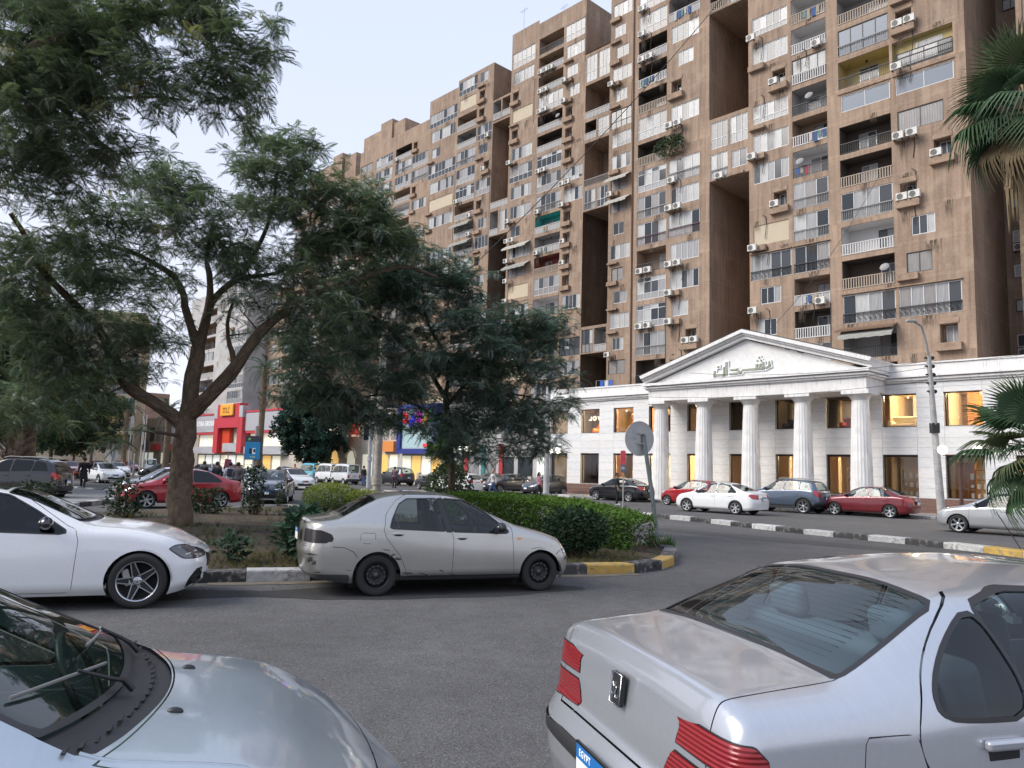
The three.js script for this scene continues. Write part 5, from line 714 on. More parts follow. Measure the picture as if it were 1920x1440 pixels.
  for (const xa of [0, wb]) for (const d of [1, -1]) { const g = new THREE.CylinderGeometry(ra + 0.015, ra + 0.015, 0.26, 24, 1, true, 0, Math.PI).rotateZ(Math.PI / 2).rotateY(Math.PI / 2); ch.add(g, xf(xa - ox, R * 0.98, d * (s.W - 0.17))); ch.cbox(xa - ox, R + 0.05, d * (s.W - 0.32), ra * 2, R * 1.7, 0.02); }
  for (const d of [1, -1]) { ch.box(R + 0.05 - ox, 0.22, d * (s.W * 0.93), wb - R - 0.05 - ox, 0.5, d * (s.W * 0.9)); }
  ch.mesh('underbody', mat.dark, root);
  if (s.cabin !== false) {
    const [c0, c1] = s.cab || [0.1, wb - 0.45], it = new Soup(), rb = (w, h, d, x, y, z, rz = 0) => it.add(new RoundedBoxGeometry(w, h, d, 2, Math.min(w, h, d) * 0.35), xf(x - ox, y, z, 0, 0, rz));
    it.box(c0 - 0.6 - ox, 0.34, -s.W * 0.86, c1 + 0.55 - ox, 0.4, s.W * 0.86);
    for (const d of [1, -1]) it.box(c0 - 0.3 - ox, 0.4, d * s.W * 0.86, c1 + 0.3 - ox, yb - 0.1, d * s.W * 0.83);
    it.box(c0 - 0.62 - ox, yb - 0.1, -s.W * 0.78, c0 - 0.05 - ox, yb - 0.07, s.W * 0.78); it.box(c1 + 0.1 - ox, yb - 0.16, -s.W * 0.84, c1 + 0.6 - ox, yb - 0.06, s.W * 0.84);
    it.mesh('cabin_trim', s.trim || mat.interior, root);
    const seat = (x, z, w) => { const st = new Soup(), q = (W, H, D, a, b, c, rz) => st.add(new RoundedBoxGeometry(W, H, D, 2, 0.05), xf(a - ox, b, c, 0, 0, rz)); q(0.5, 0.16, w, x, 0.52, z, 0.08); q(0.16, 0.6, w, x - 0.27, 0.8, z, 0.22); if (w < 0.8) q(0.09, 0.17, 0.26, x - 0.36, yb + 0.3, z, 0.2); else for (const e of [-0.34, 0.34]) q(0.09, 0.15, 0.24, x - 0.36, yb + 0.24, e, 0.2); st.mesh('seat', s.seatMat || mat.interior, root); };
    seat(c1 - 0.45, 0.36, 0.5); seat(c1 - 0.45, -0.36, 0.5); seat(c0 + 0.35, 0, s.W * 1.5);
    part('steering_wheel', new THREE.TorusGeometry(0.18, 0.014, 8, 24).rotateY(Math.PI / 2).rotateZ(0.45).translate(c1 - 0.02 - ox, yb + 0.02, -0.36), mat.black, root);
  }
  // wheels
  const wg = wheelGeos(s.rim || 'alloy', R, s.tw ?? 0.2);
  for (const xa of [0, wb]) for (const d of [1, -1]) {
    const w = new THREE.Group(); w.name = 'wheel'; w.position.set(xa - ox, R, d * (s.W * 0.985 - (s.tw ?? 0.2) / 2 - (s.wIn ?? 0.0))); w.rotation.set(0, d > 0 ? 0 : Math.PI, 0.3 * d * (xa ? 1 : -0.6)); root.add(w);
    part('tyre', wg.tyre, tyreMat, w); part('rim', wg.rim, rimMat[s.rim || 'alloy'], w); part('brake_disc', wg.dk, mat.dark, w); part('hub_cap', wg.hub, s.rim === 'steel' ? hubMat : rimMat[s.rim || 'alloy'], w);
  }
  // mirrors
  if (s.mirror) { const [mx, my] = s.mirror, z = surf(mx, my); for (const d of [1, -1]) { const m = new Soup(); m.add(new THREE.SphereGeometry(1, 18, 14), xf(mx + 0.02 - ox, my + 0.03, d * (z + 0.1), 0, d * 0.2, 0, 0.075, 0.075, 0.12)); m.cbox(mx - ox, my - 0.02, d * (z + 0.01), 0.07, 0.04, 0.1); m.mesh('mirror', s.mirrorMat || paint, root); const g = new Soup(); g.add(new THREE.SphereGeometry(1, 14, 10), xf(mx - 0.015 - ox, my + 0.03, d * (z + 0.1), 0, 0, 0, 0.05, 0.06, 0.1)); g.mesh('mirror_glass', mat.pane, root); } }
  // plates
  for (const p of s.plates || []) { const [x, y, dir, m] = p; const g = new Soup(); g.box(-0.17, -0.085, 0, 0.17, 0.085, 0.012, 'f'); const o = g.mesh('plate_frame', mat.black, root); o.position.set(x - ox, y, 0); o.rotation.y = dir > 0 ? Math.PI / 2 : -Math.PI / 2; if (p[4]) o.rotation.z = 0; const pg = new THREE.PlaneGeometry(0.335, 0.165).translate(0, 0, 0.013); const q = part('number_plate', pg, m, o); }
  s.extra && s.extra(root, { ox, surf, both, sides, rows });
  return root;
}
function placeCar(src, name, label, x, z, deg, o = {}) {   // deg: heading, 0 = +x, counter-clockwise from above
  const c = o.first ? src : src.clone(); c.name = numbered(name); c.position.set(x, o.y || 0, z); c.rotation.y = deg * Math.PI / 180;
  if (o.paint) c.traverse(m => { if (m.isMesh && m.material === src.userData.paint) m.material = o.paint; });
  if (o.rim) c.traverse(m => { if (m.isMesh && src.userData.rimMat && m.material === src.userData.rimMat) m.material = o.rim; });
  tag(c, label, o.cat || 'car', o.group); scene.add(c); return c;
}
const ribbon = (pts, wdt, lift = 0.003) => { const s = new Soup(); for (let k = 1; k < pts.length; k++) { const a = pts[k - 1], b = pts[k]; s.tube([a, b], wdt, 5, false); } return s; };
// ---- vehicle kinds
const PI2 = Math.PI / 2;
const paintSilver = flake([0.5, 0.485, 0.445], 0.34, 0.8, 0.16), paintBlue = flake([0.44, 0.5, 0.54], 0.42, 0.6, 0.1), paintWhite = flake([0.78, 0.78, 0.77], 0.3, 0, 0.03);
const PAINT = { white: flake([0.72, 0.73, 0.72], 0.32, 0, 0.05), black: flake([0.008, 0.009, 0.011], 0.25, 0.2, 0), navy: flake([0.014, 0.018, 0.035], 0.25, 0.3, 0), red: flake([0.36, 0.012, 0.018], 0.28, 0.25, 0.05), maroon: flake([0.16, 0.012, 0.018], 0.28, 0.35, 0.05), grey: flake([0.06, 0.065, 0.075], 0.3, 0.5, 0.04), blue: flake([0.09, 0.12, 0.17], 0.3, 0.5, 0.04), silver: flake([0.45, 0.46, 0.47], 0.32, 0.6, 0.08), teal: flake([0.06, 0.36, 0.46], 0.35, 0, 0.05), slate: flake([0.03, 0.034, 0.042], 0.3, 0.4, 0.02) };
const plateB = plateMat('#1d6fb4', '\u0637 \u0639 \u0662\u0664\u0667'), plateR = plateMat('#c0392b', '\u0641 \u0646 \u0661\u0663\u0668');
const SPEC = {};
// a plain three-box saloon, used for most of the traffic
SPEC.sedan = { hi: 0.62, wb: 2.6, R: 0.31, W: 0.875, wRoof: 0.6, xr: -0.98, xf: 3.46, gh: 0.38, hoodW: 0.83,
  top: [[-0.98, 0.98], [-0.86, 1.03, 0.06], [-0.42, 1.07], [0.42, 1.42, 0.5], [1.1, 1.47, 0.6], [1.55, 1.42, 0.45], [2.4, 0.99, 0.12], [3.15, 0.84, 0.5], [3.46, 0.68]],
  belt: [[-0.98, 0.88], [-0.3, 0.98], [0.8, 0.93], [2.0, 0.89], [2.6, 0.86], [3.2, 0.74], [3.46, 0.6]],
  nose: [[0.2, -0.05], [0.4, 0], [0.6, -0.03], [0.85, -0.22]], tail: [[0.25, -0.03], [0.55, 0], [0.7, -0.02], [1.05, -0.12]],
  ws: [1.5, 2.36], rw: [-0.36, 0.36], wins: [[[-0.02, 1.0], [0.42, 1.31], [0.95, 1.39], [0.98, 0.98]], [[1.06, 0.98], [1.06, 1.39], [1.5, 1.33], [2.02, 1.0], [1.95, 0.94]]],
  doors: [{ p: [[0.18, 1.02], [0.45, 1.37], [1.0, 1.44], [1.02, 0.3], [0.5, 0.3], [0.36, 0.58], [0.12, 0.75]], h: [0.28, 0.84] }, { p: [[1.02, 0.3], [1.0, 1.44], [1.5, 1.4], [2.2, 0.95], [2.22, 0.32], [2.05, 0.28]], h: [1.18, 0.82] }],
  hood: [2.46, 3.28], boot: [-0.86, -0.42], mirror: [2.02, 0.98],
  cuts: [{ n: 'headlight', at: 'nose', p: [[0.42, 0.62], [0.5, 0.76], [0.98, 0.82], [1.05, 0.76], [0.75, 0.6]], m: mat.lens, rim: 0.012 }, { n: 'taillight', at: 'tail', p: [[0.42, 0.72], [0.42, 0.92], [0.95, 0.94], [1.0, 0.88], [0.8, 0.74]], m: mat.red, rim: 0.01 },
    { n: 'grille', at: 'nose', p: [[-0.1, 0.6], [-0.1, 0.7], [0.3, 0.72], [0.26, 0.6]], m: mat.black, one: 1 }, { n: 'air_intake', at: 'nose', p: [[-0.1, 0.3], [-0.1, 0.44], [0.6, 0.44], [0.5, 0.3]], m: mat.black, one: 1 }],
  plates: [[3.475, 0.5, 1, plateB], [-0.99, 0.74, -1, plateB]], rim: 'alloy', paint: PAINT.white };
SPEC.hatch = { ...SPEC.sedan, wb: 2.38, xr: -0.6, xf: 3.02, W: 0.8, R: 0.28, wRoof: 0.58,
  top: [[-0.6, 0.95], [-0.52, 1.02, 0.05], [-0.25, 1.42, 0.2], [0.5, 1.5, 0.5], [1.2, 1.48, 0.5], [2.1, 1.0, 0.15], [2.75, 0.84, 0.5], [3.02, 0.68]], belt: [[-0.6, 0.9], [0, 0.98], [0.8, 0.95], [1.9, 0.9], [2.3, 0.86], [2.8, 0.74], [3.02, 0.6]],
  ws: [1.22, 2.06], rw: [-0.5, -0.24], rwIn: 0.06, tail: [[0.25, -0.02], [0.55, 0], [0.8, -0.03], [1.05, -0.05], [1.45, -0.12]],
  wins: [[[-0.2, 1.06], [-0.08, 1.34], [0.15, 1.38], [0.12, 1.02]], [[0.18, 1.02], [0.2, 1.39], [0.8, 1.42], [0.84, 0.99]], [[0.92, 0.99], [0.9, 1.42], [1.28, 1.38], [1.82, 1.0], [1.75, 0.95]]],
  doors: [{ p: [[0.14, 1.0], [0.18, 1.43], [0.85, 1.46], [0.88, 0.3], [0.4, 0.3], [0.3, 0.55]], h: [0.26, 0.86] }, { p: [[0.88, 0.3], [0.86, 1.46], [1.3, 1.44], [1.98, 0.94], [2.0, 0.3]], h: [1.02, 0.84] }], hood: [2.16, 2.86], boot: null, mirror: [1.8, 1.0],
  cuts: SPEC.sedan.cuts.map(c => ({ ...c })), plates: [[3.035, 0.5, 1, plateB], [-0.61, 0.74, -1, plateB]], cab: [0.1, 1.85] };
SPEC.hatch.cuts[1] = { n: 'taillight', at: 'tail', p: [[0.5, 0.72], [0.5, 1.0], [0.8, 1.02], [0.86, 0.9], [0.74, 0.74]], m: mat.red, rim: 0.01 };
SPEC.suv = { ...SPEC.sedan, wb: 2.62, xr: -0.82, xf: 3.48, W: 0.92, R: 0.36, wRoof: 0.66, arch: 0.05, low: [[-0.82, 0.4], [-0.3, 0.32], [2.9, 0.32], [3.48, 0.36]], gh: 0.4,
  top: [[-0.82, 1.08], [-0.74, 1.14, 0.05], [-0.42, 1.6, 0.22], [0.3, 1.7, 0.4], [1.2, 1.7, 0.6], [1.5, 1.66, 0.4], [2.3, 1.16, 0.15], [3.1, 1.02, 0.4], [3.48, 0.82]], belt: [[-0.82, 1.02], [0, 1.14], [1.0, 1.1], [2.1, 1.06], [2.5, 1.02], [3.2, 0.9], [3.48, 0.72]],
  ws: [1.5, 2.26], rw: [-0.7, -0.42], rwIn: 0.06, tail: [[0.3, -0.03], [0.6, 0], [0.85, -0.03], [1.2, -0.06], [1.65, -0.12]], nose: [[0.3, -0.05], [0.5, 0], [0.8, -0.03], [1.05, -0.15]],
  wins: [[[-0.36, 1.2], [-0.22, 1.5], [0.15, 1.57], [0.2, 1.19]], [[0.26, 1.19], [0.22, 1.57], [0.95, 1.6], [0.98, 1.15]], [[1.06, 1.15], [1.04, 1.6], [1.5, 1.55], [2.0, 1.16], [1.92, 1.11]]],
  doors: [{ p: [[0.2, 1.16], [0.2, 1.62], [0.98, 1.65], [1.02, 0.42], [0.56, 0.42], [0.42, 0.68]], h: [0.32, 1.0] }, { p: [[1.02, 0.42], [1.0, 1.65], [1.5, 1.61], [2.16, 1.12], [2.18, 0.42]], h: [1.18, 0.98] }], hood: [2.38, 3.24], boot: null, mirror: [2.0, 1.16],
  cuts: [{ n: 'headlight', at: 'nose', p: [[0.45, 0.8], [0.5, 0.92], [0.98, 0.98], [1.04, 0.92], [0.8, 0.78]], m: mat.lens, rim: 0.012 }, { n: 'taillight', at: 'tail', p: [[0.56, 0.82], [0.6, 1.1], [0.98, 1.14], [1.02, 1.02], [0.86, 0.86]], m: mat.red, rim: 0.01 }, { n: 'grille', at: 'nose', p: [[-0.1, 0.72], [-0.1, 0.92], [0.38, 0.92], [0.32, 0.72]], m: mat.black, one: 1 }, { n: 'bumper', at: 'tail', p: [[-0.1, 0.3], [-0.1, 0.52], [0.95, 0.52], [1.1, 0.3]], m: mat.black, one: 1 }],
  plates: [[3.49, 0.6, 1, plateB], [-0.83, 0.78, -1, plateB]], cab: [0.1, 2.05],
  extra: (root, { ox }) => { for (const d of [1, -1]) { const r = new Soup(); r.tube([[-0.25 - ox, 1.66, d * 0.56], [-0.1 - ox, 1.72, d * 0.57], [1.25 - ox, 1.735, d * 0.57], [1.45 - ox, 1.68, d * 0.56]], 0.018, 8); r.mesh('roof_rail', mat.steel, root); } } };
SPEC.van = { ...SPEC.sedan, wb: 1.85, xr: -0.72, xf: 2.55, W: 0.74, R: 0.27, wRoof: 0.62, ar: 0.25, ner: 4, gh: 0.5, low: [[-0.72, 0.34], [2.55, 0.3]], tw: 0.16, taper: 0.02,
  top: [[-0.72, 1.05], [-0.66, 1.2, 0.05], [-0.6, 1.82, 0.12], [0.2, 1.9, 0.4], [1.3, 1.9, 0.4], [1.75, 1.82, 0.3], [2.4, 1.12, 0.12], [2.55, 0.8]], belt: [[-0.72, 1.0], [0, 1.06], [2.1, 1.02], [2.4, 0.95], [2.55, 0.7]],
  ws: [1.76, 2.34], rw: [-0.66, -0.585], rwIn: 0.08, tail: [[0.3, -0.02], [0.6, 0], [1.05, -0.02], [1.85, -0.07]], nose: [[0.3, 0], [0.6, 0], [1.1, -0.1]],
  wins: [[[-0.5, 1.14], [-0.46, 1.6], [0.2, 1.64], [0.2, 1.13]], [[0.3, 1.13], [0.3, 1.64], [1.0, 1.65], [1.0, 1.11]], [[1.1, 1.11], [1.1, 1.65], [1.65, 1.6], [2.05, 1.14], [2.0, 1.09]]],
  doors: [{ p: [[0.24, 0.4], [0.24, 1.72], [1.04, 1.73], [1.04, 0.36]], h: [0.9, 0.92] }, { p: [[1.06, 0.36], [1.06, 1.73], [1.7, 1.68], [2.18, 1.1], [2.2, 0.8], [2.12, 0.7], [1.55, 0.58], [1.5, 0.34]], h: [1.2, 0.92] }], hood: null, boot: null, mirror: [2.05, 1.1],
  cuts: [{ n: 'headlight', at: 'nose', p: [[0.35, 0.6], [0.35, 0.78], [0.62, 0.78], [0.66, 0.62]], m: mat.lens, rim: 0.012 }, { n: 'taillight', at: 'tail', p: [[0.52, 0.62], [0.52, 0.88], [0.68, 0.88], [0.7, 0.62]], m: mat.red, rim: 0.01 }, { n: 'bumper', at: 'tail', p: [[-0.1, 0.36], [-0.1, 0.5], [0.9, 0.5], [0.95, 0.36]], m: mat.black, one: 1 }],
  plates: [[2.56, 0.5, 1, plateR], [-0.735, 0.72, -1, plateR]], cab: [0.1, 1.7], rim: 'cap', glass: mat.glass };
SPEC.estate = { ...SPEC.sedan, top: [[-0.98, 0.98], [-0.92, 1.04, 0.05], [-0.6, 1.34, 0.16], [0.0, 1.45, 0.4], [1.1, 1.47, 0.6], [1.55, 1.42, 0.45], [2.4, 0.99, 0.12], [3.15, 0.84, 0.5], [3.46, 0.68]], rw: [-0.88, -0.6], boot: null,
  wins: [[[-0.62, 1.02], [-0.45, 1.3], [0.2, 1.36], [0.18, 0.99]], ...SPEC.sedan.wins], doors: SPEC.sedan.doors };
SPEC.estate.wins[1] = [[0.26, 0.99], [0.28, 1.36], [0.95, 1.39], [0.98, 0.98]];
// ---- the four near cars
function smooth(p, n = 2) { for (let q = 0; q < n; q++) { const o = []; for (let k = 0; k < p.length; k++) { const a = p[k], b = p[(k + 1) % p.length]; o.push([a[0] * 0.75 + b[0] * 0.25, a[1] * 0.75 + b[1] * 0.25], [a[0] * 0.25 + b[0] * 0.75, a[1] * 0.25 + b[1] * 0.75]); } p = o; } return p; }
const bandCut = (n, p, m, o = {}) => { const f = polySdf(p, o.r ?? 0.012), z0 = o.z ?? 0.45; return { n, m, ...o, f: v => v[6] > (o.max ?? 3.3) ? 1 : Math.max(f(v[0], v[1]), z0 - v[2]) }; };
SPEC.dented = { hi: 1.35, wb: 2.41, R: 0.278, ra: 0.325, W: 0.82, wRoof: 0.55, xr: -0.975, xf: 2.99, gh: 0.36, ar: 0.36, af: 0.42, ner: 3.2, nef: 3, cS: 0.96, tw: 0.175, wIn: 0.03,
  top: [[-0.975, 0.96], [-0.93, 1.0, 0.05], [-0.5, 1.055, 0.1], [0.0, 1.345, 0.28], [0.42, 1.405, 0.5], [0.95, 1.395, 0.5], [1.28, 1.34, 0.35], [2.03, 0.965, 0.1], [2.42, 0.875, 0.4], [2.84, 0.745, 0.3], [2.99, 0.64]],
  belt: [[-0.975, 0.88], [-0.9, 0.93], [-0.47, 0.985], [0.09, 0.955], [1.07, 0.885], [1.95, 0.85], [2.3, 0.82], [2.75, 0.7], [2.99, 0.58]], low: [[-0.97, 0.27], [-0.4, 0.175], [0.4, 0.2], [2.0, 0.195], [2.75, 0.17], [2.98, 0.21]],
  tail: [[0.2, -0.09], [0.36, -0.04], [0.6, 0], [0.66, -0.025], [0.95, -0.045]], nose: [[0.18, -0.06], [0.3, -0.01], [0.5, 0], [0.56, -0.035], [0.7, -0.13]],
  ws: [1.26, 1.97], rw: [-0.45, -0.02], rwIn: 0.05, rwBow: 0.03, wsBow: 0.18, hood: [2.08, 2.82], boot: [-0.92, -0.5, 0.96], hoodK: 0.98,
  wins: [{ p: [[0.19, 0.93], [0.22, 1.02], [0.32, 1.21], [0.42, 1.275], [0.83, 1.285], [0.925, 0.895]] }, { blind: 1, p: [[0.875, 1.285], [0.925, 1.285], [1.035, 0.885], [0.975, 0.885]] }, { p: [[0.975, 1.285], [1.29, 1.262], [1.56, 1.115], [1.87, 0.86], [1.085, 0.885]] }],
  doors: [{ r: 0.02, p: [[0.27, 1.26], [0.13, 1.08], [0.1, 0.88], [0.14, 0.78], [0.33, 0.55], [0.44, 0.29], [1.03, 0.285], [1.045, 0.74], [0.9, 1.335], [0.42, 1.34]], h: [0.275, 0.83] }, { r: 0.02, p: [[1.035, 0.285], [1.05, 0.74], [0.905, 1.335], [1.29, 1.31], [1.93, 0.9], [1.965, 0.28]], h: [1.19, 0.775] }],
  handle: 'oval', mirror: [1.72, 0.89], mirrorMat: mat.black, rim: 'steel', paint: paintSilver, glass: MP([0.72, 0.8, 0.8], 0.02, { transmission: 1 }), screen: MP([0.35, 0.4, 0.42], 0.02, { transmission: 1 }),
  cuts: [bandCut('taillight', [[-1.2, 0.72], [-1.2, 0.885], [-0.76, 0.87], [-0.63, 0.82], [-0.585, 0.725]], MP([0.012, 0.009, 0.01], 0.3), { z: 0.36, rim: 0.006, g: 0.004 }),
    bandCut('bumper_strip', [[-1.2, 0.562], [-1.2, 0.592], [-0.37, 0.6], [-0.35, 0.57]], mat.black, { z: -1, one: 1, g: 0.012, r: 0.006 }), bandCut('bumper_valance', [[-1.2, 0.1], [-1.2, 0.315], [-0.37, 0.3], [-0.37, 0.1]], M([0.05, 0.05, 0.05], 0.7), { z: -1, one: 1, r: 0 }),
    bandCut('sill', [[0.3, 0.1], [0.3, 0.265], [2.1, 0.262], [2.1, 0.1]], M([0.03, 0.03, 0.03], 0.75), { r: 0 }), bandCut('headlight', [[2.79, 0.55], [2.785, 0.6], [2.86, 0.692], [3.2, 0.66], [3.2, 0.55]], mat.lens, { z: 0.38, rim: 0.008, g: 0.003 }),
    bandCut('bumper_strip', [[2.82, 0.448], [2.82, 0.476], [3.2, 0.476], [3.2, 0.448]], M([0.12, 0.12, 0.12], 0.5), { z: -1, one: 1, g: 0.01, r: 0.004 }), bandCut('fog_lamp', [[2.9, 0.27], [2.9, 0.34], [3.2, 0.34], [3.2, 0.27]], mat.black, { z: 0.5 }),
    bandCut('fuel_flap', [[-0.225, 0.72], [-0.225, 0.835], [-0.05, 0.83], [-0.05, 0.715]], paintSilver, { rim: 0.006, r: 0.016 }), { ...bandCut('side_repeater', [[2.03, 0.755], [2.03, 0.765], [2.1, 0.765], [2.1, 0.755]], mat.amber, { r: 0.01, g: 0.008 }) }],
  plates: [[-0.99, 0.79, -1, plateB]], cab: [0.15, 1.75],
  extra: (root, { ox, surf }) => {
    const line = (n, pts, w, m) => { const s = new Soup(), P = pts.map(([x, y]) => [x - ox, y, surf(x, y) + 0.002]); s.tube(P, w, 6); s.mesh(n, m, root); };
    line('panel_gap', [[-0.93, 0.665], [-0.6, 0.665], [-0.45, 0.655], [-0.33, 0.6], [-0.27, 0.52]], 0.004, mat.dark); line('panel_gap', [[2.66, 0.53], [2.7, 0.57], [2.78, 0.6]], 0.004, mat.dark);
    const div = new Soup(); div.tube([[0.28 - ox, 0.9, surf(0.28, 0.93) + 0.004], [0.27 - ox, 1.08, surf(0.28, 1.08) + 0.004]], 0.008, 6); div.mesh('window_divider', mat.black, root);
    const sc = new Soup(); for (const [x, y, a, b] of [[-0.86, 0.5, 0.06, 0.03], [-0.82, 0.46, 0.05, 0.025], [-0.88, 0.47, 0.035, 0.02], [-0.38, 0.36, 0.05, 0.004], [0.2, 0.55, 0.05, 0.012], [0.28, 0.5, 0.05, 0.02], [0.12, 0.62, 0.06, 0.006], [0.42, 0.31, 0.08, 0.014], [0.62, 0.3, 0.14, 0.008], [1.05, 0.28, 0.06, 0.008], [-0.75, 0.335, 0.1, 0.01], [0.9, 0.33, 0.04, 0.01], [2.3, 0.62, 0.14, 0.004], [2.38, 0.6, 0.1, 0.004]]) sc.add(new THREE.SphereGeometry(1, 10, 6), xf(x - ox, y, surf(x, y) - 0.0006, 0, 0, rr(-0.4, 0.4), a, b, 0.004));
    sc.mesh('scratch', M([0.07, 0.068, 0.064], 0.7), root).userData.kind = 'stuff';
  } };
SPEC.executive = { hi: 1.35, wb: 2.94, R: 0.322, ra: 0.36, W: 0.9, wRoof: 0.6, xr: -1.1, xf: 3.72, gh: 0.36, ar: 0.5, af: 0.62, nef: 2.5, cS: 0.955, tw: 0.24, edge: 0.09,
  top: [[-1.1, 0.98], [-0.98, 1.05, 0.06], [-0.55, 1.1, 0.2], [0.5, 1.36, 0.6], [1.15, 1.415, 0.6], [1.6, 1.36, 0.4], [2.36, 0.985, 0.12], [2.9, 0.94, 0.5], [3.35, 0.83, 0.4], [3.64, 0.7, 0.16], [3.72, 0.6]],
  belt: [[-1.1, 0.86], [-0.3, 0.98], [1.2, 0.93], [2.2, 0.89], [2.7, 0.87], [3.1, 0.8], [3.5, 0.68], [3.72, 0.56]], low: [[-1.1, 0.24], [-0.5, 0.16], [2.5, 0.16], [3.3, 0.145], [3.72, 0.2]],
  nose: [[0.15, -0.2], [0.28, -0.03], [0.5, 0], [0.62, -0.02], [0.75, -0.12]], tail: [[0.25, -0.03], [0.55, 0], [0.75, -0.02], [1.05, -0.12]],
  ws: [1.5, 2.3], rw: [-0.5, 0.4], wsBow: 0.2, cowl: [2.3, 2.4], hood: [2.4, 3.6], hoodBow: 0.42, hoodK: 0.98, boot: [-0.98, -0.55],
  wins: [{ p: [[-0.2, 0.98], [0.2, 1.2], [0.72, 1.3], [0.78, 0.95]] }, { p: [[0.84, 0.95], [0.82, 1.3], [1.2, 1.325], [1.5, 1.27], [1.8, 1.1], [2.0, 0.97], [2.12, 0.895]] }],
  doors: [{ p: [[0.3, 0.9], [0.4, 1.3], [0.8, 1.37], [0.82, 0.24], [0.5, 0.24], [0.4, 0.6]], h: [0.45, 0.82] }, { p: [[0.84, 0.24], [0.82, 1.37], [1.2, 1.38], [1.55, 1.32], [2.14, 0.93], [2.215, 0.9], [2.25, 0.78], [2.22, 0.235]], h: [1.02, 0.8] }],
  mirror: [1.93, 0.965], mirrorMat: MP([0.012, 0.013, 0.016], 0.12, { clearcoat: 1 }), rim: 'star5', paint: paintWhite, glass: MP([0.1, 0.12, 0.115], 0.02, { transmission: 1 }), screen: MP([0.3, 0.36, 0.33], 0.02, { transmission: 1 }),
  cuts: [{ n: 'roof_panel', one: 1, m: MP([0.03, 0.032, 0.036], 0.08, { clearcoat: 1 }), f: v => v[6] < 4.1 ? 1 : Math.max(0.3 - v[0], v[0] - 1.46 + 0.1 * v[2] * v[2], v[2] - v[7] + 0.02) },
    bandCut('headlight', [[3.26, 0.69], [3.33, 0.725], [3.48, 0.72], [3.8, 0.68], [3.8, 0.6], [3.56, 0.565], [3.42, 0.575]], MP([0.1, 0.1, 0.11], 0.08, { clearcoat: 1, metalness: 0.4 }), { z: 0.4, rim: 0.012, max: 3.9, g: 0.004 }),
    bandCut('air_intake', [[3.46, 0.2], [3.5, 0.31], [3.58, 0.42], [3.8, 0.45], [3.8, 0.27], [3.6, 0.22]], mat.dark, { z: 0.5, g: -0.02 }), { n: 'grille', one: 1, m: mat.black, g: -0.01, f: (() => { const g = polySdf([[-0.1, 0.44], [-0.1, 0.63], [0.44, 0.64], [0.38, 0.44]], 0.02); return v => v[6] > 3.5 || v[0] < 2 ? 1 : g(v[8], v[1]); })() }, { n: 'air_intake', one: 1, m: mat.dark, g: -0.02, f: (() => { const g = polySdf([[-0.1, 0.22], [-0.1, 0.34], [0.46, 0.34], [0.4, 0.22]], 0.01); return v => v[6] > 3.5 || v[0] < 2 ? 1 : g(v[8], v[1]); })() },
    bandCut('taillight', [[-1.4, 0.72], [-1.4, 0.9], [-0.7, 0.9], [-0.75, 0.76]], mat.red, { z: 0.4 })],
  cab: [0.2, 2.1],
  extra: (root, { ox, surf }) => {
    const fin = new Soup(); for (const y of [0.29, 0.345]) fin.tube([[3.52 - ox, y - 0.01, surf(3.52, y) + 0.004], [3.6 - ox, y, surf(3.6, y) + 0.004], [3.665 - ox, y + 0.012, surf(3.66, y) - 0.02]], 0.007, 6); fin.mesh('intake_fin', mat.black, root).userData.kind = 'stuff';
    const dl = new Soup(); dl.tube([[3.36 - ox, 0.7, surf(3.36, 0.7) + 0.012], [3.5 - ox, 0.7, surf(3.5, 0.7) + 0.012], [3.62 - ox, 0.675, surf(3.62, 0.675) + 0.01]], 0.007, 6); dl.tube([[3.44 - ox, 0.61, surf(3.44, 0.61) + 0.012], [3.55 - ox, 0.645, surf(3.55, 0.645) + 0.012]], 0.012, 8); dl.mesh('running_light', mat.lens, root);
    for (const x of [0, 2.94]) for (const d of [1, -1]) { const s = new Soup(); for (let k = 0; k < 3; k++) { const a = k * 2.0944 + PI2; s.poly([[Math.cos(a + 1.2) * 0.007, Math.sin(a + 1.2) * 0.007, 0], [Math.cos(a) * 0.03, Math.sin(a) * 0.03, 0], [Math.cos(a - 1.2) * 0.007, Math.sin(a - 1.2) * 0.007, 0]].reverse()); } s.add(new THREE.TorusGeometry(0.031, 0.0025, 6, 24)); const o = s.mesh('hub_emblem', mat.chrome, root); o.position.set(x - ox, 0.322, d * (0.9 * 0.985 - 0.12 + 0.12 * 0.8)); if (d < 0) o.rotation.y = Math.PI; }
    const cal = new Soup(); for (const x of [0, 2.94]) cal.add(new RoundedBoxGeometry(0.08, 0.2, 0.05, 2, 0.02), xf(x - 0.12 - ox, 0.36, 0.82, 0, 0, 0.3)); cal.mesh('brake_caliper', mat.steel, root);
  } };
const lampRed = MP([0.27, 0.008, 0.012], 0.22, { clearcoat: 0.6, clearcoatRoughness: 0.1, map: tex(64, (u, v) => { const k = 0.55 + 0.45 * Math.pow(Math.abs(Math.sin(v * PI * 8)), 0.7); return [k, k * 0.9, k * 0.9]; }, 8), bumpMap: tex(64, (u, v) => 0.5 + 0.5 * Math.sin(v * 2 * PI * 8), 8), bumpScale: 0.002 }); lampRed.userData.level = 1;
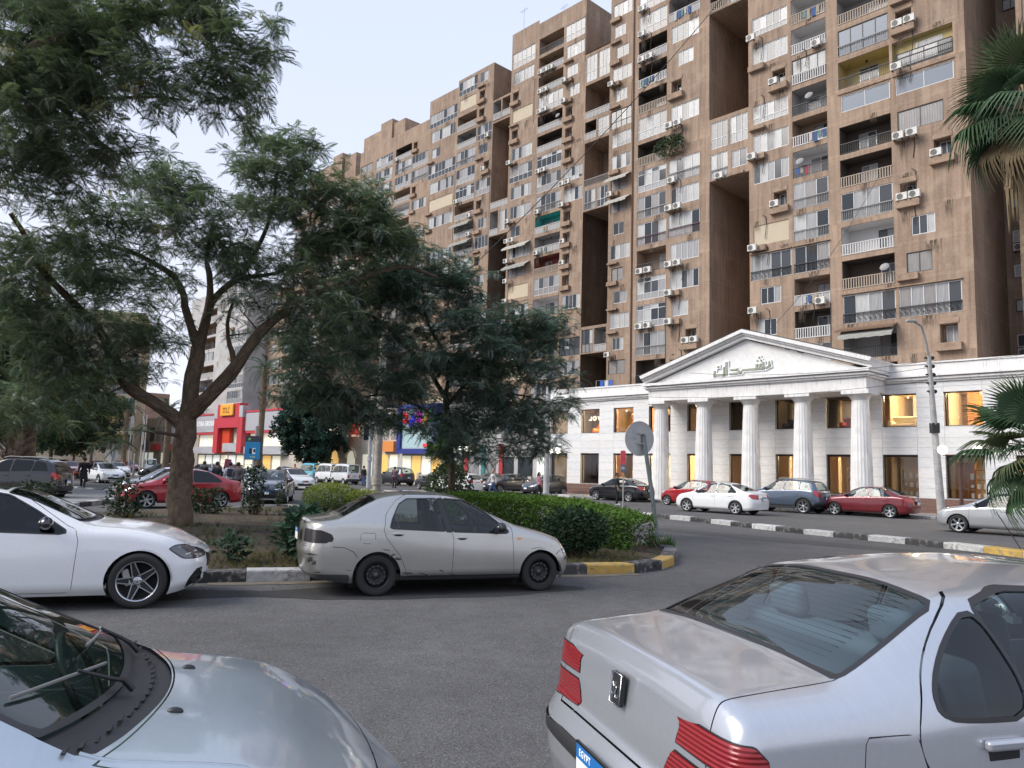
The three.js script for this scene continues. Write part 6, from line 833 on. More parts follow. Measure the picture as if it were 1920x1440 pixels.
SPEC.quartz = { hi: 1.6, wb: 2.7, R: 0.31, W: 0.88, wRoof: 0.58, xr: -1.04, xf: 3.55, gh: 0.33, ar: 0.34, af: 0.6, ner: 5.5, cS: 0.955, edge: 0.09, hoodW: 0.78, hoodCrown: 0.018,
  top: [[-1.04, 0.94], [-0.93, 1.04, 0.035], [-0.43, 1.085, 0.06], [0.08, 1.35, 0.1], [0.8, 1.41, 0.6], [1.5, 1.36, 0.45], [2.32, 0.98, 0.12], [3.1, 0.84, 0.5], [3.55, 0.64]],
  belt: [[-1.04, 0.9], [-0.9, 0.985], [-0.3, 1.015], [0.7, 0.96], [1.9, 0.9], [2.6, 0.86], [3.2, 0.72], [3.55, 0.56]],
  tail: [[0.25, -0.06], [0.45, 0], [0.62, 0.0], [0.66, -0.075], [0.8, -0.09], [1.05, -0.13]], nose: [[0.2, -0.05], [0.4, 0], [0.6, -0.03], [0.85, -0.22]],
  ws: [1.46, 2.26], rw: [-0.42, 0.07], rwIn: 0.03, rwBow: 0.03, bootF: v => Math.min(v[6] < 3.2 ? 1 : Math.max(v[0] + 0.45 - 0.03 * v[2] * v[2], v[2] - 0.655), v[0] > -0.6 ? 1 : Math.max(v[2] - 0.655, 0.665 - v[1], v[0] + 0.7, v[6] > 4.5 ? 1 : -1)), hood: [2.4, 3.4],
  wins: [{ p: smooth([[-0.14, 0.995], [-0.13, 1.03], [-0.01, 1.13], [0.12, 1.22], [0.2, 1.255], [0.215, 0.985], [0.0, 0.985]]) }, { p: [[0.255, 0.98], [0.245, 1.272], [0.42, 1.312], [0.92, 1.31], [0.96, 0.965]] }, { p: [[1.04, 0.965], [1.0, 1.31], [1.4, 1.28], [1.95, 0.945]] }],
  doors: [{ r: 0.012, p: smooth([[0.4, 1.372], [0.24, 1.34], [0.04, 1.24], [-0.17, 1.07], [-0.26, 0.93], [-0.21, 0.79], [0.02, 0.6], [0.26, 0.42], [0.36, 0.3], [0.7, 0.295], [0.98, 0.3], [0.99, 0.7], [1.0, 1.36], [0.8, 1.385]]), h: [0.07, 0.885] }, { p: [[1.0, 0.3], [1.02, 1.36], [1.5, 1.34], [2.15, 0.92], [2.2, 0.3]], h: [1.2, 0.82] }],
  mirror: [1.95, 0.96], rim: 'alloy', paint: flake([0.5, 0.52, 0.55], 0.3, 0.6, 0.05), glass: MP([0.42, 0.5, 0.5], 0.015, { transmission: 1 }), screen: MP([0.55, 0.68, 0.7], 0.015, { transmission: 1 }), trim: M([0.2, 0.21, 0.23], 0.9), seatMat: M([0.16, 0.17, 0.19], 0.9),
  cuts: [...[['upper', 0.835, 0.925], ['lower', 0.7, 0.8]].map(([, a, b]) => { const g = polySdf(a > 0.8 ? [[0.5, a], [0.56, b], [0.95, b - 0.008], [1.0, b - 0.05], [0.99, a - 0.012]] : [[0.42, a], [0.485, b], [0.99, b - 0.012], [0.97, a - 0.03]], 0.008); return { n: 'taillight', m: lampRed, g: 0.003, rim: 0.006, f: v => v[6] > 3.5 || v[0] > 1 ? 1 : g(v[9], v[1]) }; }),
    { n: 'bumper_strip', one: 1, m: mat.black, g: 0.012, f: (() => { const g = polySdf([[-0.1, 0.545], [-0.1, 0.605], [1.5, 0.6], [1.5, 0.545]], 0.004); return v => v[6] > 3.5 || v[0] > -0.33 ? 1 : g(v[9], v[1]); })() },
    bandCut('fuel_flap', [[-0.47, 0.79], [-0.45, 0.915], [-0.28, 0.915], [-0.25, 0.79]], null, { rim: 0.004, r: 0.018 }), bandCut('headlight', [[3.1, 0.6], [3.15, 0.72], [3.6, 0.66], [3.6, 0.56]], mat.lens, { z: 0.4 })],
  plates: [[-1.058, 0.555, -1, plateB]], cab: [0.1, 1.9],
  extra: (root, { ox, surf }) => {
    const x = -0.945 - ox, b = new Soup(); b.add(new RoundedBoxGeometry(0.02, 0.125, 0.1, 3, 0.009), xf(0, 0, 0)); const o = b.mesh('boot_emblem', mat.black, root); o.position.set(x - 0.012, 0.885, 0); o.rotation.z = -0.1;
    const s = new Soup(); s.tube([[-0.012, -0.03, 0.028], [-0.013, -0.034, 0.008], [-0.013, -0.018, 0.0], [-0.013, 0.004, 0.012], [-0.013, 0.014, 0.0], [-0.013, 0.004, -0.012], [-0.013, -0.018, -0.004], [-0.013, -0.03, -0.02], [-0.012, -0.022, -0.03]], 0.004, 6); s.tube([[-0.013, 0.004, -0.012], [-0.013, 0.02, -0.024]], 0.004, 6); s.mesh('emblem_figure', mat.chrome, o);
    const r = new Soup(); r.tube([[-0.013, 0.06, -0.047], [-0.013, 0.06, 0.047], [-0.013, -0.06, 0.047], [-0.013, -0.06, -0.047], [-0.013, 0.06, -0.047]], 0.0025, 6); r.mesh('emblem_rim', mat.chrome, o);
    const sh = new Soup(); sh.box(-0.42 - ox, 1.0, -0.6, 0.12 - ox, 1.02, 0.6); sh.mesh('parcel_shelf', M([0.1, 0.105, 0.115], 0.9), root);
    for (const [a, b2] of [[0.07, 0.885]]) for (const d of [1, -1]) { const h = new Soup(); h.add(new RoundedBoxGeometry(0.13, 0.05, 0.01, 2, 0.004), xf(a - ox, b2 - 0.028, d * (surf(a, b2) + 0.001))); h.mesh('handle_recess', mat.dark, root); }
    const tx = new THREE.Group(); const hl = new Soup(); for (let k = 0; k < 14; k++) { const t = 0.08 + k * 0.062, X = lerp(-0.4, 0.07, t), Y = along(filletLine(SPEC.quartz.top, 0.16), X) - 0.01; hl.tube([[X - ox, Y - 0.006, -0.5], [X - ox, Y, 0], [X - ox, Y - 0.006, 0.5]], 0.0012, 4); } hl.mesh('heating_wires', mat.dark, root).userData.kind = 'stuff';
  } };
SPEC.quartz.cuts.forEach(c => { if (c.n === 'fuel_flap') c.m = SPEC.quartz.paint; });
SPEC.pale = { hi: 1.5, wb: 2.5, R: 0.3, W: 0.84, wRoof: 0.56, xr: -0.95, xf: 3.22, gh: 0.38, af: 0.62, nef: 2.6, cS: 0.95, edge: 0.12, hoodW: 0.8, hoodCrown: 0.03, yw: 0.6,
  top: [[-0.95, 0.98], [-0.86, 1.03, 0.06], [-0.42, 1.07], [0.42, 1.44, 0.5], [0.95, 1.48, 0.6], [1.42, 1.44, 0.3], [2.24, 1.0, 0.08], [2.65, 0.955, 0.5], [3.06, 0.81, 0.35], [3.22, 0.64]],
  belt: [[-0.95, 0.88], [-0.3, 0.96], [0.8, 0.92], [1.9, 0.91], [2.4, 0.875], [2.9, 0.77], [3.25, 0.58]], nose: [[0.2, -0.05], [0.4, 0], [0.6, -0.02], [0.85, -0.2]], tail: [[0.25, -0.03], [0.55, 0], [1.05, -0.12]],
  ws: [1.38, 2.2], wsBow: 0.3, rw: [-0.36, 0.36], cowl: [2.2, 2.36], hood: [2.37, 3.05], hoodBow: 0.2, hoodK: 0.99, boot: [-0.86, -0.42], wins: [[[-0.02, 0.99], [0.42, 1.29], [0.85, 1.34], [0.9, 0.96]], [[0.98, 0.95], [0.96, 1.34], [1.24, 1.3], [1.85, 0.93]]],
  doors: SPEC.sedan.doors.map(d => ({ ...d, p: d.p.map(([x, y]) => [x * 0.92, Math.min(y, 1.39)]) })), rim: 'cap', paint: paintBlue, screen: MP([0.62, 0.78, 0.72], 0.015, { transmission: 1 }), trim: M([0.13, 0.15, 0.145], 0.9), seatMat: M([0.1, 0.12, 0.115], 0.9),
  cuts: [{ n: 'headlight', at: 'nose', p: [[0.4, 0.55], [0.45, 0.7], [0.95, 0.72], [1.0, 0.66], [0.75, 0.54]], m: mat.lens, rim: 0.012, max: 3.6 }, { n: 'taillight', at: 'tail', p: SPEC.sedan.cuts[1].p, m: mat.red }], plates: [[-0.96, 0.74, -1, plateB]],
  extra: (root, { ox, rows }) => {
    const topAt = (x, z) => { let b = rows[0], d = 1e9; for (const r of rows) { const e = Math.abs(r[r.length - 1][0] - x); if (e < d) { d = e; b = r; } } for (let j = b.length - 1; j > 0; j--) if (b[j - 1][2] >= Math.abs(z)) { const p = b[j], q = b[j - 1]; return lerp(p[1], q[1], (Math.abs(z) - p[2]) / ((q[2] - p[2]) || 1)); } return b[b.length - 1][1]; };
    for (const z of [-0.26, 0.27]) { const s = new Soup(); s.add(new THREE.SphereGeometry(1, 12, 8), xf(2.4 - ox, topAt(2.4, z) + 0.004, z, 0, 0, -0.1, 0.024, 0.012, 0.014)); s.mesh('washer_jet', mat.black, root); }
    const xb = z => 2.2 - 0.3 * z * z;
    for (const [z0, z1, pz] of [[-0.6, -0.12, -0.42], [-0.06, 0.5, 0.1]]) {
      const B = [], n = 10; for (let k = 0; k <= n; k++) { const t = k / n, z = lerp(z0, z1, t), x = xb(z) - 0.05 - 0.07 * t; B.push([x - ox, 0, z]); } B.forEach((p, i) => { const y0 = topAt(B[0][0] + ox, z0), y1 = topAt(B[n][0] + ox, z1); p[1] = lerp(y0, y1, i / n) + 0.01 + 0.008 * Math.sin(PI * i / n); });
      const bl = new Soup(); bl.tube(B, 0.0055, 6); bl.mesh('wiper_blade', M([0.17, 0.17, 0.165], 0.7), root);
      const zm = lerp(z0, z1, 0.45), xm = xb(zm) - 0.08, px = xb(pz) + 0.06, s = new Soup(); s.tube([[px - ox, topAt(px, pz) + 0.0, pz], [px - 0.03 - ox, topAt(px, pz) + 0.035, pz + 0.01], [xb(pz) - ox, topAt(xb(pz), pz) + 0.035, lerp(pz, zm, 0.6)], [xm - ox, topAt(xm, zm) + 0.026, zm]], t => 0.01 - 0.005 * t, 8); s.mesh('wiper_arm', mat.black, root);
    }
    const gr = new Soup(); for (let k = -9; k <= 9; k++) { const z = k * 0.07, x = 2.3 - 0.33 * z * z; gr.add(new RoundedBoxGeometry(0.012, 0.005, 0.05, 1, 0.002), xf(x - ox, topAt(x, z) - 0.008, z)); } gr.mesh('cowl_slot', mat.dark, root).userData.kind = 'stuff';
    const cr = new Soup(); for (const d of [1]) { const L = []; for (let k = 0; k <= 20; k++) { const x = 2.2 + k * 0.045, z = d * (0.62 - 0.0); L.push([x - ox, topAt(x, z) - 0.004, z - 0.03 * Math.pow(k / 20, 2)]); } cr.tube(L, 0.007, 6); } cr.mesh('bonnet_crease', paintBlue, root);
  } };
function placeNear() {
  const at = (s, ax, az, deg, axle) => { const d = deg * Math.PI / 180, k = (s.xr + s.xf) / 2 - axle; return [ax + Math.cos(d) * k, az - Math.sin(d) * k]; };
  // reference points are the middle of the axle on the ground
  const wr = 21 * Math.PI / 180, side = (p, w, deg) => { const d = deg * Math.PI / 180; return [p[0] - Math.sin(d) * w, p[1] - Math.cos(d) * w]; };
  { const p = side([-1.78, -10.69], 0.72, 21), [x, z] = at(SPEC.dented, p[0], p[1], 21, 0); placeCar(makeCar(SPEC.dented), 'parked_car', 'dented silver saloon with black steel wheels parked at the hedge island', x, z, 21, { first: 1 }); }
  { const p = side([-4.38, -9.36], 0.8, 20), [x, z] = at(SPEC.executive, p[0], p[1], 20, 2.94); placeCar(makeCar(SPEC.executive), 'parked_car', 'glossy white saloon with black glass roof and five-spoke wheels behind the silver saloon', x, z, 20, { first: 1 }); }
  { const [x, z] = at(SPEC.quartz, 0.49, -3.23, 15.8, -0.93); placeCar(makeCar(SPEC.quartz), 'parked_car', 'large silver saloon at lower right, boot with black emblem plaque facing left', x, z, 15.8, { first: 1 }); }
  { const [x, z] = at(SPEC.pale, -1.0, -2.76, 18.5, 2.5); placeCar(makeCar(SPEC.pale), 'parked_car', 'pale blue silver car at lower left showing bonnet, wipers and windscreen', x, z, 18.5, { first: 1 }); }
}
placeNear();
// ---- the traffic and the parked cars farther off
{
  const src = {}; for (const k of Object.keys(SPEC)) if (!['dented', 'executive', 'quartz', 'pale'].includes(k)) { src[k] = makeCar(SPEC[k]); src[k].userData.paint = SPEC[k].paint; src[k].userData.rimMat = rimMat[SPEC[k].rim]; }
  const first = {};
  const put = (kind, label, x, z, deg, paint, o = {}) => {
    const c = src[kind].clone(); c.traverse(m => { if (m.isMesh && m.material === src[kind].userData.paint) m.material = paint; else if (o.rim && m.isMesh && m.material === src[kind].userData.rimMat) m.material = rimMat[o.rim]; if (o.plate && m.name === 'number_plate') m.material = plateR; if (o.glass && m.isMesh && m.material === mat.tint) m.material = o.glass; });
    c.name = numbered(o.name || 'car'); c.position.set(x, 0, z); c.rotation.y = deg * PI / 180; tag(c, label, o.cat || 'car', o.group); scene.add(c); return c;
  };
  const g = mat.glass, dk = MP([0.012, 0.013, 0.014], 0.03, { transmission: 1 });
  put('sedan', 'black saloon parked before the left part of the white shop', 7.09, -49.14, 133.5, PAINT.black);
  put('hatch', 'red hatchback partly hidden behind the white saloon', 10.43, -44.28, 133.5, PAINT.red, { glass: g });
  put('sedan', 'white saloon moving along the kerb strip before the portico', 10.11, -37.01, 133.5, PAINT.white, { rim: 'cap', glass: g });
  put('suv', 'slate blue crossover parked between the white and dark red saloons', 14.33, -40.13, 133.5, PAINT.blue, { glass: g });
  put('sedan', 'dark red saloon parked before the last column of the portico', 17.58, -37.84, 133.5, PAINT.maroon, { rim: 'twin', glass: g });
  put('sedan', 'silver saloon entering at the right edge behind the low palm', 17.31, -26.89, 133.5, PAINT.silver, { rim: 'twin' });
  put('hatch', 'dark grey hatchback facing left beside the grey lamp pole', 2.56, -56.53, 220, PAINT.slate, { glass: g });
  put('sedan', 'dark grey saloon parked left of the dark hatchback', -0.09, -60.08, 216, PAINT.slate, { glass: g });
  put('sedan', 'grey saloon behind the walking man in white shirt', -1.75, -68.06, 216, PAINT.blue, { glass: g });
  put('estate', 'white estate car with a red plate passing behind the island bush', -3.89, -57.11, 137, PAINT.white, { plate: 1, glass: g });
  put('estate', 'black estate car right of the thick lamp pole', -5.72, -61.95, 134, PAINT.black, { glass: g });
  put('suv', 'dark grey off-road car behind the thick lamp pole', -10.72, -72.99, 133, PAINT.grey, { glass: g });
  put('van', 'white microbus with its rear to the camera beside the motorcycle', -15.19, -71.63, 133, PAINT.white, { cat: 'van', name: 'microbus' });
  put('van', 'white and green microbus between the teal and white ones', -17.52, -75.04, 133, PAINT.white, { cat: 'van', name: 'microbus' });
  put('van', 'teal microbus leftmost of the three microbuses', -19.81, -77.53, 133, PAINT.teal, { cat: 'van', name: 'microbus' });
  put('sedan', 'white saloon with a red plate turning left of the golden shrub', -15.06, -53.97, -52, PAINT.white, { plate: 1 });
  put('sedan', 'dark navy saloon with blue plate facing the camera by the island', -10.80, -35.37, -80, PAINT.navy, { glass: g });
  put('sedan', 'silver saloon with lit amber lamp behind the navy saloon', -15.39, -47.09, -58, PAINT.silver, { glass: g });
  put('sedan', 'bright red saloon behind the tree trunk facing left', -12.43, -29.41, 218, PAINT.red, { glass: dk });
  put('sedan', 'silver saloon mostly hidden behind the red saloon', -14.84, -33.75, 216, PAINT.silver, { glass: g });
  put('suv', 'black sport utility car at the left edge above the white saloon', -20.06, -31.43, 184, PAINT.black, { glass: dk });
  put('sedan', 'red saloon facing the camera left of the walking man in black', -38.43, -67.89, -68, PAINT.red);
  put('sedan', 'white saloon facing right beside the walking man in black', -29.47, -56.35, -42, PAINT.white);
  put('sedan', 'second white saloon just behind the first at left', -39.01, -76.80, -45, PAINT.white);
  put('van', 'white van near the far kerb left of the tree trunk', -46.49, -100.27, -60, PAINT.white, { cat: 'van', name: 'delivery_van' });
  put('sedan', 'maroon saloon left of the far white van', -53.14, -108.46, -50, PAINT.maroon);
  put('sedan', 'grey saloon behind the round sign at left', -60.93, -120.45, -45, PAINT.grey);
  put('sedan', 'black saloon between the far white van and the tree trunk', -34.88, -77.83, 215, PAINT.black);
  put('sedan', 'blue grey saloon right of the tree trunk before the red shop', -36.43, -92.47, -50, PAINT.blue);
  put('sedan', 'white saloon before the lit windows of the red shop', -38.75, -101.87, -50, PAINT.white);
  put('sedan', 'white saloon under the leaning red poster', -43.57, -118.35, -55, PAINT.white);
  put('sedan', 'dark red saloon left of the billboard pole', -36.13, -102.38, -80, PAINT.maroon);
  put('van', 'white van right of the billboard pole', -33.01, -104.54, -70, PAINT.white, { cat: 'van', name: 'delivery_van' });
  put('sedan', 'blue saloon behind the man in an orange shirt', -25.30, -86.80, 125, PAINT.blue);
  put('sedan', 'pale grey saloon left of the red saloon near the dark fence', -38.01, -64.65, -75, PAINT.blue, { glass: dk });
  put('van', 'far white van in the crowd of cars at left', -73.69, -131.82, -70, PAINT.white, { cat: 'van', name: 'delivery_van' });
  put('sedan', 'far red saloon with lit tail lamps right of the far van', -68.49, -124.39, 110, PAINT.red);
  put('van', 'far white van behind the man in black', -78.28, -144.47, -60, PAINT.white, { cat: 'van', name: 'delivery_van' });
  put('sedan', 'far white saloon by the thin pole at left', -63.87, -119.75, -60, PAINT.white);
  put('sedan', 'far maroon saloon by the thin pole at left', -53.78, -101.13, -50, PAINT.maroon);
  put('sedan', 'far silver saloon beyond the dark fence end', -73.14, -125.30, -60, PAINT.silver);
  put('sedan', 'far red saloon beyond the dark fence end', -63.78, -110.74, -60, PAINT.maroon);
  put('sedan', 'far black saloon behind the second white saloon', -79.99, -160.21, -50, PAINT.slate);
  put('sedan', 'far silver saloon left of the far white van group', -81.66, -143.24, -60, PAINT.silver);
}
// ---------------------------------------------------------------- trees, palms, hedge and plants
const CAM = new THREE.Matrix4().makeRotationFromEuler(camera.rotation);
const at = (px, py, d) => V3((px - 960) / 1442 * d, -(py - 720) / 1442 * d, -d).applyMatrix4(CAM).add(camera.position);   // a spot seen at (px, py) of the photograph, d metres off
const leafMat = (t = 0.35, c = 0xffffff) => MP(c, 0.93, { transmission: t, thickness: 0, ior: 1.5, specularIntensity: 0.8 });
const feather = leafMat(0.5), plantLeaf = MP(0xffffff, 0.85, { transmission: 0.35, thickness: 0, ior: 1.4, specularIntensity: 0.6 });
const barkTex = tex(512, (u, v) => { const a = fbm(u * 8, v * 4, 8, 5, 401), c = fbm(u * 26, v * 9, 26, 4, 402), k = 0.65 + a * 0.5 + (c - 0.5) * 0.7; return [0.135 * k, 0.095 * k, 0.063 * k]; }, 1, true);
const barkBump = tex(512, (u, v) => fbm(u * 22, v * 7, 22, 5, 404), 1);
const bark = M(0xffffff, 0.92, { map: barkTex, bumpMap: barkBump, bumpScale: 0.06 }), twigMat = M([0.085, 0.06, 0.042], 0.9);
// one twice-pinnate leaf: a drooping midrib with pairs of narrow side ribs full of tiny leaflets
function featherLeaf(L, s, droop) {
  const n = 14; for (let k = 0; k < n; k++) {
    const t = 0.14 + 0.86 * k / (n - 1), x = L * t * (1 - 0.12 * droop * t), y = -droop * L * t * t * 0.55, pl = L * 0.34 * Math.sin(PI * Math.min(1, 0.22 + t * 0.72)), w = L * 0.021;
    for (const d of [1, -1]) { const a = 1.0 - 0.35 * t + rr(-0.12, 0.12), ex = x + Math.cos(a) * pl, ez = d * Math.sin(a) * pl, ey = y - pl * (0.1 + 0.35 * droop * rr(0.5, 1.3)), mx = lerp(x, ex, 0.5), mz = ez * 0.5, my = lerp(y, ey, 0.42); s.poly([[x, y, 0], [mx + w, my, mz - d * w * 0.5], [ex, ey, ez], [mx - w, my, mz + d * w * 0.5]]); }
  }
  s.poly([[0, 0, 0.004], [0, 0, -0.004], [L * 0.9, -droop * L * 0.5, 0]]);
}
const sprays = [0, 1, 2, 3].map(v => { seed = 600 + v; const out = new Soup(); const n = 8; for (let k = 0; k < n; k++) { const s = new Soup(); featherLeaf(rr(0.2, 0.38), s, rr(0.4, 1.3)); out.add(s.geo(), xf(rr(-0.05, 0.05), rr(-0.06, 0.06), rr(-0.05, 0.05), rr(-0.4, 0.4), k / n * 6.28 + rr(-0.4, 0.4), rr(-0.35, 0.55))); } const g = out.geo(); return g; });
function scatter(parent, name, geos, m, items, tint, flag = true) {      // items: [pos, euler, scale]
  const per = geos.map(() => []); items.forEach(i => per[Math.floor(rnd() * geos.length)].push(i));
  const grp = geos.map((g, k) => { if (!per[k].length) return; const im = new THREE.InstancedMesh(g, m, per[k].length); per[k].forEach((it, j) => { im.setMatrixAt(j, new THREE.Matrix4().compose(it[0], new THREE.Quaternion().setFromEuler(it[1]), V3(it[2], it[2], it[2]))); const c = tint(it); im.setColorAt(j, c); }); im.name = name; im.castShadow = im.receiveShadow = true; if (flag) im.userData.kind = 'stuff'; parent.add(im); return im; });
}
const greenish = (a, b, y = 0) => { const t = rnd(), k = rr(0.55, 1.45), w = rnd() < y ? 1 : 0; return C(lerp(a[0], b[0], t) * k + w * 0.12, lerp(a[1], b[1], t) * k + w * 0.07, lerp(a[2], b[2], t) * k); };
function bough(pts, r0, r1, s, m = 10) { const c = new THREE.CatmullRomCurve3(pts), n = Math.max(4, Math.round(c.getLength() / 0.25)); const P = c.getPoints(n).map((p, k) => [p.x + (k && k < n ? rr(-1, 1) * r1 * 0.25 : 0), p.y + (k && k < n ? rr(-1, 1) * r1 * 0.25 : 0), p.z]); s.tube(P, t => lerp(r0, r1, Math.pow(t, 0.85)) * (1 + 0.05 * Math.sin(t * 31)), m); return c.getPoints(n); }
// a feathery tree from hand-placed limbs and clumps of leaves
function featherTree(label, limbs, blobs, o = {}) {
  const base = limbs[0].p[0], t = thing('tree', label, 'tree', [base.x, o.y || 0, base.z]); const tr = new Soup(), sk = [];
  limbs.forEach((l, k) => { const P = bough(l.p, l.r[0], l.r[1], tr, k ? 10 : 18); P.forEach((p, i) => { if (!l.bare && (k || i > P.length * 0.6)) sk.push({ p, r: lerp(l.r[0], l.r[1], i / P.length) }); }); });
  const root = t.position.clone(), shiftGeo = g => g.translate(-root.x, -root.y, -root.z);
  part('trunk', shiftGeo(tr.geo()), bark, t);
  const cl = []; for (const [px, py, r, d, dens] of blobs) { const n = Math.round((r * r / 700) * (dens || 1)); for (let k = 0; k < n; k++) { const a = rr(0, 6.28), q = Math.sqrt(rnd()), dd = d + rr(-1, 1) * r / 1442 * d * 0.9; cl.push(at(px + Math.cos(a) * q * r, py + Math.sin(a) * q * r * 0.85, dd)); } }
  const c0 = sk[0].p; cl.sort((a, b) => a.distanceTo(c0) - b.distanceTo(c0));
  const tw = new Soup(), items = [];
  for (const c of cl) {
    let best = null, bd = 1e9; for (const s of sk) { const d = s.p.distanceTo(c) + Math.max(0, s.p.y - c.y) * 0.8; if (d < bd) { bd = d; best = s; } }
    const L = best.p.distanceTo(c), r0 = Math.min(best.r * 0.7, 0.012 + L * 0.016), mid = best.p.clone().lerp(c, 0.5).add(V3(rr(-0.15, 0.15) * L, rr(0.02, 0.2) * L, rr(-0.15, 0.15) * L));
    const cv = new THREE.QuadraticBezierCurve3(best.p, mid, c), n = Math.max(3, Math.round(L / 0.3)), P = cv.getPoints(n); tw.tube(P.map(p => p.toArray()), q => lerp(r0, 0.006, q), 5, false); P.forEach((p, i) => { if (i) sk.push({ p, r: lerp(r0, 0.006, i / n) }); });
    const m = Math.round(rr(8, 15) * (o.den || 1)); for (let k = 0; k < m; k++) { const a = rr(0, 6.28), q = Math.cbrt(rnd()) * (o.spread || 0.5); const p = c.clone().add(V3(Math.cos(a) * q, rr(-0.32, 0.26) * 0.9, Math.sin(a) * q)); items.push([p.sub(root), new THREE.Euler(rr(-0.3, 0.3), rr(0, 6.28), rr(-0.25, 0.25)), rr(0.75, 1.25) * (o.size || 1)]); }
  }
  part('twigs', shiftGeo(tw.geo()), twigMat, t).userData.kind = 'stuff';
  scatter(t, 'crown', sprays, feather, items, () => greenish(o.a || [0.085, 0.145, 0.06], o.b || [0.165, 0.225, 0.1], o.y || 0.025));
  return t;
}
{
  seed = 7007; const A = (...q) => { const o = []; for (let k = 0; k < q.length; k += 3) o.push(at(q[k], q[k + 1], q[k + 2])); return o; };
  const base = V3(-7.3, -0.1, -17.2);
  const main = [{ p: [base, V3(-7.28, 0.4, -17.22), ...A(339, 910, 17.3, 342, 840, 17.3, 350, 775, 17.3)], r: [0.31, 0.215] },
    { p: A(345, 800, 17.3, 322, 778, 17.2, 285, 753, 17, 250, 733, 16.9, 231, 715, 16.8, 219, 683, 16.6, 204, 650, 16.4, 181, 612, 16.2, 150, 582, 16, 107, 537, 15.6, 77, 505, 15.3, 55, 455, 15, 20, 400, 14.6), r: [0.17, 0.045] },
    { p: A(254, 735, 16.9, 256, 700, 16.9, 255, 664, 17), r: [0.075, 0.05], bare: 1 }, { p: A(236, 722, 16.8, 246, 705, 17, 240, 690, 17.2, 205, 692, 17.3, 150, 700, 17.4), r: [0.05, 0.02] },
    { p: A(352, 780, 17.3, 358, 727, 17.3, 365, 685, 17.4, 371, 650, 17.5), r: [0.2, 0.15] }, { p: A(371, 652, 17.5, 359, 614, 17.4, 348, 580, 17.3, 342, 545, 17.2, 322, 515, 17, 275, 486, 16.7, 238, 470, 16.4, 190, 460, 16), r: [0.11, 0.035] },
    { p: A(372, 652, 17.5, 384, 610, 17.6, 391, 575, 17.6, 394, 530, 17.7, 388, 480, 17.8, 400, 420, 17.8), r: [0.13, 0.04] }, { p: A(388, 590, 17.6, 405, 556, 17.7, 452, 514, 17.8, 480, 470, 17.9, 510, 400, 17.9, 520, 320, 17.9), r: [0.09, 0.03] }, { p: A(440, 522, 17.7, 480, 518, 17.8, 525, 510, 18, 590, 480, 18.2), r: [0.06, 0.03] },
    { p: A(356, 775, 17.3, 372, 762, 17.2, 405, 730, 17.1, 437, 695, 17, 460, 661, 16.9, 484, 627, 16.9, 517, 598, 16.9, 562, 567, 17, 600, 548, 17.2, 680, 520, 17.6, 760, 500, 18, 820, 520, 18.4), r: [0.2, 0.035] },
    { p: A(440, 690, 17, 436, 662, 17.1, 428, 640, 17.3, 427, 600, 17.5, 440, 560, 17.6), r: [0.075, 0.03] }];
  featherTree('large feathery tree with a forked brown trunk on the planted island', main, [[110, 430, 100, 15, 0.8], [240, 400, 95, 16, 0.8], [370, 400, 85, 17, 0.9], [480, 340, 80, 17.5], [540, 300, 55, 17.6], [500, 275, 50, 17.6], [440, 470, 75, 17.4], [560, 400, 85, 17.8], [660, 385, 75, 18], [705, 360, 45, 18], [290, 520, 85, 16.6, 0.6], [180, 545, 70, 16, 0.5], [90, 620, 85, 15.6, 0.8], [520, 480, 85, 17.7, 0.9], [640, 470, 85, 18], [740, 455, 55, 18.2], [50, 500, 75, 15, 0.8], [225, 640, 55, 16.4, 0.5], [120, 700, 75, 16, 0.8], [40, 690, 60, 15.6, 0.8], [330, 340, 55, 16.6], [415, 570, 50, 17.3, 0.4], [560, 560, 70, 17.2, 0.9], [470, 600, 40, 17.8, 0.4], [215, 800, 36, 15.6, 0.5], [300, 600, 45, 17.6, 0.35], [680, 420, 60, 18], [290, 690, 30, 17.6, 0.5], [250, 600, 60, 17.4, 0.7], [170, 660, 70, 16.6, 0.8], [60, 600, 80, 15.6, 0.8], [110, 760, 60, 16.5, 0.8], [20, 780, 60, 16, 0.8], [310, 580, 45, 17.8, 0.5], [170, 480, 70, 16, 0.7], [690, 450, 60, 18.2, 1.2], [620, 420, 60, 18], [590, 340, 45, 17.8], [600, 610, 60, 17.4, 0.8]], { y: 0 });
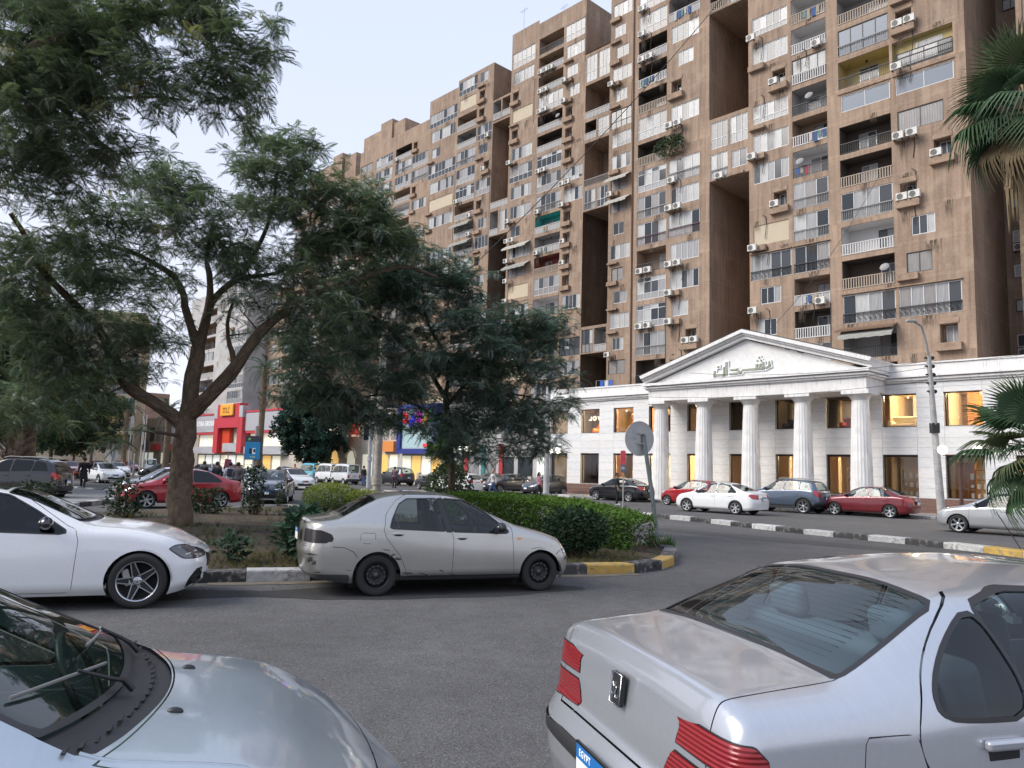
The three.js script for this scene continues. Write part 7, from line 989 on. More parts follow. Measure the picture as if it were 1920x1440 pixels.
  featherTree('feathery tree reaching in from the upper left, dark against the sky', [{ p: [V3(-13.6, 0.2, -13.5), ...A(-420, 700, 13.5, -330, 500, 13.3, -220, 330, 13, -120, 240, 12.8)], r: [0.34, 0.2] }, { p: A(-120, 240, 12.8, 0, 150, 12.6, 60, 90, 12.5, 160, 60, 12.4, 280, 30, 12.3, 300, -20, 12.2), r: [0.13, 0.05] }, { p: A(-130, 250, 12.8, 0, 205, 13, 70, 130, 13, 110, 190, 13, 150, 240, 13.2, 220, 290, 13.4), r: [0.09, 0.03] }, { p: A(160, 62, 12.4, 230, 40, 12.3, 300, 22, 12.2, 350, 40, 12.1, 400, 90, 12, 372, 160, 12), r: [0.05, 0.015] }, { p: A(110, 190, 13, 200, 185, 12.8, 290, 182, 12.6, 360, 190, 12.5), r: [0.04, 0.015] }],
    [[60, 60, 110, 12.6], [180, 50, 100, 12.4], [300, 60, 95, 12.2, 0.8], [400, 40, 75, 12, 0.75], [465, 40, 45, 11.9, 0.7], [450, 95, 45, 11.9, 0.7], [390, 150, 70, 12, 0.75], [300, 170, 70, 12.4, 0.55], [200, 180, 80, 12.8, 0.7], [90, 190, 95, 13], [60, 310, 85, 13.4], [170, 290, 75, 13.4, 0.9], [260, 290, 45, 13.4, 0.8], [420, 195, 32, 12, 0.6], [20, 250, 80, 13], [20, 120, 80, 12.6], [130, 120, 80, 12.8]], { a: [0.075, 0.125, 0.05], b: [0.15, 0.2, 0.085], y: 0.03, den: 0.72, spread: 0.42 });
  featherTree('second feathery tree behind the silver saloon, its drooping crown before the shops', [{ p: [V3(-1.75, 0.15, -22.6), ...A(848, 905, 22, 846, 860, 21.8, 842, 800, 21.5, 836, 745, 21.2)], r: [0.11, 0.085] }, { p: A(836, 747, 21.2, 800, 690, 21, 750, 640, 20.6, 690, 590, 20.2, 620, 600, 19.8), r: [0.07, 0.025] }, { p: A(836, 747, 21.2, 840, 680, 21, 800, 600, 20.6, 790, 520, 20.4), r: [0.065, 0.02] }, { p: A(838, 760, 21.3, 890, 700, 21.2, 940, 640, 21, 990, 620, 20.8), r: [0.065, 0.02] }, { p: A(842, 800, 21.5, 900, 760, 21.2, 960, 740, 21, 1010, 750, 20.8), r: [0.05, 0.018] }, { p: A(842, 800, 21.5, 780, 760, 21, 710, 740, 20.5, 640, 760, 20), r: [0.05, 0.018] }],
    [[620, 650, 75, 19.8], [700, 560, 80, 20.3], [790, 530, 75, 20.5], [850, 560, 60, 20.6], [900, 610, 65, 20.8], [960, 600, 55, 20.8], [1000, 650, 55, 20.8], [1040, 690, 36, 20.6], [1070, 690, 22, 20.5, 0.7], [930, 690, 85, 21], [830, 650, 85, 20.8], [720, 660, 85, 20.4], [640, 740, 75, 20], [740, 750, 70, 20.4, 0.7], [840, 760, 75, 21, 0.9], [930, 780, 75, 21], [985, 815, 42, 20.8], [1005, 740, 52, 20.8], [690, 810, 40, 20, 0.5], [880, 840, 34, 21], [960, 850, 40, 21], [560, 690, 60, 19.6], [1030, 790, 22, 20.6, 0.6], [760, 490, 50, 20.4], [660, 540, 50, 20], [1000, 590, 40, 20.8]], { den: 1.6, spread: 0.62, a: [0.065, 0.135, 0.08], b: [0.13, 0.21, 0.13], size: 1.08 });
}
// broad-leaved street trees farther off
const leafTuft = [0, 1, 2].map(v => { seed = 640 + v; const s = new Soup(); for (let k = 0; k < 16; k++) { const a = rr(0, 6.28), b = rr(-0.7, 0.9), q = new THREE.PlaneGeometry(0.24, 0.1); s.add(q, xf(Math.cos(a) * rr(0.02, 0.28), b * 0.25, Math.sin(a) * rr(0.02, 0.28), rr(-1, 1), rr(0, 6.28), rr(-1, 1))); } return s.geo(); });
function streetTree(label, x, z, h, crownR, o = {}) {
  const t = thing('tree', label, 'tree', [x, 0, z]), tr = new Soup(), th = h * (o.th || 0.35), items = []; tr.tube([[0, 0, 0], [0.06, th * 0.5, 0.03], [0.02, th, -0.04], [0.1, h * 0.62, 0]], q => lerp(o.r || 0.2, 0.06, q), 8); for (let k = 0; k < 6; k++) { const a = k * 1.05 + rr(0, 0.5); tr.tube([[0.02, th * rr(0.85, 1.05), 0], [Math.cos(a) * crownR * 0.4, lerp(th, h, 0.4), Math.sin(a) * crownR * 0.4], [Math.cos(a) * crownR * 0.75, lerp(th, h, rr(0.45, 0.8)), Math.sin(a) * crownR * 0.75]], q => lerp((o.r || 0.2) * 0.5, 0.02, q), 6); }
  part('trunk', tr.geo(), bark, t);
  const cl = []; for (let k = 0; k < (o.n || 40); k++) { const a = rr(0, 6.28), y = rnd(), q = Math.sqrt(rnd()) * crownR * Math.sin(PI * (0.12 + 0.8 * y)); cl.push(V3(Math.cos(a) * q, lerp(th * 0.85, h, y), Math.sin(a) * q)); }
  for (const c of cl) for (let k = 0; k < (o.m || 12); k++) items.push([c.clone().add(V3(rr(-1, 1), rr(-0.6, 0.6), rr(-1, 1)).multiplyScalar(crownR * 0.26)), new THREE.Euler(rr(-1, 1), rr(0, 6), rr(-1, 1)), rr(0.8, 1.5) * (o.s || 1)]);
  scatter(t, 'crown', leafTuft, plantLeaf, items, () => greenish(o.a || [0.02, 0.05, 0.022], o.b || [0.06, 0.1, 0.035], o.y || 0.03)); return t;
}
{
  seed = 7107;
  streetTree('dense dark green tree behind the three microbuses', -22.2, -86.5, 9.6, 4.2, { n: 90, m: 16, s: 1.2, th: 0.3, a: [0.015, 0.045, 0.03], b: [0.03, 0.075, 0.05] });
  streetTree('bright green tree behind the shaggy palm at left', -33, -48, 10, 5.4, { n: 110, m: 14, a: [0.03, 0.07, 0.02], b: [0.06, 0.12, 0.03], y: 0.06 });
  streetTree('loose green tree over the far cars at left', -38, -64, 9, 4.8, { n: 85, m: 12, a: [0.03, 0.065, 0.025], b: [0.07, 0.1, 0.04] });
  streetTree('tall dark tree at the left edge behind the fence', -27.5, -37, 11, 4.8, { n: 110, m: 14, a: [0.015, 0.04, 0.018], b: [0.04, 0.075, 0.025] });
  streetTree('dry yellowish tree before the pinkish far building', -52, -96, 13, 3.6, { n: 40, m: 10, s: 1.3, a: [0.12, 0.09, 0.04], b: [0.2, 0.16, 0.07], y: 0 });
  streetTree('greyish green tree far along the left carriageway', -62, -110, 9, 5, { n: 46, m: 10, s: 1.4, a: [0.04, 0.065, 0.035], b: [0.08, 0.1, 0.05] });
  streetTree('far green tree at the end of the left street', -88, -150, 10, 6, { n: 46, m: 10, s: 1.8, a: [0.03, 0.06, 0.03], b: [0.07, 0.1, 0.05] });
  streetTree('small far tree near the far low building', -112, -170, 9, 6, { n: 40, m: 10, s: 1.8, a: [0.03, 0.055, 0.03], b: [0.06, 0.09, 0.05] });
  streetTree('thin young tree between the lamp pole and the toy shop', -5.2, -66, 5, 1.6, { n: 26, m: 9, r: 0.09, a: [0.03, 0.07, 0.02], b: [0.08, 0.14, 0.03] });
}
// ---- palms
const husk = M(0xffffff, 0.95, { map: tex(256, (u, v) => { const k = 0.6 + 0.8 * fbm(u * 10, v * 16, 80, 4, 451); return [0.16 * k, 0.115 * k, 0.075 * k]; }, 1, true), bumpMap: barkBump, bumpScale: 0.05 }), palmGreen = [0, 1, 2, 3].map(k => MP([[0.06, 0.12, 0.05], [0.085, 0.15, 0.075], [0.05, 0.095, 0.05], [0.12, 0.15, 0.07]][k], 0.7, { transmission: 0.25, thickness: 0, ior: 1.4, specularIntensity: 0.6 })), dryPalm = M([0.2, 0.15, 0.085], 0.9);
function fanLeaf(R, P, droop) {                       // petiole along +x, then a fan of narrow pleated blades
  const s = new Soup(); s.tube([[0, 0, 0], [P * 0.5, P * 0.06, 0], [P, 0, 0]], t => lerp(0.022, 0.012, t), 5, false); const n = 34;
  for (let k = 0; k < n; k++) { const a = lerp(-1.95, 1.95, k / (n - 1)), L = R * (1 - 0.16 * Math.abs(a) / 1.95) * rr(0.9, 1.06), w0 = 0.012, w1 = R * 0.032, ca = Math.cos(a), sa = Math.sin(a), q = []; for (let j = 0; j <= 6; j++) { const t = j / 6, dr = -droop * L * (t < 0.55 ? 0.12 * t : 0.066 + Math.pow(t - 0.55, 1.5) * 1.6), x = P + ca * L * t * (1 - 0.1 * droop * t), z = sa * L * t * (1 - 0.1 * droop * t), w = t < 0.5 ? lerp(w0, w1, t * 2) : lerp(w1, 0.003, (t - 0.5) * 2); q.push([[x + sa * w, dr + 0.012, z - ca * w], [x, dr - w * 0.5, z], [x - sa * w, dr + 0.012, z + ca * w]]); } for (let j = 0; j < 6; j++) for (let e = 0; e < 2; e++) { s.poly([q[j][e], q[j][e + 1], q[j + 1][e + 1], q[j + 1][e]]); } }
  return s.geo();
}
function plumeLeaf(L, droop) { const s = new Soup(), n = 30, pts = []; for (let k = 0; k <= n; k++) { const t = k / n; pts.push([L * t * (1 - 0.25 * droop * t), L * (0.35 * t - droop * 0.75 * t * t), 0]); } s.tube(pts, t => lerp(0.028, 0.006, t), 4, false); for (let k = 3; k <= n; k++) { const t = k / n, l = L * 0.17 * Math.sin(PI * (0.2 + 0.75 * t)), p = pts[k]; for (const d of [1, -1]) { const e = [p[0] + l * 0.6, p[1] - l * rr(0.25, 0.6), d * l * 0.85], w = 0.022; s.poly([[p[0] - w, p[1], 0], [p[0] + w, p[1], 0], e]); } } return s.geo(); }
function palm(kind, label, x, z, h, o = {}) {
  const t = thing('palm_tree', label, 'palm tree', [x, 0, z]), tr = new Soup(), r = o.r || 0.22, n = 14, P = []; for (let k = 0; k <= n; k++) P.push([(o.lean || 0) * Math.pow(k / n, 1.5), h * k / n, 0]); tr.tube(P, q => r * (1.25 - 0.3 * Math.min(1, q * 4)) * (1 + 0.03 * Math.sin(q * 60)), 12);
  if (o.shag) for (let k = 0; k < o.shag; k++) { const y = h * rr(o.s0 || 0.2, 1), a = rr(0, 6.28), l = rr(0.25, 0.5) * (o.shag > 200 ? 1.6 : 1); const q = new Soup(); q.poly([[0, 0, 0.07], [0, 0, -0.07], [l, l * 0.9, -0.02], [l, l * 0.9, 0.02]]); tr.add(q.geo(), xf(Math.cos(a) * r * 0.8 + (o.lean || 0) * Math.pow(y / h, 1.5), y, Math.sin(a) * r * 0.8, 0, -a, rr(-0.3, 0.3))); }
  part('trunk', tr.geo(), husk, t);
  const V = kind === 'fan' ? [0.35, 0.8, 1.4].map((d, k) => cached(`fan${o.R}${k}`, () => { seed = 660 + k; return fanLeaf(o.R || 0.95, o.P || 0.9, d); })) : [0.9, 1.2].map((d, k) => cached(`plume${o.R}${k}`, () => { seed = 670 + k; return plumeLeaf(o.R || 2.6, d); }));
  seed = o.seed || 680; const N = o.n || 34;
  for (let k = 0; k < N; k++) { const q = k / N, el = kind === 'fan' ? lerp(1.35, -0.95, Math.pow(q, 0.9)) : lerp(1.0, -0.5, q), f = part('frond', V[clamp(Math.floor(q * V.length + rr(-0.4, 0.4)), 0, V.length - 1)], k > N * 0.88 && o.dry ? dryPalm : pick(palmGreen), t); f.position.set((o.lean || 0), h - q * 0.35, 0); f.rotation.set(0, k * 2.4 + rr(-0.3, 0.3), el + rr(-0.12, 0.12), 'YXZ'); f.rotateX(rr(-0.5, 0.5)); f.scale.setScalar(rr(0.85, 1.1)); }
  if (o.dry) { const d = new Soup(); for (let k = 0; k < o.dry; k++) { const a = rr(0, 6.28), l = rr(0.7, 1.5); d.tube([[Math.cos(a) * r, h - 0.35, Math.sin(a) * r], [Math.cos(a) * (r + 0.3), h - 0.5 - l * 0.4, Math.sin(a) * (r + 0.3)], [Math.cos(a) * (r + rr(0.08, 0.4)), h - 0.5 - l * 1.2, Math.sin(a) * (r + 0.15)]], 0.03, 4); for (let j = 0; j < 5; j++) { const b = a + rr(-0.3, 0.3); d.poly([[Math.cos(b) * (r + 0.2), h - 0.6 - l * 0.6, Math.sin(b) * (r + 0.2)], [Math.cos(b + 0.08) * (r + 0.25), h - 0.6 - l * 0.6, Math.sin(b + 0.08) * (r + 0.25)], [Math.cos(b) * (r + 0.2), h - 1.2 - l * 1.3, Math.sin(b) * (r + 0.2)]]); } } d.mesh('dry_skirt', dryPalm, t).userData.kind = 'stuff'; }
  return t;
}
{
  const p1 = at(1922, 188, 18), p2 = at(1952, 835, 19.5);
  palm('fan', 'tall fan palm at the upper right edge with a skirt of dry leaves', p1.x, p1.z, p1.y, { R: 1.05, P: 0.85, n: 34, dry: 44, r: 0.24, seed: 681 });
  palm('fan', 'low fan palm at the right edge before the silver saloon', p2.x, p2.z, p2.y, { R: 1.0, P: 1.05, n: 40, r: 0.26, shag: 60, seed: 691 });
  const p3 = at(40, 745, 35); palm('plume', 'shaggy date palm with old leaf stubs by the dark fence', p3.x, p3.z, p3.y, { R: 3.0, n: 26, r: 0.42, shag: 340, s0: 0.02, seed: 701 });
  const p4 = at(86, 500, 40); palm('plume', 'tall date palm behind the left limb of the big tree', p4.x, p4.z, p4.y, { R: 3.4, n: 30, r: 0.34, shag: 120, seed: 711 });
  const p5 = at(497, 690, 70); palm('plume', 'palm with a slim pale trunk beside the blue board', p5.x, p5.z, p5.y, { R: 2.6, n: 24, r: 0.28, shag: 40, s0: 0.6, seed: 721 });
  const p6 = at(318, 770, 72); palm('plume', 'palm whose trunk stands just left of the big tree trunk', p6.x, p6.z, p6.y, { R: 2.4, n: 24, r: 0.3, shag: 20, s0: 0.7, seed: 731 });
  const p7 = at(240, 760, 95); palm('plume', 'far palm with drying leaves over the far shops', p7.x, p7.z, p7.y, { R: 3, n: 22, r: 0.3, seed: 741 });
}
// ---- hedge, shrubs and small plants
const leafGeo = (() => { const s = new Soup(); for (const d of [1, -1]) { s.poly([[0, 0, 0], [0.4, 0.05, d * 0.22], [0.75, 0.02, d * 0.17], [1, -0.06, 0]].slice(0, d > 0 ? 4 : 4)); } return s.geo(); })();
function bush(name, label, cat, x, z, y0, sampler, n, size, a, b, o = {}) {
  const t = thing(name, label, cat, [x, y0, z], 0, o.group), items = []; const st = new Soup(); for (let k = 0; k < (o.stems || 10); k++) { const p = sampler(0.6), q = o.root ? o.root(p) : [p[0] * 0.35, 0, p[2] * 0.35]; st.tube([q, [lerp(q[0], p[0], 0.5) + rr(-0.05, 0.05), p[1] * 0.5, lerp(q[2], p[2], 0.5)], p], w => lerp(o.sr || 0.014, 0.004, w), 5, false); } st.mesh('stem', twigMat, t).userData.kind = 'stuff';
  for (let k = 0; k < n; k++) { const p = sampler(1); items.push([V3(...p), new THREE.Euler(rr(-0.9, 0.9), rr(0, 6.28), rr(-0.5, 0.9)), size * rr(0.7, 1.3)]); }
  scatter(t, 'foliage', [leafGeo], plantLeaf, items, it => { const c = greenish(a, b, o.y || 0); const up = o.top ? clamp(it[0].y / o.top, 0, 1) : 1; return o.young ? c.lerp(C(...o.young), Math.pow(up, 2.2) * rr(0.3, 1)) : c; });
  return t;
}
{
  seed = 7307;
  const H = [[2.85, -16.5, 0.62], [2.3, -16.85, 0.8], [1.3, -17.7, 0.95], [-0.2, -19.9, 0.95], [-1.3, -21.4, 0.9]], len = []; let T = 0; for (let k = 1; k < H.length; k++) { const l = Math.hypot(H[k][0] - H[k - 1][0], H[k][1] - H[k - 1][1]); len.push(l); T += l; }
  const hs = (k) => { let d = rnd() * T, i = 0; while (d > len[i] && i < len.length - 1) d -= len[i++]; const f = d / len[i], A = H[i], B = H[i + 1], dx = (B[0] - A[0]) / len[i], dz = (B[1] - A[1]) / len[i], top = lerp(A[2], B[2], f) + 0.1 * (fbm(d * 2 + i * 7, 3, 64, 3, 8) - 0.4), w = 0.72; let side, y; const e = Math.pow(rnd(), 0.35); if (rnd() < 0.42) { side = rr(-1, 1) * w * 0.95; y = top * lerp(0.8, 1.03, e); } else { side = (rnd() < 0.75 ? 1 : -1) * w * lerp(0.6, 1.02, e); y = top * rr(0.1, 1); } const lump = 1 + 0.2 * (fbm(d * 3 + i * 9, y * 3, 64, 3, 6) - 0.5); const end = i === 0 ? -(rnd() < 0.25 ? rr(0, 0.2) : 0) : 0; return [A[0] + dx * (d + end) + dz * side * lump, y * k + 0.0, A[1] + dz * (d + end) - dx * side * lump].map((v, j) => j === 0 ? v - 1 : j === 2 ? v + 18 : v); };
  bush('hedge', 'clipped bright green hedge along the back of the planted island', 'hedge', 1, -18, 0.12, hs, 21000, 0.085, [0.045, 0.115, 0.015], [0.1, 0.2, 0.028], { stems: 260, root: p => [p[0] + rr(-0.2, 0.2), 0, p[2] + rr(-0.2, 0.2)], sr: 0.016, top: 1.0, young: [0.2, 0.33, 0.045] });
  const ell = (rx, ry, rz, cy) => k => { const u = rr(-1, 1), a = rr(0, 6.28), s = Math.sqrt(1 - u * u), q = k * Math.pow(rnd(), 0.22); return [Math.cos(a) * s * rx * q, cy + u * ry * q, Math.sin(a) * s * rz * q]; };
  bush('shrub', 'round clipped shrub with golden green tips left behind the silver saloon', 'shrub', -6.0, -26.2, 0.15, ell(0.98, 0.52, 0.95, 0.5), 7500, 0.06, [0.05, 0.1, 0.012], [0.1, 0.16, 0.015], { stems: 40, top: 1.0, young: [0.3, 0.34, 0.02] });
  bush('shrub', 'smaller golden green shrub touching the round one', 'shrub', -4.75, -25.6, 0.15, ell(0.7, 0.42, 0.7, 0.42), 4200, 0.06, [0.05, 0.1, 0.012], [0.1, 0.16, 0.015], { stems: 30, top: 0.84, young: [0.28, 0.32, 0.02] });
  bush('shrub', 'dark green bush in front of the hedge near the bonnet of the silver saloon', 'shrub', 1.25, -14.6, 0.15, ell(0.62, 0.42, 0.5, 0.5), 2600, 0.1, [0.014, 0.04, 0.014], [0.03, 0.07, 0.022], { stems: 26 });
  bush('shrub', 'broad-leaved bush by the kerb behind the boot of the silver saloon', 'shrub', -3.1, -12.75, 0.16, ell(0.62, 0.42, 0.4, 0.42), 900, 0.17, [0.016, 0.045, 0.02], [0.03, 0.075, 0.035], { stems: 24 });
  bush('plant', 'pale green succulent rosette above the broad-leaved bush', 'plant', -3.35, -13.1, 0.6, ell(0.22, 0.12, 0.22, 0.25), 60, 0.26, [0.05, 0.11, 0.08], [0.08, 0.16, 0.12], { stems: 6 });
  bush('plant', 'small leafy plant at the nose of the white saloon', 'plant', -4.35, -12.4, 0.16, ell(0.25, 0.22, 0.22, 0.25), 150, 0.13, [0.02, 0.05, 0.03], [0.04, 0.09, 0.04], { stems: 8 });
  bush('plant', 'tall thin dark plant right of the tree trunk', 'plant', -6.75, -20.6, 0.3, k => [rr(-0.28, 0.28), rr(0.15, 1.35), rr(-0.25, 0.25)], 420, 0.12, [0.014, 0.035, 0.012], [0.03, 0.06, 0.02], { stems: 16 });
  bush('plant', 'low dark plant between the tree trunk and the tall thin plant', 'plant', -7.9, -20.2, 0.3, k => [rr(-0.4, 0.4), rr(0.08, 0.75), rr(-0.3, 0.3)], 420, 0.12, [0.014, 0.035, 0.012], [0.03, 0.06, 0.02], { stems: 14 });
  bush('plant', 'dark plant left of the tree trunk before the red saloon', 'plant', -9.2, -18.6, 0.3, k => [rr(-0.35, 0.35), rr(0.08, 0.95), rr(-0.3, 0.3)], 460, 0.12, [0.014, 0.035, 0.012], [0.03, 0.06, 0.02], { stems: 14 });
  bush('plant', 'dark plant above the windscreen of the white saloon', 'plant', -11.0, -18.0, 0.2, k => [rr(-0.4, 0.4), rr(0.08, 0.95), rr(-0.3, 0.3)], 420, 0.12, [0.014, 0.035, 0.012], [0.03, 0.06, 0.02], { stems: 14 });
  bush('plant', 'thin seedling at the back kerb before the navy saloon', 'plant', -8.2, -27.8, 0.2, k => [rr(-0.12, 0.12), rr(0.1, 0.9), rr(-0.12, 0.12)], 130, 0.12, [0.03, 0.06, 0.015], [0.05, 0.09, 0.03], { stems: 6 });
  bush('shrub', 'loose variegated bush round the foot of the second tree', 'shrub', -1.75, -22.7, 0.15, ell(0.72, 0.75, 0.6, 0.95), 1500, 0.13, [0.04, 0.07, 0.03], [0.13, 0.17, 0.08], { stems: 30 });
  const blades = new Soup(); for (let k = 0; k < 7; k++) { const a = k * 0.9, l = rr(0.6, 1); blades.poly([[Math.cos(a) * 0.05, 0, Math.sin(a) * 0.05], [Math.cos(a) * 0.05 + 0.06, 0, Math.sin(a) * 0.05], [Math.cos(a) * 0.4 * l, l, Math.sin(a) * 0.4 * l]]); } const bg = blades.geo();
  const grass = (name, label, n, f, s, a, b, kind) => { const g = new THREE.Group(); const items = []; for (let k = 0; k < n; k++) { const p = f(); if (p) items.push([p, new THREE.Euler(0, rr(0, 6), 0), s * rr(0.5, 1.3)]); } const im = new THREE.InstancedMesh(bg, plantLeaf, items.length); items.forEach((it, j) => { im.setMatrixAt(j, new THREE.Matrix4().compose(it[0], new THREE.Quaternion().setFromEuler(it[1]), V3(it[2], it[2], it[2]))); im.setColorAt(j, greenish(a, b, 0.1)); }); im.name = numbered(name); im.castShadow = im.receiveShadow = true; scene.add(im); tag(im, label, 'grass', null, 'stuff'); };
  const onIsland = (x, z) => ISLAND_SDF(x, z) < -0.35 ? V3(x, islandHeight(x, z) - 0.01, z) : null;
  grass('grass', 'short yellowish grass strip behind the front kerb of the island', 5200, () => { const x = rr(-9, 2.6), z = -10.2 - (x + 6.5) * 0.36 - 0.5 - Math.pow(rnd(), 1.4) * 1.9; return onIsland(x, z); }, 0.1, [0.09, 0.1, 0.035], [0.17, 0.15, 0.06]);
  grass('weeds', 'green weeds and dry stalks scattered over the island soil', 5200, () => { const x = rr(-13, 2.6), z = rr(-28, -12); return fbm(x * 0.55 + 30, z * 0.55 + 40, 64, 3, 5) > 0.5 ? onIsland(x, z) : null; }, 0.17, [0.03, 0.06, 0.02], [0.09, 0.1, 0.04]);
  grass('weeds', 'tuft of grass at the foot of the leaning sign pole', 70, () => V3(3.45 + rr(-0.22, 0.3), 0.14, -17.75 + rr(-0.25, 0.25)), 0.24, [0.03, 0.1, 0.02], [0.06, 0.15, 0.03]);
}
// ---------------------------------------------------------------- people
const bonesOf = pose => {                              // joints in metres, facing +z, standing 1.74 m
  const w = pose.walk || 0, J = { pel: [0, 0.94, 0], che: [0, 1.28, 0.0], nec: [0, 1.46, 0.0], hd: [0, 1.6, 0.03] };
  const B = []; const add = (g, a, b, r1, r2) => B.push([g, a, b, r1, r2]);
  for (const d of [1, -1]) {
    const s = d * w, hip = [d * 0.09, 0.92, 0], kn = [d * 0.1, 0.5, 0.26 * s + 0.03], an = [d * 0.1, 0.09, s > 0 ? 0.34 * s : 0.52 * s - 0.02], toe = [d * 0.12, 0.04, an[2] + 0.17];
    add('leg', hip, kn, 0.088, 0.062); add('leg', kn, an, 0.06, 0.045); add('shoe', [an[0], 0.045, an[2] - 0.02], toe, 0.046, 0.036);
    const sh = [d * 0.185, 1.4, 0], el = [d * (0.25 + (pose.elbow || 0)), 1.14, -0.16 * s + (pose.bend && d > 0 ? 0.05 : 0)], ha = pose.bend && d > 0 ? [d * 0.16, 1.2, 0.24] : [d * 0.26, 0.9, -0.22 * s + 0.06];
    add('sleeve', sh, el, 0.06, 0.046); add(pose.short ? 'arm' : 'sleeve', el, ha, 0.042, 0.033);
    const dir = V3(ha[0] - el[0], ha[1] - el[1], ha[2] - el[2]).normalize(), palm = [ha[0] + dir.x * 0.06, ha[1] + dir.y * 0.06, ha[2] + dir.z * 0.06]; add('arm', ha, palm, 0.034, 0.034);
    for (let k = 0; k < 4; k++) { const o = (k - 1.5) * 0.018, l = [0.075, 0.085, 0.08, 0.065][k]; add('arm', [palm[0], palm[1], palm[2] + o], [palm[0] + dir.x * l - d * 0.012, palm[1] + dir.y * l, palm[2] + dir.z * l + o], 0.011, 0.009); } add('arm', [palm[0], palm[1] + 0.01, palm[2] + 0.03], [palm[0] + dir.x * 0.04, palm[1] + dir.y * 0.04, palm[2] + 0.07], 0.012, 0.01);
  }
  add('torso', [-0.08, 0.95, 0], [0.08, 0.95, 0], 0.115, 0.115); add('torso', J.pel, J.che, 0.125, 0.13); add('torso', [-0.11, 1.33, 0], [0.11, 1.33, 0], 0.115, 0.115); add('head', J.nec, [0, 1.56, 0.015], 0.055, 0.055); add('head', [0, 1.61, 0.01], [0, 1.66, -0.005], 0.085, 0.092); add('head', [0, 1.575, 0.04], [0, 1.6, 0.05], 0.055, 0.06); add('head', [0, 1.61, 0.1], [0, 1.63, 0.1], 0.016, 0.012); for (const d of [1, -1]) add('head', [d * 0.09, 1.6, 0], [d * 0.09, 1.64, 0], 0.016, 0.02);
  return B;
};
const capD = (p, a, b, r1, r2) => { const ex = b[0] - a[0], ey = b[1] - a[1], ez = b[2] - a[2], wx = p[0] - a[0], wy = p[1] - a[1], wz = p[2] - a[2], t = clamp((wx * ex + wy * ey + wz * ez) / (ex * ex + ey * ey + ez * ez + 1e-9), 0, 1); return Math.hypot(wx - ex * t, wy - ey * t, wz - ez * t) - lerp(r1, r2, t); };
function fieldMesh(f, lo, hi, cell) {                   // marching cubes over a box
  const sx = hi[0] - lo[0], sy = hi[1] - lo[1], sz = hi[2] - lo[2], S = Math.max(sx, sy, sz) / 2 + cell * 2, c = [(lo[0] + hi[0]) / 2, (lo[1] + hi[1]) / 2, (lo[2] + hi[2]) / 2], n = Math.min(110, Math.ceil(2 * S / cell)), mc = new MarchingCubes(n, mat.dark, false, false, 60000);
  mc.isolation = 0; for (let k = 0; k < n; k++) { const z = c[2] + (k - n / 2) / (n / 2) * S; for (let j = 0; j < n; j++) { const y = c[1] + (j - n / 2) / (n / 2) * S; for (let i = 0; i < n; i++) { const x = c[0] + (i - n / 2) / (n / 2) * S; mc.field[i + j * n + k * n * n] = x < lo[0] || x > hi[0] || y < lo[1] || y > hi[1] || z < lo[2] || z > hi[2] ? -0.05 : -f([x, y, z]); } } }
  mc.update(); const N = mc.count, P = new Float32Array(mc.positionArray.slice(0, N * 3)), q = new Float32Array(mc.normalArray.slice(0, N * 3)); for (let k = 0; k < N; k++) for (let a = 0; a < 3; a++) P[k * 3 + a] = c[a] + P[k * 3 + a] * S; for (let k = 0; k < N * 3; k += 3) { const l = Math.hypot(q[k], q[k + 1], q[k + 2]) || 1; q[k] /= l; q[k + 1] /= l; q[k + 2] /= l; }
  const g = new THREE.BufferGeometry(); g.setAttribute('position', new THREE.BufferAttribute(P, 3)); g.setAttribute('normal', new THREE.BufferAttribute(q, 3)); return g;
}
const smin = (a, b, k) => { const h = clamp(0.5 + 0.5 * (b - a) / k, 0, 1); return lerp(b, a, h) - k * h * (1 - h); };
function personGeos(pose) {
  const B = bonesOf(pose), mk = (gs, grow, lo, hi, cell) => { const b = B.filter(q => gs.includes(q[0])); return fieldMesh(p => { let d = 1; for (const q of b) d = smin(d, capD(p, q[1], q[2], q[3], q[4]) - grow, 0.03); return d; }, lo, hi, cell); };
  return { body: mk(['torso', 'leg', 'sleeve', 'arm', 'head'], 0, [-0.6, 0.05, -0.6], [0.6, 1.8, 0.6], 0.02), top: mk(['torso', 'sleeve'], 0.014, [-0.6, pose.long ? 0.7 : 0.88, -0.6], [0.6, 1.46, 0.6], 0.02), legs: mk(pose.coat ? ['leg'] : ['leg'], 0.013, [-0.4, 0.07, -0.6], [0.4, 1.0, 0.6], 0.02), shoes: mk(['shoe'], 0.004, [-0.3, 0, -0.7], [0.3, 0.1, 0.8], 0.018),
    hair: fieldMesh(p => Math.max(smin(capD(p, [0, 1.625, 0], [0, 1.665, -0.012], 0.094, 0.1), pose.longHair ? capD(p, [0, 1.58, -0.075], [0, 1.38, -0.1], 0.075, 0.05) : 1, 0.03), p[2] - 0.055 - (p[1] - 1.64) * 0.7, pose.longHair ? 0 : 1.575 - p[1]), [-0.2, 1.2, -0.2], [0.2, 1.8, 0.2], 0.012) };
}
const skinM = M([0.3, 0.17, 0.11], 0.6), hairM = M([0.012, 0.01, 0.009], 0.6), clothM = c => M(c, 0.9);
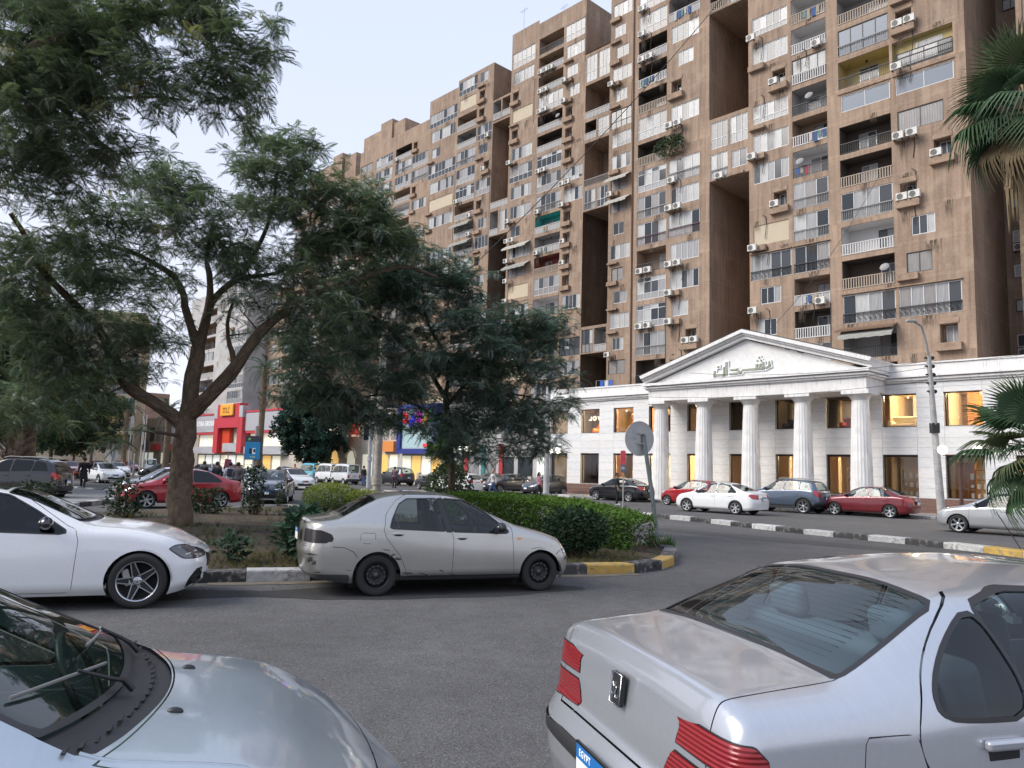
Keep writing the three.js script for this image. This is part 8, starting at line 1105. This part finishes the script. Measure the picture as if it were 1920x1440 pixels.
{
  const K = { stand: personGeos({}), walk: personGeos({ walk: 0.8 }), slim: personGeos({ walk: 0.35, bend: 1, longHair: 1 }), phone: personGeos({ bend: 1, short: 1 }) };
  const put = (k, label, x, z, deg, top, legs, shoes, o = {}) => { const g = K[k], p = thing('person', label, 'person', [x, o.y || 0, z], deg * PI / 180, o.group); if (o.s) p.scale.setScalar(o.s); const body = part('body', g.body, skinM, p); part('shirt', g.top, clothM(top), body); part('trousers', g.legs, clothM(legs), body); part('shoes', g.shoes, clothM(shoes), body); part('hair', g.hair, o.bald ? skinM : hairM, body); if (o.pack) part('backpack', new RoundedBoxGeometry(0.3, 0.42, 0.16, 3, 0.06).translate(0, 1.22, -0.22), clothM(o.pack), body); if (o.coat) part('coat_skirt', new THREE.CylinderGeometry(0.17, 0.24, 0.5, 16, 1, true).translate(0, 0.75, 0), clothM(top), body); if (o.bag) part('bag', new RoundedBoxGeometry(0.12, 0.3, 0.26, 3, 0.04).translate(0.3, 0.7, 0), clothM([0.01, 0.01, 0.01]), body); return shade(p); };
  const K1 = [0.012, 0.012, 0.014], W1 = [0.5, 0.5, 0.5], J = [0.06, 0.1, 0.2];
  put('walk', 'man in a long black coat walking away on the left pavement', -25.30, -46.12, 205, K1, K1, K1, { coat: 1, bag: 1, s: 1.02 });
  put('stand', 'man in a dark jacket seen from behind, leftmost of three by the red saloon', -15.39, -40.81, 170, [0.02, 0.022, 0.03], K1, K1); put('stand', 'person in a white shirt with dark backpack between two others', -14.19, -39.38, 200, W1, [0.04, 0.04, 0.05], W1, { pack: [0.03, 0.035, 0.06] }); put('stand', 'man in a grey brown jacket, rightmost of three by the red saloon', -13.41, -38.30, 170, [0.09, 0.08, 0.085], K1, K1);
  put('stand', 'man in black standing behind the red saloon right of the trunk', -17.47, -44.36, 160, K1, K1, K1); put('walk', 'man in an orange shirt before the teal microbus', -18.45, -66.57, 60, [0.6, 0.16, 0.03], [0.05, 0.06, 0.1], K1, { bald: 1 });
  put('stand', 'person in dark top and jeans beside the motorcycle', -12.87, -68.46, 150, K1, J, K1); put('walk', 'balding man in white shirt and jeans crossing the service road', -1.07, -50.83, -65, [0.45, 0.44, 0.42], J, K1, { bald: 1 });
  put('slim', 'woman with long hair in a pink top beside the grey lamp pole', 1.89, -49.09, 95, [0.4, 0.16, 0.22], K1, [0.6, 0.6, 0.6], { s: 0.95 }); put('phone', 'man in black with white shoes by the small street sign', 5.89, -42.32, 80, K1, K1, [0.6, 0.6, 0.6]);
  put('stand', 'person in a mauve top half hidden behind the thick lamp pole', -9.40, -63.49, 170, [0.16, 0.1, 0.12], [0.05, 0.03, 0.035], K1); put('phone', 'person in purple sitting up on the low balustrade', -3.13, -58.03, 40, [0.2, 0.1, 0.2], [0.03, 0.03, 0.05], K1, { y: 0.2, s: 0.92 });
  put('stand', 'person in an orange top standing by the far left cars', -39.27, -78.58, 30, [0.45, 0.12, 0.05], K1, K1);
}
// ---------------------------------------------------------------- street furniture, wires
const poleM = M(0xffffff, 0.7, { map: grime(256, [0.4, 0.4, 0.39], 0.4, 5, 501, 1) }), concretePole = M(0xffffff, 0.9, { map: grime(256, [0.36, 0.33, 0.28], 0.5, 6, 502, 1) }), globeM = M([0.9, 0.9, 0.85], 0.3, { emissive: C(1, 0.95, 0.82), emissiveIntensity: 2.2 });
const col = (name, label, cat, x, z, h, r0, r1, m, o = {}) => { const t = thing(name, label, cat, [x, o.y || 0, z]); const s = new Soup(), lx = o.lean?.[0] || 0, lz = o.lean?.[1] || 0; s.tube([[0, -0.1, 0], [lx * 0.5, h * 0.5, lz * 0.5], [lx, h, lz]], t => lerp(r0, r1, t), 16); s.mesh('pole', m, t); return t; };
{
  seed = 9009;
  { const t = col('lamp_post', 'thick pale concrete lamp post rising behind the roof of the dented silver saloon', 'lamp post', -4.45, -26.1, 7.2, 0.14, 0.11, concretePole, { y: 0.15 }); part('collar', new THREE.CylinderGeometry(0.17, 0.17, 0.25, 14).translate(0, 1.1, 0), concretePole, t); }
  { const p = at(690, 919, 50); const t = col('lamp_post', 'slim white post left of the thick lamp post on the kerb strip', 'lamp post', p.x, p.z, 6.5, 0.14, 0.1, poleM); part('collar', new THREE.CylinderGeometry(0.17, 0.17, 0.3, 12).translate(0, 2.2, 0), poleM, t); }
  for (const [px, w] of [[699, 'left'], [706, 'right']]) { const p = at(px, 905, 70); col('post', `${w} one of two pale posts beside the parked motorcycle`, 'post', p.x, p.z, 5.5, 0.16, 0.13, poleM); }
  { const t = col('lamp_post', 'grey steel lamp post standing on the kerb strip beside the woman in pink', 'lamp post', 1.95, -40.75, 6.2, 0.17, 0.12, poleM, { y: 0.1 }); part('collar', new THREE.CylinderGeometry(0.19, 0.19, 0.5, 14).translate(0, 3.4, 0), mat.steel, t); }
  { // leaning round sign seen from behind
    const b = V3(3.45, 0.12, -17.8), top = at(1206, 815, 18.2), t = thing('traffic_sign', 'round traffic sign seen from behind on a leaning pole at the island tip', 'traffic sign', b); const d = top.clone().sub(b); const s = new Soup(); s.tube([[0, -0.1, 0], [d.x * 0.5 + 0.01, d.y * 0.5, d.z * 0.5], [d.x, d.y, d.z]], 0.048, 14); s.mesh('pole', M(0xffffff, 0.6, { map: grime(256, [0.12, 0.14, 0.145], 0.6, 6, 511, 1) }), t);
    const g = new Soup(); g.add(new THREE.CylinderGeometry(0.4, 0.4, 0.012, 48).rotateX(PI / 2)); g.add(new THREE.TorusGeometry(0.4, 0.012, 8, 48)); const disc = g.mesh('disc', M(0xffffff, 0.55, { metalness: 0.3, map: grime(256, [0.42, 0.41, 0.39], 0.3, 6, 512, 1) }), t); const c = at(1200, 822, 18.1).sub(b); disc.position.copy(c).add(V3(0, 0, -0.07)); disc.rotation.set(0.02, 0.45, 0.0); const r = new Soup(); for (const y of [-0.12, 0.12]) r.cbox(c.x, c.y + y, c.z - 0.03, 0.24, 0.035, 0.03); r.mesh('bracket', mat.steel, t); const f = new Soup(); f.cbox(0, 0, 0, 0.34, 0.34, 0.1); const ft = f.mesh('footing', concretePole, t); ft.position.y = 0.02;
  }
  { const p = at(1168, 954, 37), t = col('street_sign', 'small red and blue sign on a thin pole on the kerb strip', 'sign', p.x, p.z, 2.75, 0.035, 0.03, mat.steel, { y: 0.1 }); part('plate', new THREE.BoxGeometry(0.24, 1.05, 0.03).translate(-0.03, 2.2, 0.05), M([0.35, 0.36, 0.38], 0.5), t); facePlane('plate_print', -0.15, 1.68, 0.09, 2.72, 0.068, signMat(64, 256, (g, W, H) => { g.fillStyle = '#c8434e'; g.fillRect(0, 0, W, 165); g.fillStyle = '#5a6270'; g.fillRect(0, 165, W, 91); g.strokeStyle = '#a83040'; g.lineWidth = 6; g.beginPath(); g.arc(32, 100, 18, 0, 7); g.stroke(); g.fillStyle = '#9aa4b0'; g.fillRect(10, 190, 44, 30); }), t); }
  { // utility pole with wires
    const b = at(1766, 970, 38.4), top = at(1741, 668, 38.2), t = thing('utility_pole', 'leaning utility pole with a curved lamp arm before the right part of the shop', 'utility pole', [b.x, 0.1, b.z]), d = top.clone().sub(t.position); const s = new Soup(); s.tube([[0, -0.2, 0], [d.x * 0.5, d.y * 0.5, d.z * 0.5], [d.x, d.y, d.z]], q => lerp(0.2, 0.11, q), 14); s.mesh('pole', poleM, t); const a = new Soup(), h = at(1714, 603, 38).sub(t.position), m1 = at(1736, 640, 38.1).sub(t.position), m2 = at(1728, 612, 38.1).sub(t.position); a.tube([d, m1, m2, h].map(v => v.toArray()), 0.055, 8); a.mesh('lamp_arm', mat.steel, t); const hd = part('lamp_head', new RoundedBoxGeometry(0.5, 0.14, 0.24, 2, 0.05), mat.steel, t); hd.position.copy(h).add(V3(-0.15, 0.02, 0)); const ins = new Soup(); for (let k = 0; k < 5; k++) { const y = lerp(0.78, 0.99, k / 4); ins.add(new THREE.SphereGeometry(0.1, 8, 6), xf(d.x * y + 0.18, d.y * y, d.z * y)); ins.cbox(d.x * y, d.y * y, d.z * y, 0.42, 0.08, 0.1); } ins.cbox(d.x * 0.55, d.y * 0.55, d.z * 0.55, 0.34, 0.5, 0.34); ins.mesh('insulator', mat.rubber, t); shade(t);
    const wire = (label, A, B, sag, r = 0.012) => { const o = new Soup(), P = []; for (let k = 0; k <= 20; k++) { const q = k / 20; P.push(V3().lerpVectors(A, B, q).add(V3(0, -sag * 4 * q * (1 - q), 0)).toArray()); } o.tube(P, r, 5); tag(o.mesh('overhead_wire', mat.rubber), label, 'wire'); };
    const pt = q => t.position.clone().add(d.clone().multiplyScalar(q)); wire('overhead wire from the utility pole towards the pediment, topmost', pt(0.97), street(27, 41, 8.1), 0.35); wire('overhead wire from the utility pole towards the pediment, second from top', pt(0.93), street(30, 41, 7.5), 0.4); wire('overhead wire from the utility pole towards the pediment, lowest', pt(0.85), street(32, 41, 6.9), 0.4); wire('overhead wire from the utility pole out of the right side', pt(0.96), at(2050, 640, 36), 0.2); wire('slack overhead wire across the left wing of the shop', street(31.5, 41, 6.9), street(48, 42, 6.4), 0.4); wire('thick black wire slanting across the brown blocks', at(1400, -60, 38), at(870, 515, 30), 0.5, 0.018); wire('thin wire hanging down the brown wall above the pediment', at(1648, 330, 57), at(1420, 640, 55), 1.0, 0.016); wire('stay wire from the low palm down to the kerb', at(1868, 960, 20), at(1916, 1032, 19.5), 0, 0.012);
  }
  const globes = (label, px, v, gs, h, m) => { const tt = (px - 960) / 1442, dd = v / (VX * tt - VZ), p = [tt * dd, 0, -dd], t = thing('lamp_post', label, 'lamp post', [p[0], 0.1, p[2]], STREET); const s = new Soup(); s.cyl(0, -0.05, 0, h, 0.1, 0.06, 12); s.cyl(0, 0, 0, 0.6, 0.16, 0.12, 12); s.mesh('pole', m, t); const a = new Soup(); a.tube([[gs[0], h - 0.05, 0], [gs[gs.length - 1], h - 0.05, 0]], 0.03, 8); a.mesh('crossbar', m, t); for (const g of gs) { const o = part('globe', new THREE.SphereGeometry(0.22, 20, 14), globeM, t); o.position.set(g, h + 0.2, 0); const L = new THREE.PointLight(new THREE.Color(1, 0.9, 0.72), 18, 0, 2); L.position.copy(o.position); L.castShadow = true; L.shadow.radius = 8; t.add(L); } };
  globes('dark lamp post with two lit globes before the grey shop', 873, 41.6, [-0.45, 0.4], 3.1, mat.black); globes('dark lamp post with two lit globes at the left end of the white shop', 1042, 41.4, [-0.42, 0.42], 2.95, mat.black); globes('brown lamp post with a lit globe half behind the low palm', 1801, 40.9, [-0.75, 0.75], 3.0, M([0.07, 0.03, 0.022], 0.5));
  { const p = at(476, 890, 68), t = thing('billboard', 'blue advertising board with a dark top on a grey pole', 'billboard', [p.x, 0, p.z], 0.2); const s = new Soup(); s.cyl(0, 0, 0, 5, 0.14, 0.12, 12); s.mesh('pole', mat.steel, t); part('board', new RoundedBoxGeometry(1.35, 2.1, 0.25, 2, 0.04).translate(-0.2, 3.05, 0.2), mat.black, t); facePlane('board_print', -0.84, 2.03, 0.44, 4.05, 0.33, signMat(256, 404, (g, W, H) => { g.fillStyle = '#2a86b8'; g.fillRect(0, 0, W, H); g.fillStyle = '#3a3f48'; g.fillRect(0, 0, W, 96); g.fillStyle = '#46b06a'; g.beginPath(); g.arc(62, 50, 22, 0, 7); g.fill(); g.fillStyle = '#e8c53a'; g.beginPath(); g.arc(74, 42, 12, 0, 7); g.fill(); g.fillStyle = '#e8e8e8'; g.font = 'bold 30px sans-serif'; g.fillText('\u0645\u0648\u0628\u0627\u064a\u0644', 160, 50); g.font = 'bold 28px sans-serif'; g.fillText('\u0627\u0637\u0644\u0628 \u0627\u0644\u0622\u0646', W / 2, 132); g.fillStyle = '#f2dc4a'; g.fillText('\u0639\u0631\u0636 \u062e\u0627\u0635', W / 2, 172); g.fillStyle = '#20242c'; g.fillRect(70, 215, 46, 92); g.fillStyle = '#eef2f4'; g.fillRect(124, 205, 52, 104); g.fillStyle = '#2a2f38'; g.fillRect(140, 220, 34, 60); g.fillStyle = '#f2dc4a'; g.font = 'bold 30px sans-serif'; g.fillText('19 600', W / 2, 360); }), t); shade(t); }
  { const p = at(424, 886, 62), t = col('poster_stand', 'dark red poster on a leaning thin pole before the red shop', 'poster', p.x, p.z, 1.3, 0.03, 0.03, mat.steel); const b = part('poster', new THREE.BoxGeometry(0.52, 0.85, 0.03), M([0.2, 0.03, 0.07], 0.5), t); b.position.set(0.08, 1.55, 0.02); b.rotation.z = -0.12; part('poster_band', new THREE.BoxGeometry(0.5, 0.22, 0.034), mat.black, b).position.set(0, -0.3, 0); }
  { const p = at(205, 905, 56), t = thing('traffic_sign', 'round grey sign seen from behind before the far white saloons', 'traffic sign', [p.x, 0, p.z]); const s = new Soup(); s.tube([[-0.1, 0, 0], [0.12, 2.75, 0]], 0.035, 8); s.mesh('pole', mat.steel, t); part('disc', new THREE.CylinderGeometry(0.5, 0.5, 0.015, 32).rotateX(PI / 2).translate(0.0, 2.0, -0.05), M([0.4, 0.4, 0.4], 0.5), t); }
  for (const [px, py, d, h, w] of [[240, 884, 78, 6, 'right of the white saloons'], [250, 884, 78, 2.2, 'short, beside the taller pole'], [172, 872, 110, 6, 'above the far van'], [142, 872, 130, 6, 'beyond the dark fence'], [262, 880, 90, 7, 'beside the far white van'], [268, 880, 92, 7, 'just right of the far van post']]) { const p = at(px, py, d); const t = col('post', `thin grey post at far left, ${w}`, 'post', p.x, p.z, h, d > 85 ? 0.1 : 0.075, 0.06, poleM); part('cap', new THREE.SphereGeometry(0.09, 8, 6).translate(0, h, 0), poleM, t); }
  { // dark slatted shelter by the shaggy palm
    const t = thing('shelter', 'black slatted shelter with an outward leaning top at the left edge', 'shelter', [-25.5, 0, -33.8], 0.25); const N = 26; for (let k = 0; k < N; k++) { const x = -3.6 + k * 0.235; boxPart('slat', x, 0.1, -0.03, x + 0.09, 1.75, 0.03, mat.black, t); const o = boxPart('slat', -0.045, -0.02, -0.68, 0.045, 0.02, 0.68, mat.black, t); o.position.set(x + 0.35, 2.35, 0.3); o.rotation.set(-0.9, 0, -0.25); } const s = new Soup(); for (const x of [-3.6, -0.6, 2.3]) s.box(x - 0.06, 0, -0.1, x + 0.06, 2.9, -0.02); for (const y of [0.15, 1.7, 2.85]) s.box(-3.7, y, -0.08, 2.5, y + 0.08, 0.0); s.mesh('frame', mat.black, t); shade(t); }
  { // motorcycle
    const t = thing('motorcycle', 'dark parked motorcycle beside the white microbus', 'motorcycle', [-14.6, 0, -75.9], 0.4); for (const x of [-0.65, 0.65]) { const w = new THREE.Group(); w.name = 'wheel'; w.position.set(x, 0.3, 0); t.add(w); part('tyre', cached('mtyre', () => new THREE.TorusGeometry(0.26, 0.05, 8, 24)), tyreMat, w); part('rim', cached('mrim', () => { const s = new Soup(); s.add(new THREE.TorusGeometry(0.2, 0.012, 6, 20)); for (let k = 0; k < 5; k++) s.tube([[0, 0, 0], [Math.cos(k * 1.257) * 0.2, Math.sin(k * 1.257) * 0.2, 0]], 0.012, 4); return s.geo(); }), mat.steel, w); } const f = new Soup(); f.tube([[-0.65, 0.3, 0.07], [-0.1, 0.42, 0.06], [0.3, 0.75, 0.04]], 0.03, 6); f.tube([[0.65, 0.3, 0.08], [0.42, 0.95, 0.05]], 0.03, 6); f.add(new RoundedBoxGeometry(0.4, 0.32, 0.22, 2, 0.06), xf(0.0, 0.42, 0)); f.mesh('frame', mat.black, t); part('tank', new THREE.SphereGeometry(1, 14, 10).scale(0.28, 0.14, 0.14).translate(0.2, 0.8, 0), M([0.4, 0.03, 0.03], 0.3), t); part('saddle', new RoundedBoxGeometry(0.65, 0.1, 0.24, 3, 0.05).translate(-0.32, 0.78, 0), mat.rubber, t); const h = new Soup(); h.tube([[0.4, 1.0, -0.32], [0.42, 0.98, 0], [0.4, 1.0, 0.32]], 0.015, 6); h.mesh('handlebar', mat.steel, t); part('headlight', new THREE.SphereGeometry(0.09, 12, 8).translate(0.5, 0.85, 0), mat.lens, t); shade(t); }
  { const t = thing('laundry', 'blue and white washing hung at the left end of the shop roof', 'laundry', street(41, 50, 8.1), STREET); for (const [x, m] of [[-0.6, [0.03, 0.1, 0.4]], [-0.1, [0.5, 0.5, 0.5]], [0.35, [0.04, 0.12, 0.45]]]) { const g = new THREE.PlaneGeometry(0.42, 0.9, 6, 6), P = g.attributes.position; for (let k = 0; k < P.count; k++) P.setZ(k, 0.04 * Math.sin(P.getX(k) * 14)); g.computeVertexNormals(); part('cloth', g.translate(x, 0.9, 0), M(m, 0.9), t); } const s = new Soup(); s.tube([[-1.2, 1.37, 0], [1, 1.37, 0]], 0.012, 4); for (const x of [-1.2, 1]) s.cyl(x, 0, 0, 1.4, 0.03, 0.03, 6); s.mesh('line', mat.steel, t); }
}
renderer.render(scene, camera);
